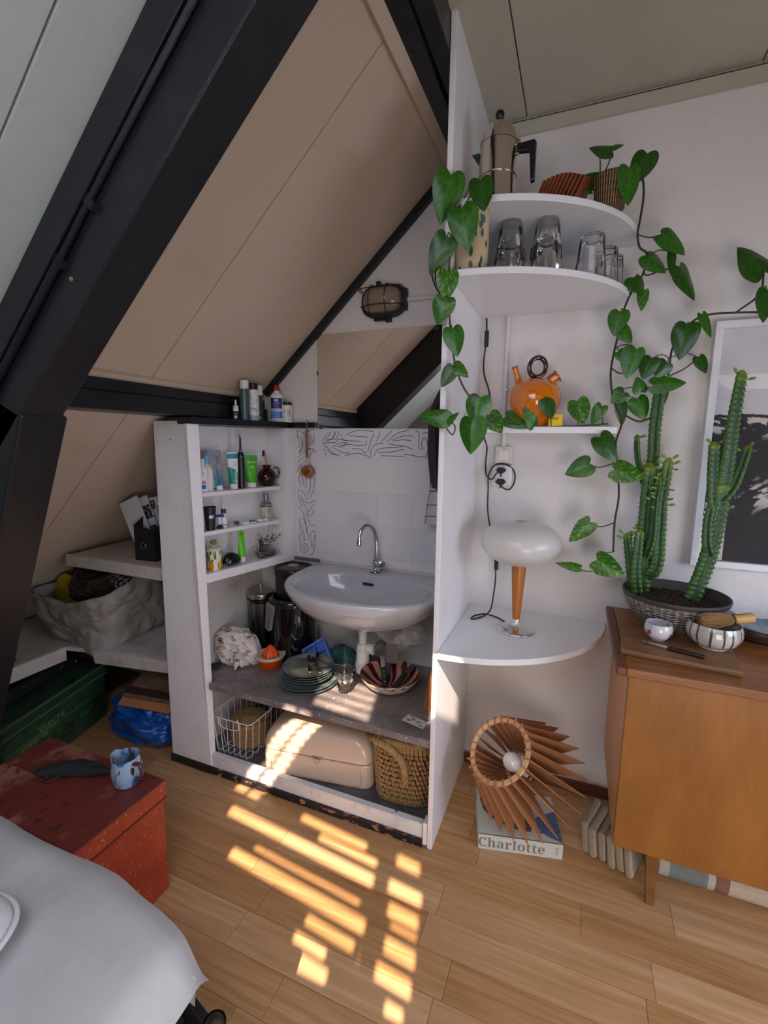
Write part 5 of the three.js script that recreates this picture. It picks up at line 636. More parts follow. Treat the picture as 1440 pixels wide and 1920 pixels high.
  b = thing('dark_suitcase', 'dark case lying on the green trunk beneath the lower shelf', 'case', [-2.06, 0.3005, 0.72], 0.27 + PI / 2); part('body', bx(0.5, 0.07, 0.3, 0, 0.036, -0.02, 0.02), std(0x17191d, 0.6), b); part('clasp', mg([bx(0.04, 0.02, 0.012, 0.12, 0.04, 0.132, 0.003), sph(0.008, 0.2, 0.03, 0.132, 10)]), MAT.steel, b);
  // blue bag
  b = thing('blue_bag', 'shiny blue woven plastic bag stuffed full beside the partition', 'bag', [-1.497, 0, 0.42]);
  part('bag', warp(new THREE.SphereGeometry(1, 120, 80), (x, y, z) => { const e = (v, k) => Math.sign(v) * Math.pow(Math.abs(v), k); let X = e(x, 0.6) * 0.2, Y = e(y, 0.75), Z = e(z, 0.6) * 0.165; const f = 8; const n = 0.05 * (Math.abs(nz(X * f, Y * 2.2, Z * f)) - 0.22) + 0.02 * (Math.abs(nz(X * 22, Y * 5, Z * 22)) - 0.2) + 0.012 * Math.sin(Y * 6 + X * 20); const k = 1 + n / 0.17 - 0.05 * sst(0, 1, Y) - 0.06 * sst(0.2, -1, Y); return [X * k, Math.min(Math.max(0.001, 0.125 + Y * 0.13 + n * 0.6), 0.232 + 0.02 * nz(X * 9, Z * 9)), Z * k]; }), phy(0x0e4f9e, 0.3, { clearcoat: 0.4, clearcoatRoughness: 0.25 }), b);
  b = thing('cardboard_box', 'flattened brown corrugated cardboard box with a dark stripe on the blue bag', 'cardboard', [-1.455, 0.285, 0.37]); b.rotation.set(0.3, 0.16, -0.08, 'YXZ');
  part('sheet', uvm(warp(bx(0.28, 0.006, 0.34, 0, 0.03, 0, 0), (x, y, z) => [x, y + 0.008 * Math.sin(x * 14), z])), std(0xffffff, 0.9, { map: tex(256, 256, (u, v) => { const k = 0.82 + 0.18 * Math.sin(v * 2 * PI * 60), n = 1 + 0.3 * fbm(u * 8, v * 8, 2); const s = v > 0.30 && v < 0.42 ? 0.45 : 1; return [150 * k * n * s, 118 * k * n * s * (s < 1 ? 0.75 : 1), 88 * k * n * s * (s < 1 ? 0.75 : 1)]; }, 0.36, 0.36), bumpMap: grey(64, 256, (u, v) => 0.5 + 0.5 * Math.sin(v * 2 * PI * 60), 0.36, 0.36), bumpScale: 0.002 }), b);
  part('flap', warp(bx(0.28, 0.004, 0.04, 0, 0.018, 0.185, 0), (x, y, z) => [x, y - (z - 0.18) * 0.35 + 0.01 * Math.sin(x * 9), z]), std(0xa7714c, 0.85), b);
  // red chest with mug and mitt
  b = thing('red_chest', 'worn red painted metal chest with a scuffed lid in front of the bed', 'chest', [-1.055, 0, 1.18]);
  const redTop = std(0xffffff, 0.5, { map: (() => { const t = tex(512, 512, (u, v) => { const k = sst(0.08, 0.3, fbm(u * 4, v * 4, 3, 5)), d = sst(0.15, 0.32, fbm(u * 26, v * 16, 8, 4)); return [mix(mix(112, 150, k), 70, d * 0.7), mix(mix(45, 100, k), 34, d * 0.7), mix(mix(38, 84, k), 30, d * 0.7)]; }, 0.6, 0.6); return t; })() }), redSide = std(0xffffff, 0.42, { map: tex(512, 512, (u, v) => { const d = sst(0.27, 0.34, fbm(u * 60, v * 26, 5, 3)), k = fbm(u * 5, v * 5, 2); return [mix(165 + 30 * k, 205, d), mix(62 + 20 * k, 150, d), mix(40 + 14 * k, 105, d)]; }, 0.5, 0.5) });
  part('body', uvm(bx(0.556, 0.335, 0.295, 0, 0.1675, 0, 0.004)), redSide, b);
  part('lid', [uvm(bx(0.566, 0.058, 0.304, 0, 0.368, 0, 0))].map((g) => g)[0], redSide, b);
  part('lid_top', uvm(bx(0.566, 0.004, 0.304, 0, 0.399, 0, 0.0015)), redTop, b);
  part('lid_seam', bx(0.572, 0.006, 0.31, 0, 0.339, 0, 0.002), std(0x5a2216, 0.5), b);
  b = thing('painted_mug', 'blue and white hand-painted mug with a torn rim on the red chest', 'mug', [-0.872, 0.4015, 1.085], 0.6);
  const mugP = tex(512, 128, (u, v) => { const k = sst(-0.02, 0.2, fbm(u * 5, v * 3, 2, 3)), w = sst(0.75, 0.85, v), d = sst(0.3, 0.36, fbm(u * 16, v * 6, 7, 2)); return [mix(mix(158, 52, k), 205, w), mix(mix(185, 98, k), 205, w), mix(mix(212, 152, k), 208, w)].map((q) => mix(q, 40, d)); });
  part('cup', grid(56, 12, (u, v) => { const P = [[0.0001, 0.002], [0.034, 0], [0.038, 0.004], [0.044, 0.03], [0.046, 0.055], [0.041, 0.078], [0.042, 0.094], [0.0395, 0.094], [0.0385, 0.078], [0.043, 0.055], [0.041, 0.03], [0.034, 0.006], [0.0001, 0.005]][Math.round(v * 12)], a = u * 2 * PI; const j = P[1] > 0.09 ? 0.012 * sst(0.6, 1, Math.cos(a - 3)) : 0; return [P[0] * Math.cos(a) * (1 + j * 3), P[1] + j, -P[0] * Math.sin(a)]; }, true), phy(0xffffff, 0.2, { map: mugP, clearcoat: 0.6 }), b);
  part('handle', tube([[0.03, 0.08, 0.028], [0.05, 0.085, 0.04], [0.058, 0.06, 0.045], [0.05, 0.035, 0.04], [0.036, 0.03, 0.03]], 0.0062, 24, 8), phy(0x5a3440, 0.25), b);
  for (let i = 0; i < 2; i++) { const q = thing('paint_brush', ['flat wooden brush leaning left in the painted mug', 'second dark brush leaning in the painted mug'][i], 'brush', [-0.875 + i * 0.012, 0.41, 1.085 - i * 0.008], 0.4); q.rotation.set(0.1 - i * 0.4, 0.4, 0.42 - i * 0.3, 'YXZ'); part('handle', bx(0.013, 0.085, 0.004, 0, 0.045, 0, 0.0018), std([0x8a8790, 0x3c3a40][i], 0.5), q); part('ferrule', bx(0.015, 0.014, 0.006, 0, 0.09, 0, 0.001), MAT.steel, q); }
  b = thing('oven_mitt', 'dark grey felt oven mitt lying across the red chest', 'oven mitt', [-1.07, 0.4015, 1.115], 0.42);
  part('mitt', warp(new THREE.SphereGeometry(1, 48, 24), (x, y, z) => { const w = 0.036 * (1 - 0.35 * sst(0, 1, x)) ; return [x * 0.125, Math.max(0.0005, (y + 0.7) * 0.017 * (1 + 0.3 * nz(x * 4, z * 3))), z * w * (1 + 0.12 * nz(x * 3, y * 2, 4)) + 0.02 * x * x]; }), std(0x24292b, 0.95, { bumpMap: plasterBump, bumpScale: 0.004 }), b);
  part('loop', tube([[-0.07, 0.006, 0.03], [-0.085, 0.004, 0.048], [-0.06, 0.004, 0.054], [-0.04, 0.006, 0.032]], 0.003, 20, 6), std(0x4a2a28, 0.9), b);
}
// ================================================================ BED
{
  const linen = std(0xcfd2d2, 0.85, { bumpMap: plasterBump, bumpScale: 0.004 });
  const t = thing('bed', 'bed with a smooth pale grey fitted sheet in the near left corner', 'bed', [0, 0, 0]);
  // sheet over the mattress: rounded edges, softly creased, hanging down on the right
  part('sheet', grid(90, 60, (u, v) => { const x = mix(-1.75, -0.232, u), z = mix(1.34, 2.4, v); const ex = sst(-0.232, -0.35, x) , ez = clamp((z - 1.34) / 0.07); const e = Math.min(1, 0.62 + 0.38 * ez) * 1; let y = 0.452 - 0.05 * (1 - ex) * (1 - ex) - 0.04 * (1 - ez) * (1 - ez) + 0.022 * fbm(x * 2.5, z * 2.5, 1, 3) + 0.014 * Math.sin((x + z * 0.5) * 7) * sst(-0.9, -0.3, x); const co = 0.01 * (1 - ex) * (1 - ez); return [x + 0.012 * nz(z * 5, 2) * (1 - ex) - co, y, z + 0.014 * nz(x * 4, 3) * (1 - ez) + 0.055 * sst(-0.6, -0.24, x) + co]; }), linen, t);
  part('sheet_side', grid(60, 20, (u, v) => { const z = mix(1.45, 2.4, u), k = v; return [-0.244 - 0.07 * k - 0.02 * sst(0.08, 0, u) + 0.012 * nz(z * 5, 2) + 0.012 * Math.sin(z * 22) * k, 0.40 - 0.16 * k + 0.01 * fbm(z * 3, 1), z]; }), linen, t);
  part('sheet_back', grid(60, 16, (u, v) => { const x = mix(-1.75, -0.246, u); return [x, 0.412 - 0.24 * v + 0.012 * fbm(x * 3, 2), 1.379 + 0.012 * nz(x * 4, 3) + 0.055 * sst(-0.6, -0.24, x) + 0.03 * v]; }), linen, t);
  part('mattress', bb(-1.75, -0.3, 0.17, 0.385, 1.44, 2.4, 0.05), std(0xd7d5d0, 0.9), t);
  const fr = phy(0x1d1c1b, 0.4);
  part('bed_frame', uvm(bb(-1.75, -0.29, 0.16, 0.32, 1.405, 1.44, 0.006)), fr, t);
  part('bed_frame', uvm(bb(-0.295, -0.262, 0.16, 0.33, 1.45, 2.4, 0.006)), fr, t);
  part('bed_post', lathe(smooth([[0.0001, 0.425], [0.014, 0.422], [0.021, 0.41], [0.022, 0.38], [0.022, 0.0]], 30), 24).scale(1, 0.94, 1).translate(-0.168, 0, 1.472), fr, t);
  part('bed_frame', uvm(bar([-0.17, 0.285, 1.47], [-0.30, 0.30, 1.44], 0.11, 0.02, 0.004)), fr, t);
  const p = thing('pillow', 'white pillow with a piped hem at the left edge of the bed', 'pillow', [-0.83, 0.445, 1.765], 0.3);
  part('cushion', warp(new THREE.SphereGeometry(1, 48, 32), (x, y, z) => { const e = (v, k) => Math.sign(v) * Math.pow(Math.abs(v), k); const X = e(x, 0.45) * 0.28, Z = e(z, 0.45) * 0.19; return [X, 0.06 + y * 0.06 * (1 + 0.15 * nz(x * 3, z * 3)), Z]; }), std(0xe0e2e4, 0.85, { bumpMap: plasterBump, bumpScale: 0.003 }), p);
  part('piping', tube((() => { const q = []; for (let i = 0; i < 40; i++) { const a = i / 40 * 2 * PI, e = (v) => Math.sign(v) * Math.pow(Math.abs(v), 0.45); q.push([e(Math.cos(a)) * 0.285, 0.06, e(Math.sin(a)) * 0.195]); } return q; })(), 0.006, 120, 6, true), std(0xe6e8ea, 0.8), p);
}
// ================================================================ LAMP CORNER: shelves
{
  const quarter = (a, b, e) => { const s = new THREE.Shape(); s.moveTo(0.0005, 0); s.lineTo(0.0005, -b); for (let i = 0; i <= 40; i++) { const t = i / 40 * PI / 2; s.lineTo(Math.max(0.0005, a * Math.pow(Math.sin(t), 2 / e)), -b * Math.pow(Math.cos(t), 2 / e)); } s.lineTo(a, 0); return s; };
  const shelf = (l, y, a, b, e, h) => { const t = thing('rounded_shelf', l, 'shelf'); part('board', uvm(ext(quarter(a, b, e), h, 0.002).rotateX(-PI / 2).translate(0, y - h, 0)), MAT.shelfWhite, t); return t; };
  shelf('top quarter-round white shelf carrying the coffee maker', 2.239, 0.555, 0.522, 2.0, 0.02);
  shelf('second quarter-round white shelf carrying the upturned glasses', 2.031, 0.55, 0.535, 2.0, 0.02);
  shelf('lowest quarter-round white shelf carrying the table lamp', 0.782, 0.556, 0.558, 2.05, 0.022);
  const t = thing('narrow_shelf', 'narrow straight white shelf carrying the orange jug', 'shelf'); part('board', uvm(bb(0.0005, 0.53, 1.541, 1.566, 0.0005, 0.15, 0.002)), MAT.shelfWhite, t);
  const c = thing('wall_conduit', 'white painted conduit running down the wall to the switch', 'conduit'); part('pipe', tube([[0.108, 2.01, 0.009], [0.108, 1.7, 0.009], [0.108, 1.567, 0.009]], 0.009, 12, 10), MAT.paint, c); part('pipe', tube([[0.112, 1.5405, 0.009], [0.112, 1.52, 0.009], [0.113, 1.475, 0.01]], 0.009, 12, 10), MAT.paint, c); part('clip', bx(0.026, 0.012, 0.02, 0.108, 1.72, 0.01, 0.003), MAT.paint, c);
  let b = thing('light_switch', 'old cream surface-mounted light switch above the socket', 'light switch', [0.118, 1.453, 0]);
  part('box', bx(0.072, 0.072, 0.03, 0, 0, 0.015, 0.006), std(0xd8d2c8, 0.4), b); part('rocker', bx(0.042, 0.042, 0.012, 0, 0, 0.031, 0.003), std(0xe0dbd2, 0.35), b); part('screw', cyl(0.003, 0.003, 0.002, 10).rotateX(PI / 2).translate(0, 0.028, 0.03), MAT.steel, b);
  b = thing('wall_socket', 'white double wall socket with rounded corners below the switch', 'socket', [0.113, 1.366, 0]);
  part('plate', bx(0.088, 0.094, 0.03, 0, 0, 0.016, 0.012), MAT.whitePlastic, b);
  part('screw', cyl(0.0035, 0.0035, 0.002, 10).rotateX(PI / 2).translate(0, 0.002, 0.0305), MAT.darkPlastic, b);
  for (const [n, l, dy, w] of [['power_plug', 'flat black plug in the upper half of the socket', 0.024, 0.042], ['power_plug', 'larger black plug in the lower half of the socket', -0.024, 0.046]]) { const p = thing(n, l, 'plug', [0.113, 1.366 + dy, 0.0315], 0, 'plugs in the wall socket'); part('body', ext([[-w / 2, 0], [-w / 4, 0.012], [w / 4, 0.012], [w / 2, 0], [w / 5, -0.012], [-w / 5, -0.012]], 0.022, 0.003), MAT.blackPlastic, p); part('strain_relief', cyl(0.005, 0.003, 0.018, 12).rotateX(PI).translate(0, -0.008, 0.012), MAT.blackPlastic, p); }
  b = thing('black_cable', 'black cable with an inline switch hanging from the second shelf', 'cable');
  part('cable', tube([[0.022, 2.008, 0.02], [0.026, 1.93, 0.03], [0.02, 1.80, 0.03], [0.045, 1.72, 0.03], [0.058, 1.665, 0.06], [0.06, 1.60, 0.162], [0.058, 1.53, 0.16], [0.052, 1.48, 0.05], [0.046, 1.415, 0.034], [0.055, 1.365, 0.045], [0.08, 1.352, 0.06], [0.095, 1.375, 0.062], [0.112, 1.388, 0.058]], 0.0033, 120, 7), MAT.blackPlastic, b);
  part('inline_switch', bx(0.017, 0.066, 0.014, 0.027, 1.925, 0.03, 0.005), MAT.blackPlastic, b);
  b = thing('lamp_cable', 'black cable with an inline switch running from the socket to the table lamp', 'cable');
  part('cable', tube([[0.113, 1.335, 0.046], [0.125, 1.318, 0.05], [0.15, 1.312, 0.045], [0.167, 1.34, 0.03], [0.164, 1.385, 0.02], [0.13, 1.416, 0.036], [0.085, 1.41, 0.036], [0.062, 1.37, 0.036], [0.062, 1.31, 0.034], [0.063, 1.22, 0.03], [0.08, 1.13, 0.035], [0.1, 1.06, 0.06], [0.117, 0.956, 0.08], [0.112, 0.86, 0.08], [0.105, 0.80, 0.11], [0.075, 0.7865, 0.17], [0.045, 0.7862, 0.2], [0.05, 0.7865, 0.16], [0.09, 0.7895, 0.13], [0.14, 0.786, 0.14], [0.175, 0.788, 0.178]], 0.0032, 200, 7), MAT.blackPlastic, b);
  part('inline_switch', bx(0.017, 0.062, 0.014, 0.117, 1.0, 0.072, 0.004), MAT.blackPlastic, b);
  // table lamp
  b = thing('table_lamp', 'table lamp with a flattened white glass globe on a tapered wooden stem', 'lamp', [0.226, 0.783, 0.235]);
  part('base', lathe(smooth([[0.0001, 0.022], [0.018, 0.022], [0.03, 0.018], [0.06, 0.011], [0.072, 0.005], [0.073, 0]], 30), 48), MAT.chrome, b);
  part('socket', lathe([[0.02, 0.02], [0.015, 0.028], [0.0125, 0.032], [0.0125, 0.052], [0.0001, 0.052]], 24), phy(0xd8d6d0, 0.1, { metalness: 0.4 }), b);
  part('stem', lathe([[0.0125, 0.045], [0.0145, 0.05], [0.029, 0.275], [0.0001, 0.276]], 32), wood(0xb9702c, 0x8f5220, 0.3, 0.08, { vertical: true, rough: 0.35 }), b);
  part('shade', lathe(smooth([[0.0001, 0.262], [0.04, 0.263], [0.09, 0.278], [0.132, 0.31], [0.147, 0.345], [0.136, 0.384], [0.1, 0.412], [0.05, 0.425], [0.022, 0.427]], 80), 64), phy(0xdcd9d4, 0.35, { clearcoat: 0.3, transmission: 0.15, thickness: 0 }), b);
  part('cap_ring', lathe([[0.022, 0.427], [0.022, 0.4305], [0.018, 0.4305], [0.0175, 0.424], [0.0001, 0.424]], 32), std(0xb9b7b2, 0.3), b);
  // orange jug
  b = thing('orange_jug', 'round glazed orange drinking jug with a dark ring handle on the narrow shelf', 'jug', [0.234, 1.5665, 0.085], 0.1);
  const gl = phy(0xffffff, 0.1, { clearcoat: 1, clearcoatRoughness: 0.03, map: tex(64, 256, (u, v) => { const k = sst(0.45, 0.05, v) * 0.6 + 0.2 * fbm(u * 6, v * 8, 3); return [mix(206, 150, k), mix(112, 62, k), mix(8, 14, k)]; }) });
  part('body', lathe(smooth([[0.0001, 0.001], [0.05, 0.001], [0.055, 0.006], [0.072, 0.035], [0.092, 0.075], [0.098, 0.11], [0.088, 0.15], [0.06, 0.175], [0.03, 0.183], [0.0001, 0.184]], 70), 56), gl, b);
  part('spout', lathe(smooth([[0.026, -0.012], [0.017, 0.012], [0.0125, 0.035], [0.0115, 0.062], [0.0125, 0.078]], 24), 24).rotateZ(0.3).translate(-0.056, 0.152, 0.01), gl, b);
  part('spout_rim', tor(0.0105, 0.003).rotateZ(0.25).translate(-0.08, 0.228, 0.01), phy(0x7a3c12, 0.15), b);
  part('filler', mg([tube([[0.045, 0.165, 0.005], [0.062, 0.182, 0.006], [0.078, 0.192, 0.008]], 0.02, 12, 18), tor(0.021, 0.0045).rotateZ(-0.95).translate(0.079, 0.193, 0.008)]), gl, b);
  part('handle', new THREE.TorusGeometry(0.035, 0.0095, 14, 40).scale(0.92, 1.05, 1).rotateZ(-0.3).rotateY(0.35).translate(0.004, 0.227, 0.005), phy(0x3c1409, 0.08, { clearcoat: 1 }), b);
  b = thing('yellow_box', 'small bright yellow box between the orange jug and the vine', 'box', [0.318, 1.5665, 0.128], 0.1); part('box', bx(0.05, 0.046, 0.02, 0, 0.0235, 0, 0.002), std(0xe9c40a, 0.5), b); part('print', bx(0.02, 0.008, 0.0006, 0.0, 0.03, 0.0102), std(0xa98a0a, 0.6), b);
  // coffee maker
  b = thing('moka_pot', 'large domed aluminium stovetop coffee maker on the top shelf', 'coffee maker', [0.108, 2.2395, 0.4], -0.1);
  part('boiler', lathe(smooth([[0.0001, 0.001], [0.056, 0.001], [0.059, 0.005], [0.059, 0.06], [0.058, 0.092]], 24), 56), MAT.alu, b);
  part('collar', tor(0.0585, 0.0022, 0, 0.094, 0, 56), MAT.alu, b);
  part('jug', lathe(smooth([[0.058, 0.095], [0.058, 0.15], [0.0565, 0.19]], 20), 56), MAT.alu, b);
  part('lid', lathe(smooth([[0.0575, 0.191], [0.0565, 0.197], [0.051, 0.22], [0.038, 0.243], [0.02, 0.254], [0.0001, 0.256]], 40), 56), MAT.alu, b);
  part('knob', lathe(smooth([[0.006, 0.253], [0.008, 0.262], [0.0135, 0.272], [0.0125, 0.285], [0.006, 0.29], [0.0001, 0.2905]], 24), 24), MAT.blackPlastic, b);
  part('spout', ext([[0, 0], [-0.03, 0.045], [0, 0.045]], 0.02, 0.003).translate(-0.054, 0.135, -0.01), std(0x3a4a48, 0.3, { metalness: 0.7 }), b);
  part('handle', ext([[0, 0], [0.052, 0], [0.057, -0.006], [0.057, -0.115], [0.046, -0.118], [0.038, -0.03], [0, -0.024]], 0.02, 0.004).translate(0.06, 0.178, -0.01), MAT.blackPlastic, b);
  part('hinge', mg([bx(0.014, 0.018, 0.014, 0.062, 0.184, 0, 0.003), bx(0.012, 0.03, 0.012, 0.06, 0.165, 0, 0.002)]), MAT.alu, b);
  part('valve', mg([cyl(0.009, 0.009, 0.006, 12).rotateX(PI / 2).translate(-0.035, 0.06, 0.046), sph(0.004, -0.037, 0.06, 0.054, 8)]), std(0x8a6c3a, 0.3, { metalness: 1 }), b);
  // slatted wooden napkin holder behind it
  b = thing('slatted_wood_fan', 'small brown wooden fan of slats lying behind the coffee maker', 'wooden fan', [0.255, 2.2395, 0.30], 0.1);
  const brownW = wood(0xa7623f, 0x7d4329, 0.2, 0.06);
  for (let i = 0; i < 11; i++) part('slat', ext([[0, 0], [0.05, 0], [0.085, 0.08], [0.05, 0.125], [0.0, 0.1]], 0.004).rotateY(PI / 2 - 0.5 + 0.02 * i).rotateZ(-0.35 - 0.01 * i).translate(-0.05 + i * 0.0115, 0.006 + 0.016 * Math.sin(i / 10 * PI), 0.03), brownW, b);
  part('base', uvm(bx(0.12, 0.006, 0.09, 0, 0.003, 0, 0.002)), brownW, b);
  // glasses
  const glassT = (l, x, y, z, h, rt, rb, up = false) => { const t = thing('drinking_glass', l, 'glass', [x, y + (up ? 0 : h), z], rnd(), 'upturned glasses on the second shelf'); if (!up) t.rotation.x = PI; part('glass', tumblerG(h, rt, rb), MAT.glass, t); };
  glassT('lower glass of the left upturned stack beside the spotted vase', 0.152, 2.0315, 0.35, 0.13, 0.054, 0.037);
  glassT('upper glass of the left upturned stack beside the spotted vase', 0.152, 2.0955, 0.35, 0.125, 0.051, 0.035);
  glassT('lower glass of the second upturned stack from the vase', 0.265, 2.0315, 0.33, 0.13, 0.054, 0.037);
  glassT('upper glass of the second upturned stack from the vase', 0.265, 2.0955, 0.33, 0.125, 0.051, 0.035);
  glassT('tall ribbed upturned glass standing alone near the shelf curve', 0.402, 2.0315, 0.3, 0.13, 0.048, 0.037);
  glassT('shorter upturned glass beside the tall ribbed one', 0.452, 2.0315, 0.215, 0.115, 0.04, 0.031);
  glassT('last upturned glass at the curved shelf end', 0.475, 2.0315, 0.125, 0.12, 0.038, 0.03);
  // picture
  b = thing('framed_picture', 'white framed black and white mountain picture behind glass on the right wall', 'picture', [0.82, 1.06, 0], 0);
  const W = 0.72, H = 0.87, fw = 0.024;
  part('frame', mg([bb(0, W, 0, fw, 0.001, 0.032, 0.002), bb(0, W, H - fw, H, 0.001, 0.032, 0.002), bb(0, fw, fw, H - fw, 0.001, 0.032, 0.002), bb(W - fw, W, fw, H - fw, 0.001, 0.032, 0.002)]), MAT.shelfWhite, b);
  part('print', bb(fw, W - fw, fw, H - fw, 0.004, 0.008), [0, 1, 2, 3, 4, 5].map((i) => (i === 4 ? std(0xffffff, 0.7, { map: tex(512, 512, (u, v) => { const x = u * 3.2, ridge = 0.62 + 0.025 * fbm(x * 2, 3, 1, 4) + 0.012 * Math.sin(x * 3), low = 0.30 + 0.05 * fbm(x * 2 + 5, 2, 2, 4); if (v > ridge + 0.012) return [206, 204, 206]; if (v > ridge) return [40, 38, 40]; const snow = sst(0.02, 0.1, fbm(u * 16 + v * 6, v * 26, 3, 4) + 0.06 * sst(ridge - 0.09, ridge - 0.02, v) - 0.05) * sst(ridge - 0.11, ridge - 0.05, v) + sst(0.06, 0.16, fbm(u * 18 - v * 20, v * 16, 9, 4)) * sst(0.12, 0.02, Math.abs(v - low)); const k = clamp(snow), g = 34 + 10 * fbm(u * 8, v * 8, 4); return [mix(g, 205, k), mix(g - 1, 196, k), mix(g + 4, 184, k)]; }) }) : MAT.whitePlastic)), b);
  part('glass', bb(fw, W - fw, fw, H - fw, 0.016, 0.018), MAT.pane, b);
  part('hook', tube([[0.13, H - 0.002, 0.006], [0.13, H + 0.03, 0.004], [0.136, H + 0.034, 0.004], [0.14, H - 0.002, 0.006]], 0.0015, 12, 5), MAT.steel, b);
  // slatted pendant lamp leaning on a book
  b = thing('slatted_pendant', 'unhung slatted wooden pendant lampshade leaning on the large book', 'lampshade', [0.215, 0.385, 0.425]);
  const ax = V(0.44, -0.71, -0.55).normalize(), q = new THREE.Quaternion().setFromUnitVectors(V(0, 1, 0), ax); b.quaternion.copy(q);
  const cork = wood(0xc08a62, 0x9b6540, 0.25, 0.08, { rough: 0.55, kn: 0.3 }), finG = uvm(ext([[0.102, -0.016], [0.131, -0.02], [0.129, -0.004], [0.222, 0.238], [0.062, 0.158], [0.05, 0.15]], 0.0032, 0.0005).translate(0, 0, -0.0016));
  part('ring', mg([ext((() => { const s = new THREE.Shape(); s.absarc(0, 0, 0.121, 0, 2 * PI); const h = new THREE.Path(); h.absarc(0, 0, 0.105, 0, 2 * PI); s.holes.push(h); return s; })(), 0.009, 0.001).rotateX(PI / 2).translate(0, 0.0, 0)]), std(0xe0b487, 0.5), b, 'pale outer ring');
  for (let i = 0; i < 24; i++) part('slat', finG, cork, b).rotation.y = i / 24 * 2 * PI + 0.05;
  part('inner_ring', mg([tor(0.056, 0.004, 0, 0.154, 0, 40), tor(0.05, 0.003, 0, 0.16, 0, 40)]), std(0xd9ae84, 0.5), b);
  part('bulb_holder', cyl(0.02, 0.02, 0.05, 24, 0, 0.14, 0), MAT.whitePlastic, b);
  part('bulb', lathe(smooth([[0.0001, 0.055], [0.02, 0.06], [0.033, 0.08], [0.034, 0.1], [0.024, 0.13], [0.016, 0.145]], 30), 28), phy(0xe9e7e2, 0.12, { clearcoat: 1 }), b);
  b = thing('large_book', 'thick pale art book titled Charlotte lying on the floor', 'book', [0.158, 0, 0.466], 0.234);
  const cov = canvas(512, 400, (c, w, h) => { bg(c, w, h, '#c3c9bf'); c.fillStyle = '#5f5158'; c.beginPath(); c.moveTo(20, 90); c.bezierCurveTo(60, 20, 190, 60, 250, 120); c.bezierCurveTo(330, 180, 360, 280, 330, 330); c.bezierCurveTo(220, 350, 90, 270, 40, 190); c.fill(); c.fillStyle = '#4a6a93'; c.beginPath(); c.moveTo(330, 230); c.lineTo(512, 130); c.lineTo(512, 390); c.lineTo(420, 345); c.fill(); c.fillStyle = '#35527d'; for (let i = 0; i < 24; i++) c.fillRect(rr(360, 490), rr(180, 330), rr(8, 40), 6); c.fillStyle = '#a9764f'; c.beginPath(); c.ellipse(240, 230, 60, 34, 0.4, 0, 7); c.fill(); });
  const paper = std(0xd8d2c4, 0.8), cv = std(0xc6cbc4, 0.45);
  part('cover', [0].map(() => bb(0, 0.302, 0.057, 0.0605, -0.235, 0))[0], [cv, cv, std(0xffffff, 0.4, { map: cov }), cv, cv, cv], b);
  part('cover', bb(0, 0.302, 0, 0.0035, -0.235, 0), cv, b);
  part('spine', bb(0, 0.302, 0, 0.0605, -0.0035, 0.0005), [cv, cv, cv, cv, std(0xffffff, 0.45, { map: canvas(1024, 206, (c, w, h) => { bg(c, w, h, '#ccd0c9'); txt(c, 'Charlotte', 405, 108, 172, '#7d7a74', { f: 'serif' }); txt(c, 'Gary', 950, 103, 46, '#45433f', { f: 'serif', rot: -PI / 2, b: 'italic' }); }) }), cv], b);
  part('pages', bb(0.004, 0.298, 0.0035, 0.057, -0.228, -0.0035), paper, b);
}
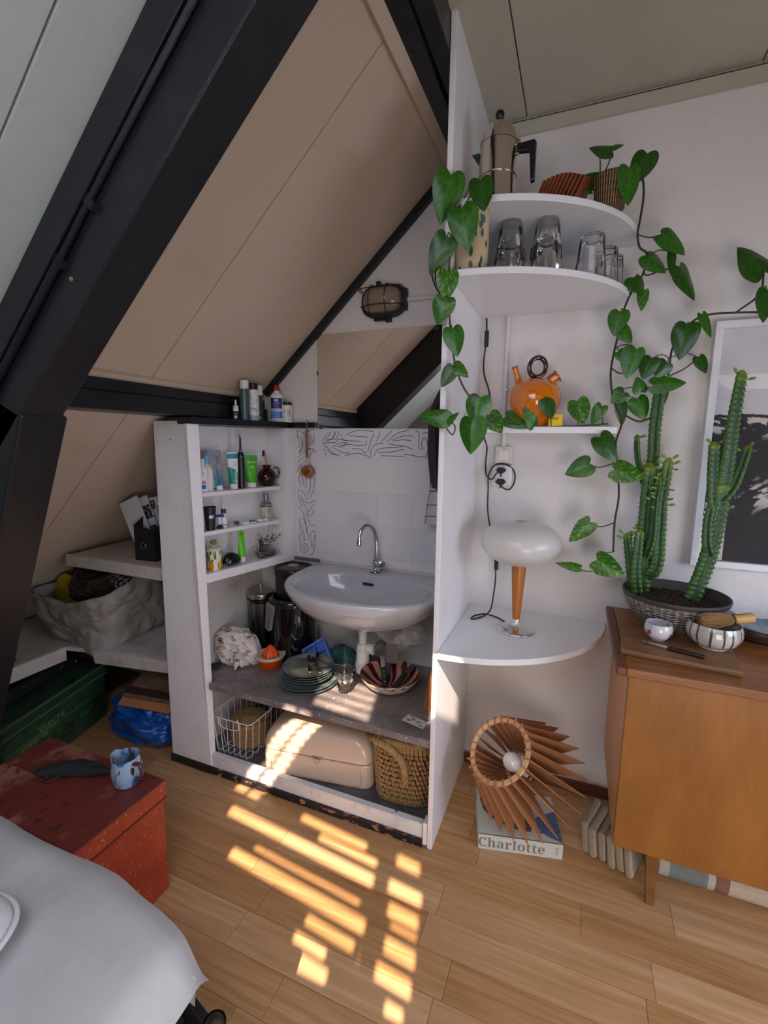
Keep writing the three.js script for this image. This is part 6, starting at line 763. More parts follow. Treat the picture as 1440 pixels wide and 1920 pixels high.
// ================================================================ SIDEBOARD
{
  const t = thing('sideboard', 'mid-century orange-brown wooden sideboard with splayed legs against the right wall', 'sideboard');
  const ven = wood(0xa0692c, 0x7c4c1a, 1.2, 0.9, { vertical: true, st: 3, kn: 1.1, rough: 0.38, seed: 12 }), topW = wood(0xa46a38, 0x6b3f1d, 1.1, 0.35, { st: 6, kn: 0.9, rough: 0.34, seed: 22 });
  part('top', uvm(bb(0.58, 1.75, 0.83, 0.856, 0.012, 0.582, 0.004)), topW, t);
  part('edge_band', uvm(bb(0.552, 0.581, 0.83, 0.8565, 0.012, 0.583, 0.006)), wood(0x7b4a2c, 0x4e2c1a, 0.6, 0.1, { seed: 5 }), t, 'darker edge strip');
  part('front_panel', uvm(bb(0.588, 1.75, 0.258, 0.829, 0.545, 0.562, 0.003)), ven, t);
  part('side_panel', uvm(bb(0.588, 0.606, 0.258, 0.829, 0.02, 0.544, 0.002)), wood(0xdca678, 0xc08a5c, 0.9, 0.5, { vertical: true, seed: 31 }), t);
  part('bottom_panel', uvm(bb(0.606, 1.75, 0.258, 0.274, 0.02, 0.544)), ven, t);
  const leg = (x, z, dx, dz) => part('leg', warp(uvm(new THREE.CylinderGeometry(0.024, 0.017, 0.256, 4, 1).rotateY(PI / 4).translate(0, 0.128, 0)), (a, y, c) => [a + x + dx * y, y, c + z + dz * y]), wood(0x8f6436, 0x6b451f, 0.4, 0.1, { vertical: true, seed: 9 }), t);
  leg(0.724, 0.455, -0.06, 0.06); leg(0.66, 0.075, -0.05, -0.06); leg(1.6, 0.455, 0.05, 0.06); leg(1.65, 0.075, 0.05, -0.06);
  const TP = 0.8565;
  let b = thing('wooden_board', 'thin worn wooden serving board on the corner of the sideboard', 'board', [0.735, TP, 0.365], -0.09);
  part('board', uvm(bx(0.31, 0.016, 0.27, 0, 0.008, 0, 0.004)), wood(0x9a7048, 0x5f4128, 0.5, 0.2, { st: 6, kn: 1 }), b);
  const B = TP + 0.0165;
  b = thing('small_tea_cup', 'small white tea cup with a pink blossom and grey marks on the board', 'cup', [0.687, B, 0.352], 0.2);
  part('cup', lathe(smooth([[0.0001, 0.001], [0.02, 0.001], [0.024, 0.003], [0.037, 0.018], [0.042, 0.036], [0.0385, 0.055], [0.037, 0.056], [0.036, 0.054], [0.039, 0.036], [0.034, 0.02], [0.022, 0.006], [0.0001, 0.005]], 60), 48), phy(0xffffff, 0.18, { clearcoat: 0.7, map: canvas(512, 256, (c, w, h) => { bg(c, w, h, '#d3d2d6'); for (let i = 0; i < 26; i++) { c.fillStyle = ['#9aa39a', '#7b8a74', '#b7bcc0'][i % 3]; c.globalAlpha = 0.5; c.beginPath(); c.ellipse(rr(0, w), rr(0, h), rr(8, 34), rr(4, 14), rr(0, 3), 0, 7); c.fill(); } c.globalAlpha = 1; for (const x of [60, 230, 420]) { for (let i = 0; i < 7; i++) { c.fillStyle = ['#b0507a', '#c97a9c', '#9a3f68'][i % 3]; c.beginPath(); c.ellipse(x + rr(-14, 14), 178 + rr(-14, 12), rr(7, 13), rr(6, 10), rr(0, 3), 0, 7); c.fill(); } c.strokeStyle = '#3f3038'; c.lineWidth = 3; for (let i = 0; i < 3; i++) { c.beginPath(); c.moveTo(x - 8 + i * 7, 186); c.quadraticCurveTo(x - 10 + i * 7, 204, x - 14 + i * 9, 214); c.stroke(); } } }) }), b);
  b = thing('tea_bowl', 'rounded grey-white tea bowl with dark glaze drips holding a bamboo whisk', 'bowl', [0.838, B, 0.348], -0.4);
  part('bowl', lathe(smooth([[0.0001, 0.002], [0.034, 0.002], [0.036, 0.0], [0.04, 0.002], [0.042, 0.008], [0.064, 0.022], [0.076, 0.045], [0.076, 0.065], [0.0715, 0.08], [0.07, 0.081], [0.0685, 0.079], [0.0725, 0.063], [0.072, 0.046], [0.06, 0.026], [0.03, 0.012], [0.0001, 0.011]], 80), 56), phy(0xffffff, 0.16, { clearcoat: 0.8, map: canvas(1024, 256, (c, w, h) => { bg(c, w, h, '#b9b5ac'); c.fillStyle = '#8e8a80'; c.fillRect(0, 0, w, 60); for (let i = 0; i < 40; i++) { c.fillStyle = ['rgba(150,146,134,0.5)', 'rgba(205,202,196,0.6)', 'rgba(120,112,98,0.35)'][i % 3]; c.beginPath(); c.ellipse(rr(0, w), rr(80, 200), rr(20, 70), rr(6, 24), 0, 0, 7); c.fill(); } c.strokeStyle = '#4c473f'; c.lineCap = 'round'; for (let i = 0; i < 15; i++) { c.lineWidth = rr(6, 15); const x = i * 68 + rr(0, 30); c.beginPath(); c.moveTo(x, 112); c.quadraticCurveTo(x + rr(-14, 14), 140, x + rr(-8, 8), rr(160, 195)); c.stroke(); } }) }), b);
  b = thing('bamboo_whisk', 'bamboo tea whisk lying across the tea bowl', 'whisk', [0.838, B + 0.083, 0.34]); b.rotation.set(0, 0.32, 0.13, 'YXZ');
  const bam = std(0xc39a5c, 0.5, { bumpMap: brush, bumpScale: 0.001 });
  part('handle', lathe([[0.0001, 0.115], [0.0145, 0.115], [0.016, 0.113], [0.0145, 0.06], [0.0135, 0.055], [0.0001, 0.055]], 28).rotateZ(-PI / 2), bam, b);
  { const g = []; for (let k = 0; k < 3; k++) for (let i = 0; i < 26; i++) { const a = i / 26 * 2 * PI + k * 0.1, r = [0.0135, 0.01, 0.006][k], R1 = [0.026, 0.016, 0.007][k]; g.push(tube([[0.057, r * Math.cos(a), r * Math.sin(a)], [0.02, mix(r, R1, 0.6) * Math.cos(a), mix(r, R1, 0.6) * Math.sin(a)], [-0.02, R1 * Math.cos(a), R1 * Math.sin(a)], [-0.042, R1 * 0.8 * Math.cos(a), R1 * 0.8 * Math.sin(a)]], 0.0011, 8, 4)); } part('tines', mg(g), bam, b).userData.kind = 'stuff'; }
  part('thread', mg([tor(0.0148, 0.0012).rotateZ(PI / 2).translate(0.052, 0, 0), tor(0.0148, 0.0012).rotateZ(PI / 2).translate(0.056, 0, 0), tube([[0.052, 0.014, 0], [0.06, 0.02, 0.01], [0.075, 0.018, 0.014]], 0.0008, 10, 4)]), std(0x2a2018, 0.8), b);
  b = thing('fruit_knife', 'small knife with a black handle lying on the serving board edge', 'knife', [0.70, B, 0.428], -0.32);
  part('handle', bx(0.1, 0.011, 0.016, 0.052, 0.006, 0, 0.005), MAT.blackPlastic, b);
  part('blade', ext([[0.004, 0], [-0.085, 0.004], [-0.1, 0.011], [-0.06, 0.015], [0.004, 0.0155]], 0.0014, 0.0003).rotateX(-PI / 2).translate(0, 0.006, 0.008), MAT.steel, b);
  b = thing('blue_dish', 'wide shallow dish glazed blue inside and rough dark brown outside', 'dish', [1.045, TP, 0.12]);
  part('dish', lathe(smooth([[0.0001, 0.001], [0.09, 0.001], [0.12, 0.01], [0.145, 0.035], [0.151, 0.055]], 40), 56), std(0xffffff, 0.6, { map: tex(256, 64, (u, v) => { const k = fbm(u * 20, v * 8, 2); return [74 + 60 * k, 62 + 55 * k, 50 + 46 * k]; }), bumpMap: plasterBump, bumpScale: 0.004 }), b);
  part('glaze', lathe(smooth([[0.151, 0.055], [0.149, 0.057], [0.142, 0.04], [0.11, 0.018], [0.0001, 0.012]], 40), 56), phy(0xffffff, 0.16, { clearcoat: 0.8, map: tex(256, 128, (u, v) => { const k = fbm(u * 12, v * 10, 6); return [86 + 60 * k, 122 + 60 * k, 138 + 60 * k]; }) }), b);
  // rugs stored underneath
  b = thing('folded_rug', 'cream wool rug folded in ribs sticking out under the sideboard', 'rug', [0.54, 0, 0.25], -0.35);
  const wool = std(0xffffff, 0.95, { map: worn(0xc9bda4, 0xa7987c, 0.9, 0.2, 3), bumpMap: plasterBump, bumpScale: 0.008 });
  for (let i = 0; i < 6; i++) part('fold', warp(new RoundedBoxGeometry(0.026, 0.118 - (i % 3) * 0.006, 0.17, 5, 0.0125).translate(0.014 + i * 0.03, 0.06 - (i % 3) * 0.003, 0.0 + (i % 2) * 0.006), (x, y, z) => [x + 0.006 * nz(y * 25, z * 12, i) + (0.118 - y) * 0.12 - 0.01, y + 0.004 * nz(x * 30, z * 20, i), z + 0.006 * nz(y * 20, i)]), wool, b);
  b = thing('rolled_rug', 'rolled rug with grey-blue and cream bands lying behind the sideboard leg', 'rug', [0.74, 0.074, 0.30], 0);
  const rug = std(0xffffff, 0.95, { map: tex(512, 32, (u, v) => { const x = u * 0.95, n = 14 * fbm(u * 60, v * 8, 2); const c = x < 0.02 ? [150, 110, 90] : x < 0.05 ? [190, 186, 176] : x < 0.16 ? [128, 138, 140] : x < 0.18 ? [196, 192, 184] : x < 0.22 ? [140, 106, 88] : [200, 190, 172]; return c.map((q) => q + n); }), bumpMap: plasterBump, bumpScale: 0.006 });
  part('roll', grid(48, 40, (u, v) => { const a = u * 2 * PI, r = 0.072 + 0.002 * nz(v * 9, Math.cos(a), Math.sin(a)); return [v * 0.95, r * Math.cos(a), r * Math.sin(a)]; }, true), rug, b);
  { const g = b.children[0].geometry.attributes.uv; for (let i = 0; i < g.count; i++) { const u = g.getX(i); g.setXY(i, g.getY(i), u); } const sp = []; for (let i = 0; i < 60; i++) { const a = i * 0.45, r = 0.066 * (1 - i / 62); sp.push([0.001, r * Math.cos(a), r * Math.sin(a)]); } part('roll_end', tube(sp, 0.006, 160, 6), wool, b); }
}
// ================================================================ PLANTS
{
  const greenT = (va, s) => tex(128, 128, (u, v) => { const x = Math.abs(u - 0.5) * 2, rib = Math.exp(-x * x * 900), vein = Math.exp(-Math.pow(((v * 7 - x * 2.6) % 1 + 1) % 1 - 0.5, 2) * 60) * 0.25 * sst(0.02, 0.1, x); const n = fbm(u * 7 + s, v * 7, s); let c = [44 + 34 * n, 98 + 44 * n, 16 + 12 * n].map((q) => q * (1 + 0.35 * rib + 0.22 * vein)); if (va) { const k = 0.75 * sst(0.12, 0.24, fbm(u * 5 + s, v * 12 - x * 6, s + 2, 3) + 0.1 * nz(u * 2.2, v * 2.2, s)); c = c.map((q, i) => mix(q, [168, 178, 84][i], k)); } return c; });
  const mk = (va, s) => std(0xffffff, 0.36, { map: greenT(va, s) }), LM = [mk(0, 1), mk(1, 5)];
  const dark = [std(0xc4ccb8, 0.34, { map: LM[0].map }), LM[0]];
  const stemM = std(0x3f4a22, 0.6), stemB = std(0x38301f, 0.7);
  // heart-shaped leaf, unit length along +y from the notch to the tip, unit width
  const out = new THREE.CatmullRomCurve3([[0, 0], [0.12, -0.1], [0.28, -0.15], [0.42, -0.08], [0.5, 0.1], [0.49, 0.3], [0.4, 0.52], [0.26, 0.74], [0.1, 0.92], [0, 1]].map(([x, y]) => V(x, y, 0)), false, 'centripetal').getSpacedPoints(20);
  const heart = (fold, droop, wave) => { const pos = [], uv = [], idx = [], n = 21, m = 5; for (const s of [-1, 1]) for (let i = 0; i < n; i++) for (let j = 0; j <= m; j++) { const p = out[i], t = j / m, cy = clamp(i / 20), x = s * p.x * t, y = mix(cy * 0.98, p.y, t); pos.push(x, y, -fold * Math.abs(x) * (0.7 + 0.6 * Math.abs(x)) - droop * Math.pow(clamp(y), 2.2) + wave * Math.sin(y * 6 + s * x * 4) * Math.abs(x)); uv.push(x + 0.5, clamp(y)); } for (const k of [0, 1]) for (let i = 0; i < n - 1; i++) for (let j = 0; j < m; j++) { const a = k * n * (m + 1) + i * (m + 1) + j, b = a + 1, c = a + m + 1, d = c + 1; if (k) idx.push(a, b, d, a, d, c); else idx.push(a, d, b, a, c, d); } let g = new THREE.BufferGeometry(); g.setAttribute('position', new THREE.Float32BufferAttribute(pos, 3)); g.setAttribute('uv', new THREE.Float32BufferAttribute(uv, 2)); g.setIndex(idx); g = mergeVertices(g, 1e-4); g.computeVertexNormals(); return g; };
  const HG = [heart(0.16, 0.14, 0.05), heart(0.3, 0.22, 0.1), heart(0.08, 0.3, 0.12), heart(0.42, 0.1, 0.05)];
  function leaf(root, d, i) {
    const [px, py, pz, tx, ty, tz, w, va] = d, y = V(tx - px, ty - py, tz - pz), L = y.length(); y.normalize();
    const n = V(0.3 + rr(-0.35, 0.35), 0.25 + rr(-0.2, 0.3), 1); n.addScaledVector(y, -n.dot(y)).normalize(); const x = y.clone().cross(n);
    const m = part('leaf', HG[Math.floor(rnd() * 4)], va ? LM[1] : rnd() < 0.4 ? dark[0] : LM[0], root, va ? 'leaf with yellow variegation' : undefined);
    m.quaternion.setFromRotationMatrix(new THREE.Matrix4().makeBasis(x, y, n)); m.position.set(px - root.position.x, py - root.position.y, pz - root.position.z); m.scale.set(w, L * 0.97, w);
    return m;
  }
  const stem = (root, pts, r, mat = stemM, n = 60) => part('stem', tube(pts.map((p) => [p[0] - root.position.x, p[1] - root.position.y, p[2] - root.position.z]), r, n, 7), mat, root);
  // petiole: from the nearest point of a stem to the leaf's notch
  const petioles = (root, leaves, path) => { const c = curve(path), q = c.getPoints(120), g = []; for (const d of leaves) { const p = V(d[0], d[1], d[2]); let best = q[0]; for (const s of q) if (s.distanceTo(p) + Math.max(0, p.y - s.y) * 0.6 < best.distanceTo(p) + Math.max(0, p.y - best.y) * 0.6) best = s; if (best.distanceTo(p) > 0.005) { const m = best.clone().lerp(p, 0.5).add(V(0, 0.012, 0.008)); g.push(tube([best, m, p].map((v) => v.clone().sub(root.position).toArray()), 0.0019, 12, 6)); } } if (g.length) part('petiole', mg(g), stemM, root); };
  const V1=[[0.002,2.284,0.57,-0.018,2.152,0.582,0.095,0],[0.086,2.264,0.55,0.104,2.173,0.562,0.072,0],[0.043,2.176,0.59,0.067,2.061,0.602,0.09,0],[0.002,2.103,0.59,-0.046,2.002,0.602,0.079,0],[0.008,2.007,0.59,0.011,1.925,0.602,0.07,1],[0.003,1.932,0.59,-0.02,1.859,0.602,0.071,0],[0.027,1.842,0.59,0.05,1.758,0.602,0.065,0],[0.029,1.729,0.58,-0.004,1.67,0.592,0.049,0],[0.032,1.739,0.57,0.08,1.705,0.582,0.043,1],[0.114,1.639,0.56,0.104,1.548,0.572,0.079,0],[0.094,1.571,0.57,0.094,1.463,0.582,0.089,0],[0.017,1.574,0.58,-0.08,1.589,0.592,0.06,0],[0.007,1.558,0.58,0.058,1.596,0.592,0.027,0],[0.1,1.603,0.3,0.151,1.538,0.312,0.073,1]];
  const V1b=[[0.14,1.603,0.15,0.242,1.565,0.162,0.07,0],[0.251,1.644,0.16,0.24,1.547,0.172,0.088,0],[0.29,1.67,0.17,0.31,1.59,0.182,0.071,0],[0.39,1.658,0.15,0.419,1.573,0.162,0.078,1],[0.473,1.638,0.15,0.442,1.573,0.162,0.05,0]];
  const V2=[[0.441,2.416,0.27,0.373,2.444,0.282,0.057,0],[0.443,2.428,0.27,0.472,2.426,0.282,0.027,0],[0.372,2.342,0.25,0.425,2.37,0.262,0.07,0],[0.332,2.34,0.27,0.398,2.303,0.282,0.049,0],[0.537,2.374,0.3,0.51,2.289,0.312,0.074,0],[0.491,2.328,0.33,0.498,2.218,0.342,0.071,0]];
  const V2b=[[0.611,2.189,0.16,0.694,2.129,0.172,0.084,0],[0.578,2.134,0.15,0.638,2.069,0.162,0.072,0],[0.65,2.135,0.14,0.655,2.057,0.152,0.035,0],[0.675,2.085,0.15,0.737,1.976,0.162,0.077,0],[0.543,2.064,0.16,0.571,2.007,0.172,0.072,0],[0.577,2.021,0.15,0.573,1.951,0.162,0.04,1],[0.506,1.953,0.17,0.491,1.873,0.182,0.07,0],[0.512,1.899,0.16,0.553,1.851,0.172,0.052,0],[0.513,1.822,0.16,0.545,1.783,0.172,0.041,0],[0.566,1.826,0.17,0.544,1.726,0.182,0.08,0],[0.617,1.795,0.16,0.594,1.724,0.172,0.066,0],[0.664,1.78,0.15,0.632,1.731,0.162,0.062,0],[0.595,1.685,0.15,0.579,1.738,0.162,0.056,0],[0.63,1.707,0.15,0.73,1.713,0.162,0.063,0],[0.542,1.687,0.14,0.502,1.646,0.152,0.057,0],[0.537,1.647,0.13,0.545,1.566,0.142,0.042,0],[0.587,1.663,0.13,0.62,1.59,0.142,0.072,0],[0.667,1.694,0.13,0.652,1.602,0.142,0.044,0],[0.715,1.897,0.15,0.701,1.785,0.162,0.085,0],[0.755,1.93,0.14,0.787,1.851,0.152,0.035,0],[0.761,1.797,0.12,0.788,1.742,0.132,0.043,0],[0.91,2.048,0.13,0.839,2.14,0.142,0.094,0],[0.922,1.988,0.14,0.922,1.887,0.152,0.057,0],[0.475,1.527,0.17,0.541,1.445,0.182,0.084,0],[0.447,1.43,0.15,0.363,1.388,0.162,0.079,0],[0.53,1.414,0.17,0.632,1.389,0.182,0.084,1],[0.464,1.213,0.16,0.395,1.132,0.172,0.068,1],[0.437,1.037,0.16,0.351,1.051,0.172,0.036,1],[0.499,1.077,0.17,0.595,1.034,0.182,0.091,1]];
  const stem1=[[0.037,2.22,0.42],[0.024,2.24,0.47],[0.021,2.192,0.55],[0.01,2.087,0.575],[0.008,1.997,0.575],[0.014,1.873,0.575],[0.025,1.794,0.575],[0.038,1.73,0.57],[0.061,1.674,0.565],[0.083,1.642,0.555],[0.112,1.613,0.5],[0.114,1.577,0.35],[0.148,1.588,0.2],[0.221,1.566,0.14],[0.336,1.566,0.14],[0.428,1.57,0.14],[0.499,1.576,0.14]];
  const stem2=[[0.452,2.328,0.25],[0.494,2.32,0.3],[0.524,2.315,0.3],[0.541,2.289,0.25],[0.543,2.24,0.18],[0.541,2.203,0.15],[0.554,2.166,0.13],[0.575,2.147,0.13],[0.569,2.079,0.13],[0.541,2.03,0.13],[0.52,1.968,0.14],[0.509,1.889,0.14],[0.498,1.817,0.14],[0.494,1.753,0.14],[0.51,1.66,0.14],[0.542,1.585,0.14],[0.529,1.509,0.15],[0.539,1.433,0.15],[0.553,1.317,0.15],[0.547,1.218,0.15],[0.551,1.108,0.15]];
  const stem3=[[0.575,2.141,0.13],[0.577,2.078,0.13],[0.624,2.086,0.13],[0.677,2.088,0.14]];
  const stem4=[[0.493,1.772,0.14],[0.528,1.752,0.14],[0.567,1.785,0.15]];
  const stem5=[[0.54,1.614,0.13],[0.602,1.585,0.13],[0.658,1.622,0.12],[0.676,1.695,0.12],[0.676,1.765,0.13],[0.681,1.835,0.13],[0.717,1.9,0.14],[0.762,1.929,0.13],[0.849,1.931,0.13],[0.914,1.927,0.13]];
  const stem6=[[0.849,1.931,0.13],[0.907,1.984,0.13],[0.911,2.04,0.13]];
  const stem7=[[0.68,1.739,0.12],[0.725,1.764,0.12],[0.758,1.794,0.12]];
  const petA=[[0.541,2.203,0.15],[0.577,2.189,0.15],[0.611,2.189,0.16]];
  const petB=[[0.535,1.437,0.15],[0.475,1.419,0.15],[0.447,1.43,0.15]];
  const petC=[[0.547,1.218,0.15],[0.5,1.199,0.15],[0.464,1.213,0.16]];
  const petD=[[0.494,1.029,0.16],[0.457,1.028,0.16],[0.437,1.037,0.16]];
  const petE=[[0.419,2.358,0.25],[0.436,2.396,0.26],[0.441,2.416,0.27]];
  const petF=[[0.411,2.351,0.25],[0.407,2.397,0.27],[0.401,2.418,0.27]];
  const petG=[[0.007,1.558,0.58],[0.036,1.526,0.58],[0.041,1.551,0.57],[0.026,1.568,0.57]];
  // pothos in the spotted vase
  const a = thing('potted_pothos', 'pothos vine trailing from a cream spotted vase on the second shelf along the narrow shelf', 'potted plant', [0.048, 2.0315, 0.455]);
  part('vase', lathe(smooth([[0.0001, 0.001], [0.046, 0.001], [0.05, 0.006], [0.0525, 0.1], [0.051, 0.185], [0.047, 0.199], [0.043, 0.2], [0.043, 0.196], [0.047, 0.18], [0.0485, 0.1], [0.045, 0.01], [0.0001, 0.006]], 70), 48), phy(0xffffff, 0.2, { clearcoat: 0.7, map: tex(512, 256, (() => { const sp = []; for (let i = 0; i < 420; i++) sp.push([rnd(), rnd(), rr(0.004, 0.02), rnd()]); return (u, v) => { let c = [205, 182, 146]; for (const s of sp) { const du = Math.abs(u - s[0]), e = Math.min(du, 1 - du) + 0.004 * nz(u * 90, v * 60), f = Math.abs(v - s[1]) * 1.5; if (e * e + f * f < s[2] * s[2]) c = s[3] < 0.5 ? [60, 104, 92] : [84, 62, 40]; } return c; }; })()) }), a);
  part('soil', lathe([[0.0001, 0.17], [0.046, 0.17], [0.046, 0.165]], 24), std(0x2a1d14, 0.95), a);
  stem(a, stem1, 0.0032); stem(a, petG, 0.0022); V1.forEach((d) => leaf(a, d)); V1b.forEach((d) => leaf(a, d)); petioles(a, [...V1.slice(0, 11), V1[13], ...V1b], stem1);
  stem(a, [[0.036, 2.21, 0.43], [0.07, 2.25, 0.5], [0.086, 2.264, 0.55]], 0.0024); stem(a, [[0.055, 2.2, 0.44], [0.06, 2.24, 0.52], [0.043, 2.176, 0.588]], 0.0024);
  // pothos in the striped pot
  const b = thing('potted_pothos', 'pothos vine in a striped woven pot on the top shelf trailing down the right wall', 'potted plant', [0.444, 2.2395, 0.285]);
  part('pot', lathe(smooth([[0.0001, 0.001], [0.04, 0.001], [0.044, 0.006], [0.052, 0.088], [0.05, 0.09], [0.046, 0.086]], 40), 48), std(0xffffff, 0.8, { map: tex(512, 64, (u, v) => { const s = Math.sin(u * 2 * PI * 40), w = 0.5 + 0.5 * Math.sin(v * 2 * PI * 22 + (s > 0 ? PI : 0)), k = sst(-0.2, 0.2, s); return [mix(56, 172, k) * (0.7 + 0.3 * w), mix(32, 140, k) * (0.7 + 0.3 * w), mix(30, 84, k) * (0.7 + 0.3 * w)]; }), bumpMap: grey(512, 64, (u, v) => 0.5 + 0.5 * Math.sin(v * 2 * PI * 22) * Math.sin(u * 2 * PI * 40)), bumpScale: 0.003 }), b);
  part('soil', lathe([[0.0001, 0.078], [0.048, 0.076]], 24), std(0x2a1d14, 0.95), b);
  stem(b, stem2, 0.0036, stemB, 160); stem(b, stem3, 0.0026, stemB); stem(b, stem4, 0.0026); stem(b, stem5, 0.0034, stemB, 90); stem(b, stem6, 0.003, stemB); stem(b, stem7, 0.0026);
  for (const p of [petA, petB, petC, petD, petE, petF]) stem(b, p, 0.0022, stemM, 20);
  V2.forEach((d) => leaf(b, d)); V2b.forEach((d) => leaf(b, d));
  petioles(b, V2.slice(2), stem2.slice(0, 5)); petioles(b, V2b.slice(1, 3), stem3); petioles(b, [...V2b.slice(4, 10), ...V2b.slice(14, 18), V2b[23], V2b[25]], stem2); petioles(b, [...V2b.slice(10, 14), ...V2b.slice(18, 21)], stem5); petioles(b, V2b.slice(21, 23), stem6); petioles(b, [V2b[28]], stem2.slice(-3));
  // succulent euphorbias in the textured bowl
  const c = thing('potted_cactus', 'two tall spiny green cacti in a low textured grey bowl on the sideboard', 'potted plant', [0.755, 0.8565, 0.175]);
  part('saucer', lathe([[0.0001, 0], [0.115, 0], [0.12, 0.004], [0.12, 0.01], [0.0001, 0.01]], 48), wood(0xa5724a, 0x7b4f30, 0.3, 0.1), c);
  part('bowl', lathe(smooth([[0.0001, 0.011], [0.088, 0.011], [0.1, 0.018], [0.135, 0.058], [0.158, 0.1], [0.163, 0.118]], 50), 72), std(0xffffff, 0.7, { map: tex(512, 128, (u, v) => { const z = Math.sin((u * 90 + 1.2 * fbm(u * 30, v * 14, 3)) * PI) * 0.5 + Math.sin((v * 46 + 2.4 * fbm(u * 26, v * 10, 8)) * PI), k = sst(-0.2, 0.35, z); return [mix(52, 178, k), mix(47, 168, k), mix(46, 158, k)]; }), bumpMap: plasterBump, bumpScale: 0.004 }), c);
  part('rim', lathe(smooth([[0.1625, 0.116], [0.166, 0.124], [0.166, 0.132], [0.161, 0.133], [0.156, 0.12], [0.14, 0.08]], 30), 72), std(0x3e3835, 0.55), c, 'dark brown rim');
  part('soil', warp(new THREE.CircleGeometry(0.148, 48).rotateX(-PI / 2).translate(0, 0.1, 0).toNonIndexed(), (x, y, z) => [x, y + 0.012 * (1 - Math.hypot(x, z) / 0.15), z]), std(0x2b2019, 0.95), c);
  { const g = []; for (let i = 0; i < 260; i++) { const a2 = rr(0, 6.28), r = 0.142 * Math.sqrt(rnd()); g.push(new THREE.IcosahedronGeometry(rr(0.002, 0.007), 0).translate(r * Math.cos(a2), 0.102 + 0.012 * (1 - r / 0.15), r * Math.sin(a2))); } part('soil_crumbs', mg(g), std(0x3a2a20, 0.95), c).userData.kind = 'stuff'; }
  const cm = std(0xffffff, 0.42, { map: tex(128, 256, (u, v) => { const k = fbm(u * 5, v * 14, 2), rib = Math.pow(Math.abs(Math.cos(u * PI * 3)), 6), y = sst(0.82, 1, v); return [mix(36 + 24 * k + 28 * rib, 110, y), mix(74 + 32 * k + 32 * rib, 132, y), mix(28 + 12 * k + 6 * rib, 26, y)]; }) }), spM = std(0x3b3a2a, 0.7), lfM = std(0x5d8a2a, 0.45);
  function euph(pts, r0, r1, leaves = 5) {
    const cv = curve(pts.map((p) => [p[0] - 0.755, p[1] - 0.8565, p[2] - 0.175])), L = cv.getLength(), n = Math.ceil(L / 0.0045), F = cv.computeFrenetFrames(n, false), tw = rr(0, 2);
    const at = (u, v, bump) => { const i = Math.min(n, Math.round(v * n)), p = cv.getPointAt(i / n), a2 = u * 2 * PI + tw, rr0 = mix(r0, r1, v) * (v > 0.96 ? mix(1, 0.35, (v - 0.96) / 0.04) : 1) * (v < 0.05 ? mix(0.72, 1, v / 0.05) : 1), k = Math.pow(Math.abs(Math.cos(u * PI * 3)), 1.5), r = rr0 * (0.5 + 0.5 * k * (0.9 + 0.16 * Math.cos(v * L / 0.018 * 2 * PI))) * (bump ?? 1); return p.addScaledVector(F.normals[i], r * Math.cos(a2)).addScaledVector(F.binormals[i], r * Math.sin(a2)); };
    const m = part('stem', grid(36, n, (u, v) => at(u, v).toArray(), true), cm, c), sp = [], lf = [];
    for (let k = 0; k < 3; k++) for (let y = 0.012; y < L; y += 0.018) { const v = y / L, b0 = at(k / 3, v, 0.97), e = at(k / 3 + 0.03, v, 1.5), e2 = at(k / 3 - 0.03, v, 1.5); for (const q of [e, e2]) { const d = q.clone().sub(b0).normalize(); sp.push(new THREE.ConeGeometry(0.0011, 0.009, 4).translate(0, 0.0045, 0).applyQuaternion(new THREE.Quaternion().setFromUnitVectors(V(0, 1, 0), d)).translate(b0.x, b0.y, b0.z)); } if (v > 1 - leaves * 0.03 && rnd() < 0.55) { const d = at(k / 3, v, 2.2).sub(b0).normalize(); d.x += rr(-0.5, 0.5); d.z += rr(-0.5, 0.5); d.y += rr(0.1, 0.9); d.normalize(); const g = new THREE.SphereGeometry(1, 8, 6).scale(0.005, 0.011, 0.0016).translate(0, 0.015, 0).applyQuaternion(new THREE.Quaternion().setFromUnitVectors(V(0, 1, 0), d)).translate(b0.x, b0.y, b0.z); lf.push(g); } }
    part('spines', mg(sp), spM, m).userData.kind = 'stuff'; if (lf.length) part('leaf_tuft', mg(lf), lfM, m).userData.kind = 'stuff';
  }
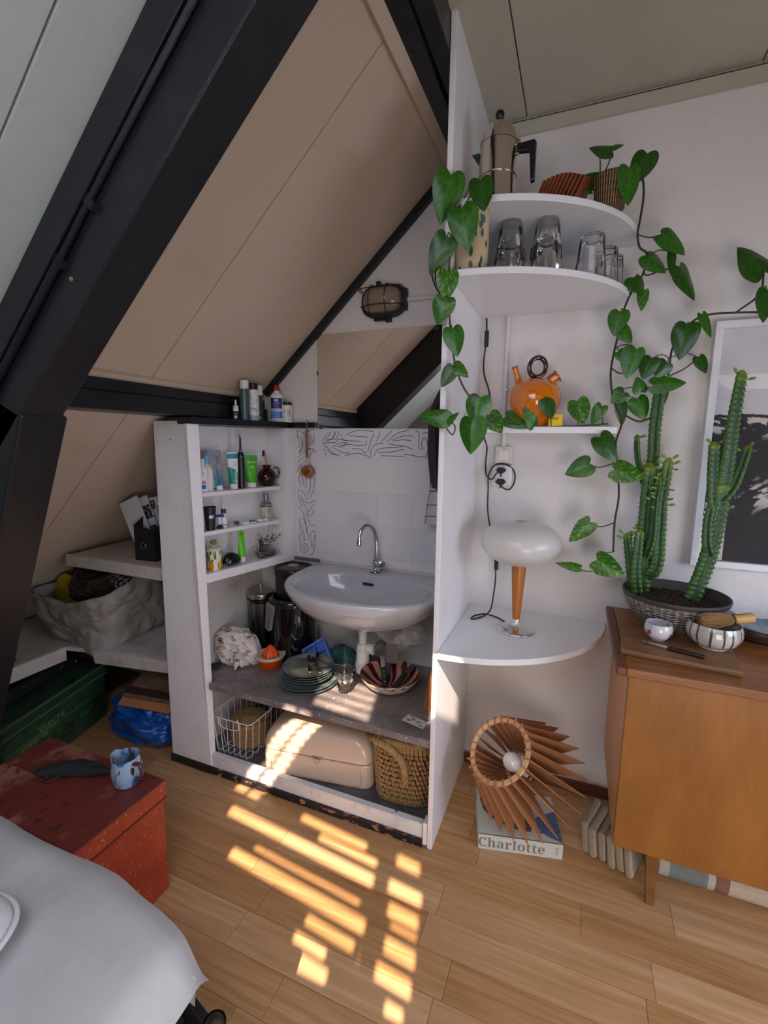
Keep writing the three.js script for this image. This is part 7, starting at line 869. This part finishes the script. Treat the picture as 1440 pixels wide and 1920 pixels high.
  euph([[0.652, 0.955, 0.13], [0.65, 1.05, 0.132], [0.647, 1.183, 0.13], [0.645, 1.39, 0.13], [0.645, 1.44, 0.13]], 0.034, 0.027, 4);
  euph([[0.651, 1.34, 0.118], [0.656, 1.45, 0.115], [0.651, 1.56, 0.122], [0.656, 1.735, 0.13]], 0.022, 0.022, 2);
  euph([[0.632, 0.955, 0.15], [0.618, 1.03, 0.152], [0.605, 1.1, 0.15], [0.59, 1.185, 0.15]], 0.021, 0.014, 7);
  euph([[0.64, 0.955, 0.155], [0.628, 1.04, 0.16], [0.628, 1.14, 0.158], [0.63, 1.2, 0.155]], 0.022, 0.018, 3);
  euph([[0.665, 1.02, 0.135], [0.69, 1.06, 0.145], [0.692, 1.2, 0.15], [0.69, 1.3, 0.15], [0.699, 1.46, 0.15]], 0.026, 0.018, 14);
  euph([[0.662, 1.1, 0.15], [0.672, 1.17, 0.16], [0.672, 1.3, 0.155], [0.678, 1.4, 0.15]], 0.018, 0.013, 12);
  euph([[0.645, 1.34, 0.128], [0.622, 1.4, 0.122], [0.605, 1.47, 0.12], [0.598, 1.54, 0.12]], 0.014, 0.011, 5);
  euph([[0.80, 0.955, 0.165], [0.818, 1.02, 0.162], [0.838, 1.112, 0.16], [0.853, 1.24, 0.16], [0.86, 1.389, 0.16]], 0.032, 0.03, 0);
  euph([[0.86, 1.36, 0.16], [0.864, 1.46, 0.16], [0.868, 1.6, 0.16], [0.876, 1.745, 0.16]], 0.029, 0.018, 3);
  euph([[0.853, 1.27, 0.165], [0.838, 1.31, 0.168], [0.828, 1.4, 0.166], [0.823, 1.515, 0.16]], 0.022, 0.02, 4);
  euph([[0.862, 1.32, 0.165], [0.888, 1.36, 0.168], [0.905, 1.42, 0.165], [0.922, 1.505, 0.16]], 0.019, 0.014, 5);
  euph([[0.846, 1.13, 0.17], [0.833, 1.17, 0.178], [0.828, 1.24, 0.176], [0.834, 1.31, 0.172]], 0.018, 0.015, 4);
}
renderer.render(scene, camera);
